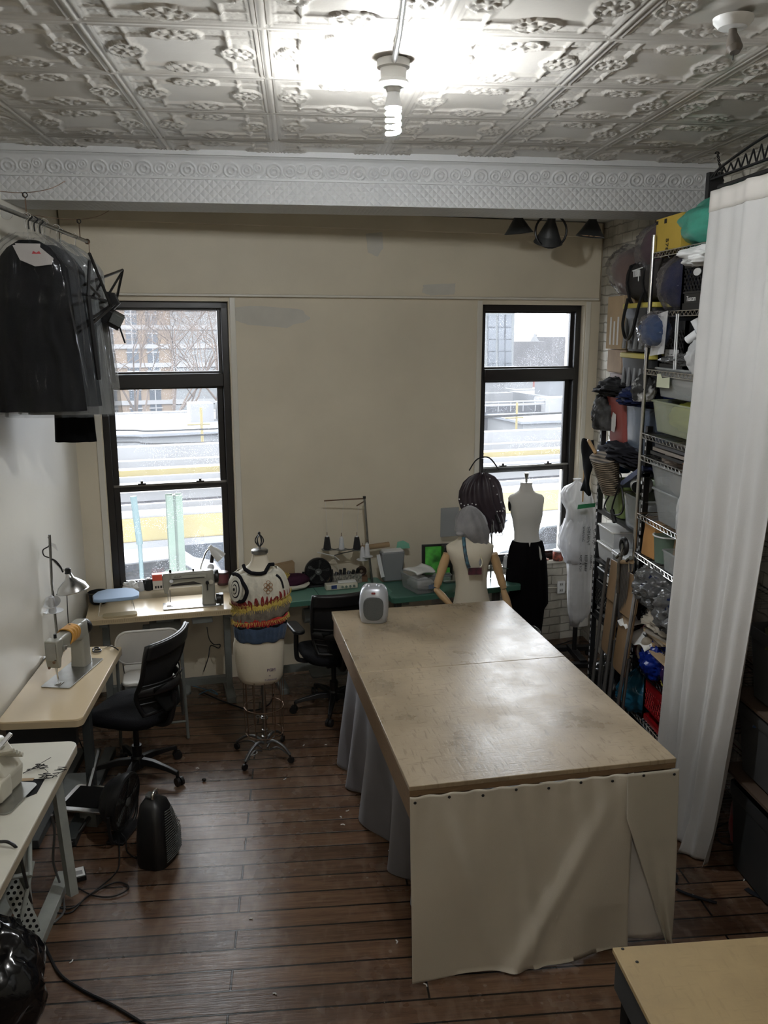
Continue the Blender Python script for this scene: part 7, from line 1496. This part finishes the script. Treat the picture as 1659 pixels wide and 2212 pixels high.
du = thing('duffel_bag', 'charcoal duffel bag with black straps lying on the upper ribbed tote', 'bag', Vector((2.34, 5.44, 2.975)), 0)
DF = fabric('charcoal_canvas', (.045, .041, .039), .85, .15, 6); g = G(); rs = []
for y, k in ((-.42, .6), (-.38, .92), (-.1, 1.0), (.12, 1.02), (.27, .95), (.30, .6)):
    rs.append([Vector((.175 * k * math.copysign(abs(cos(a)) ** .7, cos(a)), y, .135 + .135 * k * math.copysign(abs(sin(a)) ** .7, sin(a)))) for a in [2 * pi * q_ / 32 for q_ in range(32)]])
g.rings(rs); part('body', g, DF, du, ang=70, bev=0)
for y in (-.06, .20): part('strap', G().tube([(-.03, y, .275), (-.165, y, .22), (-.182, y, .12), (-.16, y, .02), (-.14, y, -.02)], .012, n=6, flat=1.0), BLACK, du)
part('shoulder_strap', G().tube(spline([(-.17, .20, .02), (-.20, .19, -.14), (-.20, .12, -.24), (-.20, .02, -.20), (-.19, -.05, -.02), (-.17, -.06, .05)], 6), .011, n=6), BLACK, du)
g = G()
for k in range(6): g.tube([(-.181, .10 - k * .02, .19), (-.181, .092 - k * .02, .15 - (.03 if k == 4 else 0))], .003, n=5)
g.tube([(-.181, .12, .19), (-.181, -.04, .20)], .004, n=5); part('white_logo', g, PAPER, du, label='dripping white script mark')
bag('clear_bag', 'clear bag of brownish pink cloth lying on cardboard at the left end of the storage', Vector((2.37, 6.0, 3.02)), (.17, .33, .17), CLBAG, 91, BRN, amp=.10, ridge=.25, flatb=.9, rot=(.35, 0, 0))
r = thing('cardboard_box', 'tall worn cardboard box against the brick left of the ribbed totes', 'box', Vector((2.36, 5.93, 2.66))); part('carton', G().b2((-.17, -.16, 0), (.17, .14, .36)), CARD, r, bev=.003)
for k in range(3): part('paper_strip', G().b2((-.1735, -.10 + k * .07, .03), (-.171, -.075 + k * .07, .22 - .03 * (k % 2))), PAPER, r)
r = thing('cardboard_box', 'second worn cardboard box below the tall one', 'box', Vector((2.37, 5.92, 2.50))); part('carton', G().b2((-.17, -.14, 0), (.16, .13, .155)), mat('pale_cardboard', (.50, .38, .28), .85, var=.15, vscale=6), r, bev=.003)
r = clearbox('storage_box', 'pale pinkish plastic box under the cardboard boxes', Vector((2.37, 5.93, 2.41 - .05)), 0, .30, .26, .14, film('pinkish_plastic', (.6, .5, .5), .6, .3), fill=None)
# post-like conduit on the brick wall beside the right window
top('wall_conduit', G().tube([(2.56, 6.95, 1.4), (2.56, 6.95, 3.0)], .010, n=8), PAINT_L, 'thin pale vertical conduit on the brick wall beside the right window', 'pipe')
top('wall_box', G().b2((2.46, 5.78, 3.50), (2.57, 5.98, 3.64)), mat('brown_grey_box', (.12, .10, .08), .7), 'small dull brown box fixed high on the brick wall', 'box')
# leaning folding chairs with plywood seats
CHV = mat('tan_plywood_seat', (.30, .19, .10), .4, var=.12, vscale=8, coat=.2); CHL = mat('grey_chair_tube', (.13, .125, .12), .35, metal=.5)
def wchair(label, bx_, tp, w, rzv):
    b, t = Vector(bx_), Vector(tp); up = (t - b); L_ = up.length; up.normalize(); side = Vector((cos(rzv), sin(rzv), 0)); side = (side - up * side.dot(up)).normalized(); nrm = side.cross(up)
    r = thing('wooden_folding_chair', label, 'chair', b); F = lambda a, h_, o=0: side * a + up * h_ + nrm * o
    for s_ in (-1, 1):
        part('leg', G().tube([F(s_ * w * .5, 0), F(s_ * w * .5, L_ * .55), F(s_ * w * .5, L_ * .93), F(s_ * w * .42, L_ * .985)], .012, n=8), CHL, r)
        part('leg', G().tube([F(s_ * w * .42, 0, .05), F(s_ * w * .44, L_ * .60, .03)], .011, n=8), CHL, r)
    part('cross_bar', G().cyl(F(-w * .42, L_ * .12, .05), F(w * .42, L_ * .12, .05), .008), CHL, r); part('foot_cap', G().cyl(F(-w * .5, -.0), F(-w * .5, .03), .015), BLACK, r); part('foot_cap', G().cyl(F(w * .5, -.0), F(w * .5, .03), .015), BLACK, r)
    def pan(h0, h1, o, curve, nm, wk_=.94):
        g = G(); rs = []; N = 16
        ol = rrect(w * wk_, (h1 - h0), .05, 5)
        a_ = [F(p[0], (h0 + h1) / 2 + p[1], o + curve * (p[0] / w * 2) ** 2 - .006) for p in ol]; b_ = [F(p[0], (h0 + h1) / 2 + p[1], o + curve * (p[0] / w * 2) ** 2 + .006) for p in ol]
        g.rings([a_, b_]); part(nm, g, CHV, r, bev=.003)
    pan(L_ * .78, L_ * .985, .0, .03, 'backrest'); pan(L_ * .50, L_ * .86, .035 * (1), -.01, 'seat', .86)
    return r
wchair('front tan plywood folding chair leaning on the wire shelving', (1.86, 4.86, .015), (2.05, 5.03, 1.31), .37, radians(82))
wchair('rear tan plywood folding chair leaning beside the black milk crate', (1.92, 5.20, .015), (2.07, 5.36, 1.30), .34, radians(82))
# clutter above the chairs: wheel, clamps
r = thing('caster_wheel', 'black wheel and steel bracket tool sticking up above the leaning chairs', 'wheel', ax(1348, 1180, 2.04)); part('wheel', G().tube([Vector((0, .045 * cos(a), .045 * sin(a))) for a in [2 * pi * k / 26 for k in range(26)]], .016, closed=True), BLACK, r); part('hub', G().cyl((-.012, 0, 0), (.012, 0, 0), .02), STEEL, r); part('bracket', G().tube([(0, 0, 0), (-.02, .02, -.12), (-.01, .03, -.32)], .012), STEEL, r)
for i, (x, y) in enumerate(((1362, 1205), (1340, 1198))):
    p = ax(x, y, 2.02); top('clamp', G().tube([p, p + Vector((0, .05, -.03))], .014, n=12).tube([p + Vector((0, .02, 0)), p + Vector((.01, .03, -.10))], .006, n=6), CHROME, ['bright steel clamp right of the black wheel', 'bright steel clamp below the black wheel'][i], 'clamp')
g = G()
for k in range(7): p0 = ax(1342 + k * 3.2, 1216, 2.04); g.tube([p0, p0 + Vector((0, .05, -.45))], .005, n=6)
top('metal_rods', g, CHL, 'bundle of thin grey metal rods standing behind the leaning chairs', 'rods', kind='stuff')
top('rod_band', G().tube([ax(1340, 1214, 2.035), ax(1366, 1214, 2.035)], .014, n=8), KRAFT, 'brown tape band around the bundle of grey rods', 'band')
bag('black_sack', 'black glossy sack on the floor behind the leaning chairs', Vector((2.22, 5.36, 0)), (.10, .12, .20), bpy.data.materials['black_bin_bag'], 95, ridge=.3)
# chrome scooter frame bits near floor
r = thing('metal_stand', 'bright tangled metal stand parts on the floor under the leaning chairs', 'stand', Vector((2.02, 5.30, 0)))
for a, b in (((0, .1, 0), (.05, .15, .5)), ((-.1, -.02, .03), (.1, .02, .06)), ((-.08, .1, .0), (.06, -.05, .2)), ((.03, .1, .1), (.06, .2, .62)), ((-.08, -.08, .02), (.02, .12, .05))): part('tube', G().cyl(a, b, .008, n=8), CHROME, r)
# stool rim peeking over the table
r = thing('round_stool', 'small round-backed stool peeking out behind the far right table corner', 'stool', Vector((1.62, 6.10, 0)))
part('seat', G().lathe([(.15, .50), (.17, .515), (.165, .545), (.10, .55)]), BLACK, r); part('rim', G().tube(arc((0, 0, .535), .172, 0, 352, 40), .007, closed=True), CHROME, r)
for k in range(4): part('leg', G().cyl((.1 * cos(k * pi / 2 + .7), .1 * sin(k * pi / 2 + .7), .5), (.17 * cos(k * pi / 2 + .7), .17 * sin(k * pi / 2 + .7), 0), .010), STEEL, r)

# ============================================================ LEFT SIDE HANGING GARMENTS
HX = -1.37
hr = thing('garment_rail', 'metal garment rail hung by wires near the ceiling on the left', 'rail', Vector((HX, 4.4, 3.35)))
part('pipe', G().cyl((0, -1.2, .0), (0, 1.63, .01), .011, n=12), STEEL, hr); part('end_cap', G().sph((0, 1.64, .01), .018), WIRE, hr)
for y in (.35, 1.45):
    part('hanging_wire', G().tube([(0, y, .015), (.0, y, .10), (-.02, y + .02, .13)], .003, n=6), WIRE, hr); part('wire_ring', G().tube([Vector((.012 * cos(a), y, .115 + .012 * sin(a))) for a in [2 * pi * k / 14 for k in range(14)]], .003, closed=True, n=6), BLACK, hr)
    part('ceiling_wire', G().tube(spline([(-.27, y - .1, .14), (-.05, y, .125), (.10, y + .05, .15), (.18, y + .1, .20)], 5), .002, n=5), WIRE, hr)
SUIT = fabric('black_suit_cloth', (.0035, .0035, .004), .8, .2, 5, .1); LIN2 = fabric('white_lining', (.5, .47, .45), .8)
FILM1 = film('clear_garment_film', (.10, .10, .105), .10, .10, bump=.9, bscale=5, edge=.35)
def shoulders(w, z): # half width profile: z from hem(0) to neck(1)
    if z > .965: return .05 + (1 - z) / .035 * .05
    if z > .84: return .10 + (w - .12) * min(1, ((.965 - z) / .125)) ** .75
    return w - .02 + .045 * (.84 - z) / .84
def garment(nm, label, loc, w, h, d, m, cover=None, rz=0, neck=True, slack=1.12, lining=None, ch=1.06, logo=False):
    r = thing(nm, label, 'garment', loc, rz); top_ = -.12   # loc at rail
    g = G(); rs = []; N = 72
    for i in range(26):
        z = i / 25; hw = shoulders(w, z); rs.append([Vector((hw * math.copysign(abs(cos(a)) ** .8, cos(a)), (d * (.75 + .25 * (1 - z)) * sin(a)) * (1 + .22 * sin(a * 7 + 3 * z) * (1 - z)), top_ - h * (1 - z))) for a in [2 * pi * k / N for k in range(N)]])
    g.rings(rs); part('cloth_body', g, m, r, ang=80)
    g = G(); g.tube(spline([(-w * .85, 0, top_ - .13), (-.06, 0, top_ - .035), (0, 0, top_ - .01), (.06, 0, top_ - .035), (w * .85, 0, top_ - .13)], 5), .008, n=6); g.tube(spline([(0, 0, top_ - .02), (0, 0, -.03), (.02, 0, .0), (.0, 0, .018), (-.018, 0, .005)], 5), .0025, n=6); part('hanger', g, CHROME, r)
    if lining: part('lining', G().plate([(-.05, -.02), (.07, -.02), (.06, -.09), (.02, -.10), (-.03, -.08)], (0, -d - .004, top_), (1, 0, 0), (0, .1, 1), .004), LIN2, r)
    if logo:
        lg_ = part('hanger_sleeve', G().plate([(-.06, -.03), (.05, -.02), (.13, -.09), (.12, -.12), (.04, -.13), (-.03, -.10)], (0, -d - .012, top_), (1, 0, 0), (0, .05, 1), .004), LIN2, r, label='white paper hanger cape'); part('heart_mark', G().plate([(0, -.022), (.022, 0), (.014, .014), (0, .006), (-.014, .014), (-.022, 0)], (.05, -d - .016, top_ - .07), (1, 0, 0), (0, 0, 1), .003), mat('red_print', (.45, .04, .05), .6), lg_)
    if cover:
        g = G(); rs = []
        for i in range(40):
            z = i / 39; hw = shoulders(w, z) * slack + .02; rs.append([Vector(((hw + .015 * sin(a * 9 + z * 5)) * math.copysign(abs(cos(a)) ** .8, cos(a)), (d * 1.35 + .02) * sin(a) * (1 + .30 * mn.noise(Vector((a * 2.2, z * 2.5, w * 9))) + .30 * (1 - abs(sin(a * 8 + 2.5 * mn.noise(Vector((a, z * 3, 1)))))) ** 3), top_ + .03 - h * ch * (1 - z))) for a in [2 * pi * k / 84 for k in range(84)]])
        g.rings(rs, cap=False); part('plastic_cover', g, cover, r, ang=120)
    return r
garment('garment_bag', 'front black suit jacket in clear plastic on the left rail', Vector((HX + .02, 4.68, 3.355)), .20, .86, .07, SUIT, FILM1, rz=radians(4), lining=True, logo=True)
garment('garment_bag', 'second black garment in milky plastic behind the front suit jacket', Vector((HX + .03, 4.95, 3.357)), .21, .86, .055, fabric('grey_black_cloth', (.012, .012, .014), .8), film('milky_garment_film', (.28, .30, .31), .14, .10, bump=1.0, bscale=4, edge=.35), rz=radians(2), ch=1.10)
garment('garment_bag', 'third grey-white plastic covered garment on the left rail', Vector((HX + .02, 5.22, 3.358)), .215, .93, .05, fabric('light_grey_cloth', (.12, .12, .115), .8), film('milky_film_b', (.42, .42, .40), .24, .12, bump=1.0, bscale=4, edge=.4), ch=1.03)
garment('hanging_garment', 'dark charcoal garment hanging nearest the window on the left rail', Vector((HX - .0, 5.72, 3.36)), .17, .78, .05, fabric('charcoal_wool', (.015, .015, .016), .9), None)
garment('hanging_garment', 'short black garment behind the plastic covers, its ragged hem showing below', Vector((HX - .01, 5.42, 3.358)), .10, 1.12, .04, SUIT, None)
g = G()  # tags on hangers
bun = thing('hanger_bundle', 'bundle of black and clear clips and empty hangers on the left rail', 'hangers', Vector((HX, 4.82, 3.35)))
for k in range(7):
    y = -.1 + k * .05; part('hook', G().tube(spline([(0, y, -.05), (0, y, -.01), (.02, y, .01), (0, y, .025), (-.02, y, .012)], 4), .003 + .001 * (k % 2), n=6), BLACK if k % 2 else CHROME, bun)
part('clear_disc', G().cyl((-.09, -.1, .02), (-.09, -.095, .02), .03), CLEAR, bun)
# folded black metal stand hung at the corner
FX_ = -1.06; fz = lambda x, y, d=0: ax(x, y, -1.06 - d * .12)
fs = thing('folded_stand', 'folded black metal stand and spotlight bundle hanging by the left window top', 'stand', fz(225, 640)); o_2 = fz(225, 640)
bars = [((193, 547), (240, 662), 0), ((193, 563), (190, 640), 0), ((188, 612), (265, 583), .5), ((265, 583), (250, 655), .5), ((262, 590), (232, 640), .3), ((188, 612), (215, 640), .2), ((190, 640), (250, 655), .3), ((200, 700), (250, 655), 0), ((196, 690), (238, 660), .2), ((200, 715), (245, 668), .6), ((205, 640), (240, 655), .8), ((218, 612), (200, 640), .4)]
for (a, b, d) in bars: part('bar', G().tube([fz(*a, d) - o_2, fz(*b, d) - o_2], .0085, n=4), BLACK, fs)
part('centre_plate', G().plate([(-.10, .07), (.07, .04), (.10, -.02), (.02, -.09), (-.10, -.06)], fz(222, 648, .6) - o_2, (1, 0, 0), (0, 0, 1), .03), BLACK, fs, bev=.004)
q = fz(243, 688) - o_2; part('lamp_housing', G().box(q, (.11, .09, .085), (.2, .5, .2)), BLACK, fs, bev=.006); part('lamp_front', G().box(q + Vector((.03, -.03, -.005)), (.07, .06, .06), (.2, .5, .2)), GRILL, fs, bev=.004); part('bar', G().tube([fz(258, 705) - o_2, fz(270, 740) - o_2], .006, n=6), BLACK, fs)
part('long_bar', G().tube([fz(190, 640, -.1) - o_2, fz(213, 820, -.1) - o_2], .012, n=4), BLACK, fs); part('hook', G().tube([fz(193, 547) - o_2, fz(192, 523) - o_2], .002, n=5), WIRE, fs)
part('cloth_strip', G().plate([(-.05, .1), (.0, .1), (.01, -.24), (-.02, -.22)], fz(208, 720, .4) - o_2, (1, 0, 0), (0, 0, 1), .01), BLACKM, fs)

# ============================================================ FLOOR ITEMS
ff = thing('floor_fan', 'round black fan tilted on its stand on the floor near the office chair', 'fan', Vector((-1.04, 4.50, 0)), radians(75))
fan_parts(ff, R=.155, zc=.20, tilt=.12)
part('motor_cover', G().lathe([(.14, .03), (.13, .06), (.09, .10), (.04, .12)], c=(0, 0, .20), r=(pi / 2 + .12 + pi, 0, 0)), BLACK, ff)
hh = thing('tower_heater', 'black upright fan heater on the floor in front of the office chair', 'heater', Vector((-.81, 4.24, 0)), radians(72))
g = G(); rs = []
for z, w_, d_, o in ((0, .115, .085, 0), (.02, .12, .09, 0), (.15, .118, .088, .0), (.25, .10, .078, .005), (.33, .072, .06, .012), (.355, .04, .035, .02), (.36, .02, .02, .02)): rs.append([Vector((w_ * math.copysign(abs(cos(a)) ** .6, cos(a)), o + d_ * math.copysign(abs(sin(a)) ** .6, sin(a)), z)) for a in [2 * pi * k / 36 for k in range(36)]])
g.rings(rs); part('body', g, BLACK, hh, ang=60)
g = G()
for k in range(22): z = .04 + k * .0125; y = -.094 + max(0, z - .15) * .16; hw = .085 * (1 - max(0, z - .16) / .26); g.tube([(-hw, y, z), (0, y - .012, z), (hw, y, z)], .003, n=5)
part('front_grille', g, GRILL, hh); part('handle', G().tube(spline([(-.03, .0, .365), (-.02, .0, .395), (.02, .0, .395), (.03, .0, .365)], 5), .008, n=8), CHROME, hh); part('control_panel', G().prism(rrect(.05, .04, .01), .0, .008).mv((.0, .03, .365), r=(.3, 0, 0)), GRILL, hh)
# black shiny plastic bag lower left
bb = bag('rubbish_bag', 'large shiny black plastic bag at the bottom left corner', Vector((-1.32, 3.0, .04)), (.26, .26, .26), mat('glossy_black_plastic', (.006, .006, .007), .12, bump=.7, bscale=7), 99, ridge=.22, amp=.16, flatb=.9)
top('white_post', G().b2((-1.36, 2.86, 0), (-1.30, 2.92, .40)).mv((0.05, .12, 0)), WLAM, 'white post end standing under the shiny black bag at the corner', 'post')
# cords and cables
def cord(label, pts, r=.005, m=BLACK, nm='cable'): return top(nm, G().tube(spline([az(x, y, z) for x, y, z in pts], 7), r, n=7), m, label, 'cable')
cord('thick dark cable looping from the overlock table down to the bottom of the photo', [(0, 1818, .785), (20, 1820, .79), (40, 1840, .74), (55, 1900, .50), (80, 2000, .08), (105, 2060, .008), (130, 2105, .008), (180, 2140, .008), (250, 2175, .008), (330, 2225, .008)], .007)
cord('grey cable hanging from the overlock table and curving on the floor', [(112, 1760, .62), (118, 1800, .40), (115, 1860, .2), (130, 1910, .04), (138, 1950, .008), (135, 1975, .008), (95, 2010, .008)], .006, mat('grey_cable', (.10, .10, .10), .4))
cord('black floor cable with loops from the heater towards the tables', [(255, 1795, .02), (258, 1850, .008), (250, 1885, .008), (200, 1928, .008), (150, 1963, .008), (105, 1950, .008)], .004)
cord('thin black cable making a wide loop on the floorboards', [(150, 1905, .008), (195, 1932, .008), (240, 1937, .008), (275, 1922, .012), (272, 1910, .008), (245, 1907, .008), (190, 1935, .014), (155, 1970, .008), (120, 1972, .008)], .004)
cord('cable running from the floor fan to the tower heater', [(262, 1800, .05), (272, 1815, .03), (275, 1840, .01), (295, 1855, .01)], .004)
cord('cable crossing the floor under the cream table towards the knit-top form', [(430, 1492, .01), (470, 1510, .01), (510, 1525, .01), (545, 1535, .01), (580, 1522, .01), (590, 1500, .01)], .006)
cord('pale blue cable tangle on the floor under the cream table', [(410, 1480, .01), (440, 1488, .01), (470, 1500, .01), (455, 1490, .02), (430, 1500, .01)], .004, mat('blue_cable', (.05, .16, .26), .4))
cord('power cord hanging in a loose knot under the zigzag machine', [(447, 1355, .62), (452, 1380, .42), (462, 1392, .36), (475, 1392, .36), (472, 1400, .34), (455, 1395, .33), (450, 1420, .25), (440, 1450, .1)], .004)
cord('black cord from the left wall machine down beside the chair', [(230, 1393, .77), (250, 1400, .78), (262, 1415, .70), (268, 1450, .50), (272, 1465, .30)], .004)
cord('thin black cable near the left wall table legs', [(165, 1585, .40), (180, 1620, .20), (190, 1650, .02), (175, 1690, .008), (150, 1700, .008)], .004)
cord('dark cable tangle on the floor behind the curtain end', [(1545, 1790, .01), (1580, 1775, .02), (1610, 1790, .01), (1600, 1820, .01), (1560, 1822, .01), (1550, 1800, .015), (1590, 1800, .02), (1630, 1830, .01), (1640, 1810, .01)], .005)
cord('thin black cable lying along the foot of the brick wall', [(1180, 1400, .01), (1205, 1393, .01), (1240, 1382, .01)], .006)
# tag plate, straps, scraps
ps = thing('power_adapter', 'black power adapter with a white printed label on the floor by the overlock table', 'adapter', az(170, 1895, 0), .35); part('body', G().b2((-.035, -.045, 0), (.035, .045, .03)), BLACK, ps, bev=.004); lb_ = part('label', G().b2((-.03, -.04, .03), (.03, .04, .0315)), PAPER, ps); part('printing', G().b2((-.02, -.025, .0315), (.02, .01, .0318)), mat('grey_print', (.3, .3, .3), .8), lb_)
STR = fabric('dark_strap', (.02, .022, .028), .8)
def strap(label, pts, w=.018): 
    P_ = spline([az(x, y, .006) for x, y in pts], 8); g = G(); g.tube(P_, w * .5, n=6, flat=.18) if False else g.rings([[p + Vector((-(q_ - p).normalized().y, (q_ - p).normalized().x, 0)) * (w / 2 * s_) + Vector((0, 0, hz)) for s_, hz in ((-1, 0), (1, 0), (1, .004), (-1, .004))] for p, q_ in zip(P_[:-1], P_[1:])]); top('strap', g, STR, label, 'strap')
strap('dark fabric strap lying on the floor right of the cutting table', [(1462, 1922), (1480, 1930), (1510, 1940), (1552, 1952)]); strap('dark strap end on the floor at the right edge', [(1612, 1920), (1630, 1932), (1665, 1945)], .03); strap('short curled strap against the corner of the cutting table cloth', [(1452, 1880), (1460, 1895), (1458, 1908)], .025)
rnd = random.Random(6)
scr = [(745, 1782), (737, 1766), (747, 1752), (843, 1842), (857, 2038), (762, 1705), (597, 2148), (922, 2131), (654, 1611), (706, 1609), (430, 1660), (545, 1985), (612, 1684), (1500, 1934), (1606, 1902), (388, 1772), (290, 1795), (150, 2080)]
labs = ['curved white thread scrap left of the grey side curtain', 'white scrap just above the curved one left of the side curtain', 'small white scrap beside the floor seam near the side curtain', 'white clip of thread on the grey curtain side of the floor', 'white thread curl on the floor left of the ivory cloth', 'white scrap at the foot of the grey side curtain', 'tiny white chip near the bottom of the floor', 'white chip right under the ivory cloth hem', 'white chip on the floor behind the form stand', 'white chip on the floor right of the form stand', 'pale scrap by the right caster of the office chair', 'pale scuffed scrap on the open floor', 'white thread snip right of the form stand wheel', 'tan scrap near the strap right of the table', 'white chip at the right side of the floor', 'white chip right of the tower heater', 'grey scrap left of the tower heater', 'white chip beside the shiny black bag']
for (x, y), lb_ in zip(scr, labs):
    p = az(x, y, .003); a = rnd.uniform(0, 3); L_ = rnd.uniform(.010, .028); g = G(); g.tube([p, p + Vector((cos(a) * L_ * .5, sin(a) * L_ * .5, .001)), p + Vector((cos(a + .5) * L_, sin(a + .5) * L_, 0))], .003, n=5, flat=1); top('floor_scrap', g, PAPER, lb_, 'scrap', 'small scraps on the floor')
g = G(); p = az(441, 1688, .0); g.sph(p + Vector((0, 0, .012)), (.014, .01, .012), 10, 8); top('dark_scrap', g, BLACK, 'small black lump on the floor right of the office chair', 'scrap')
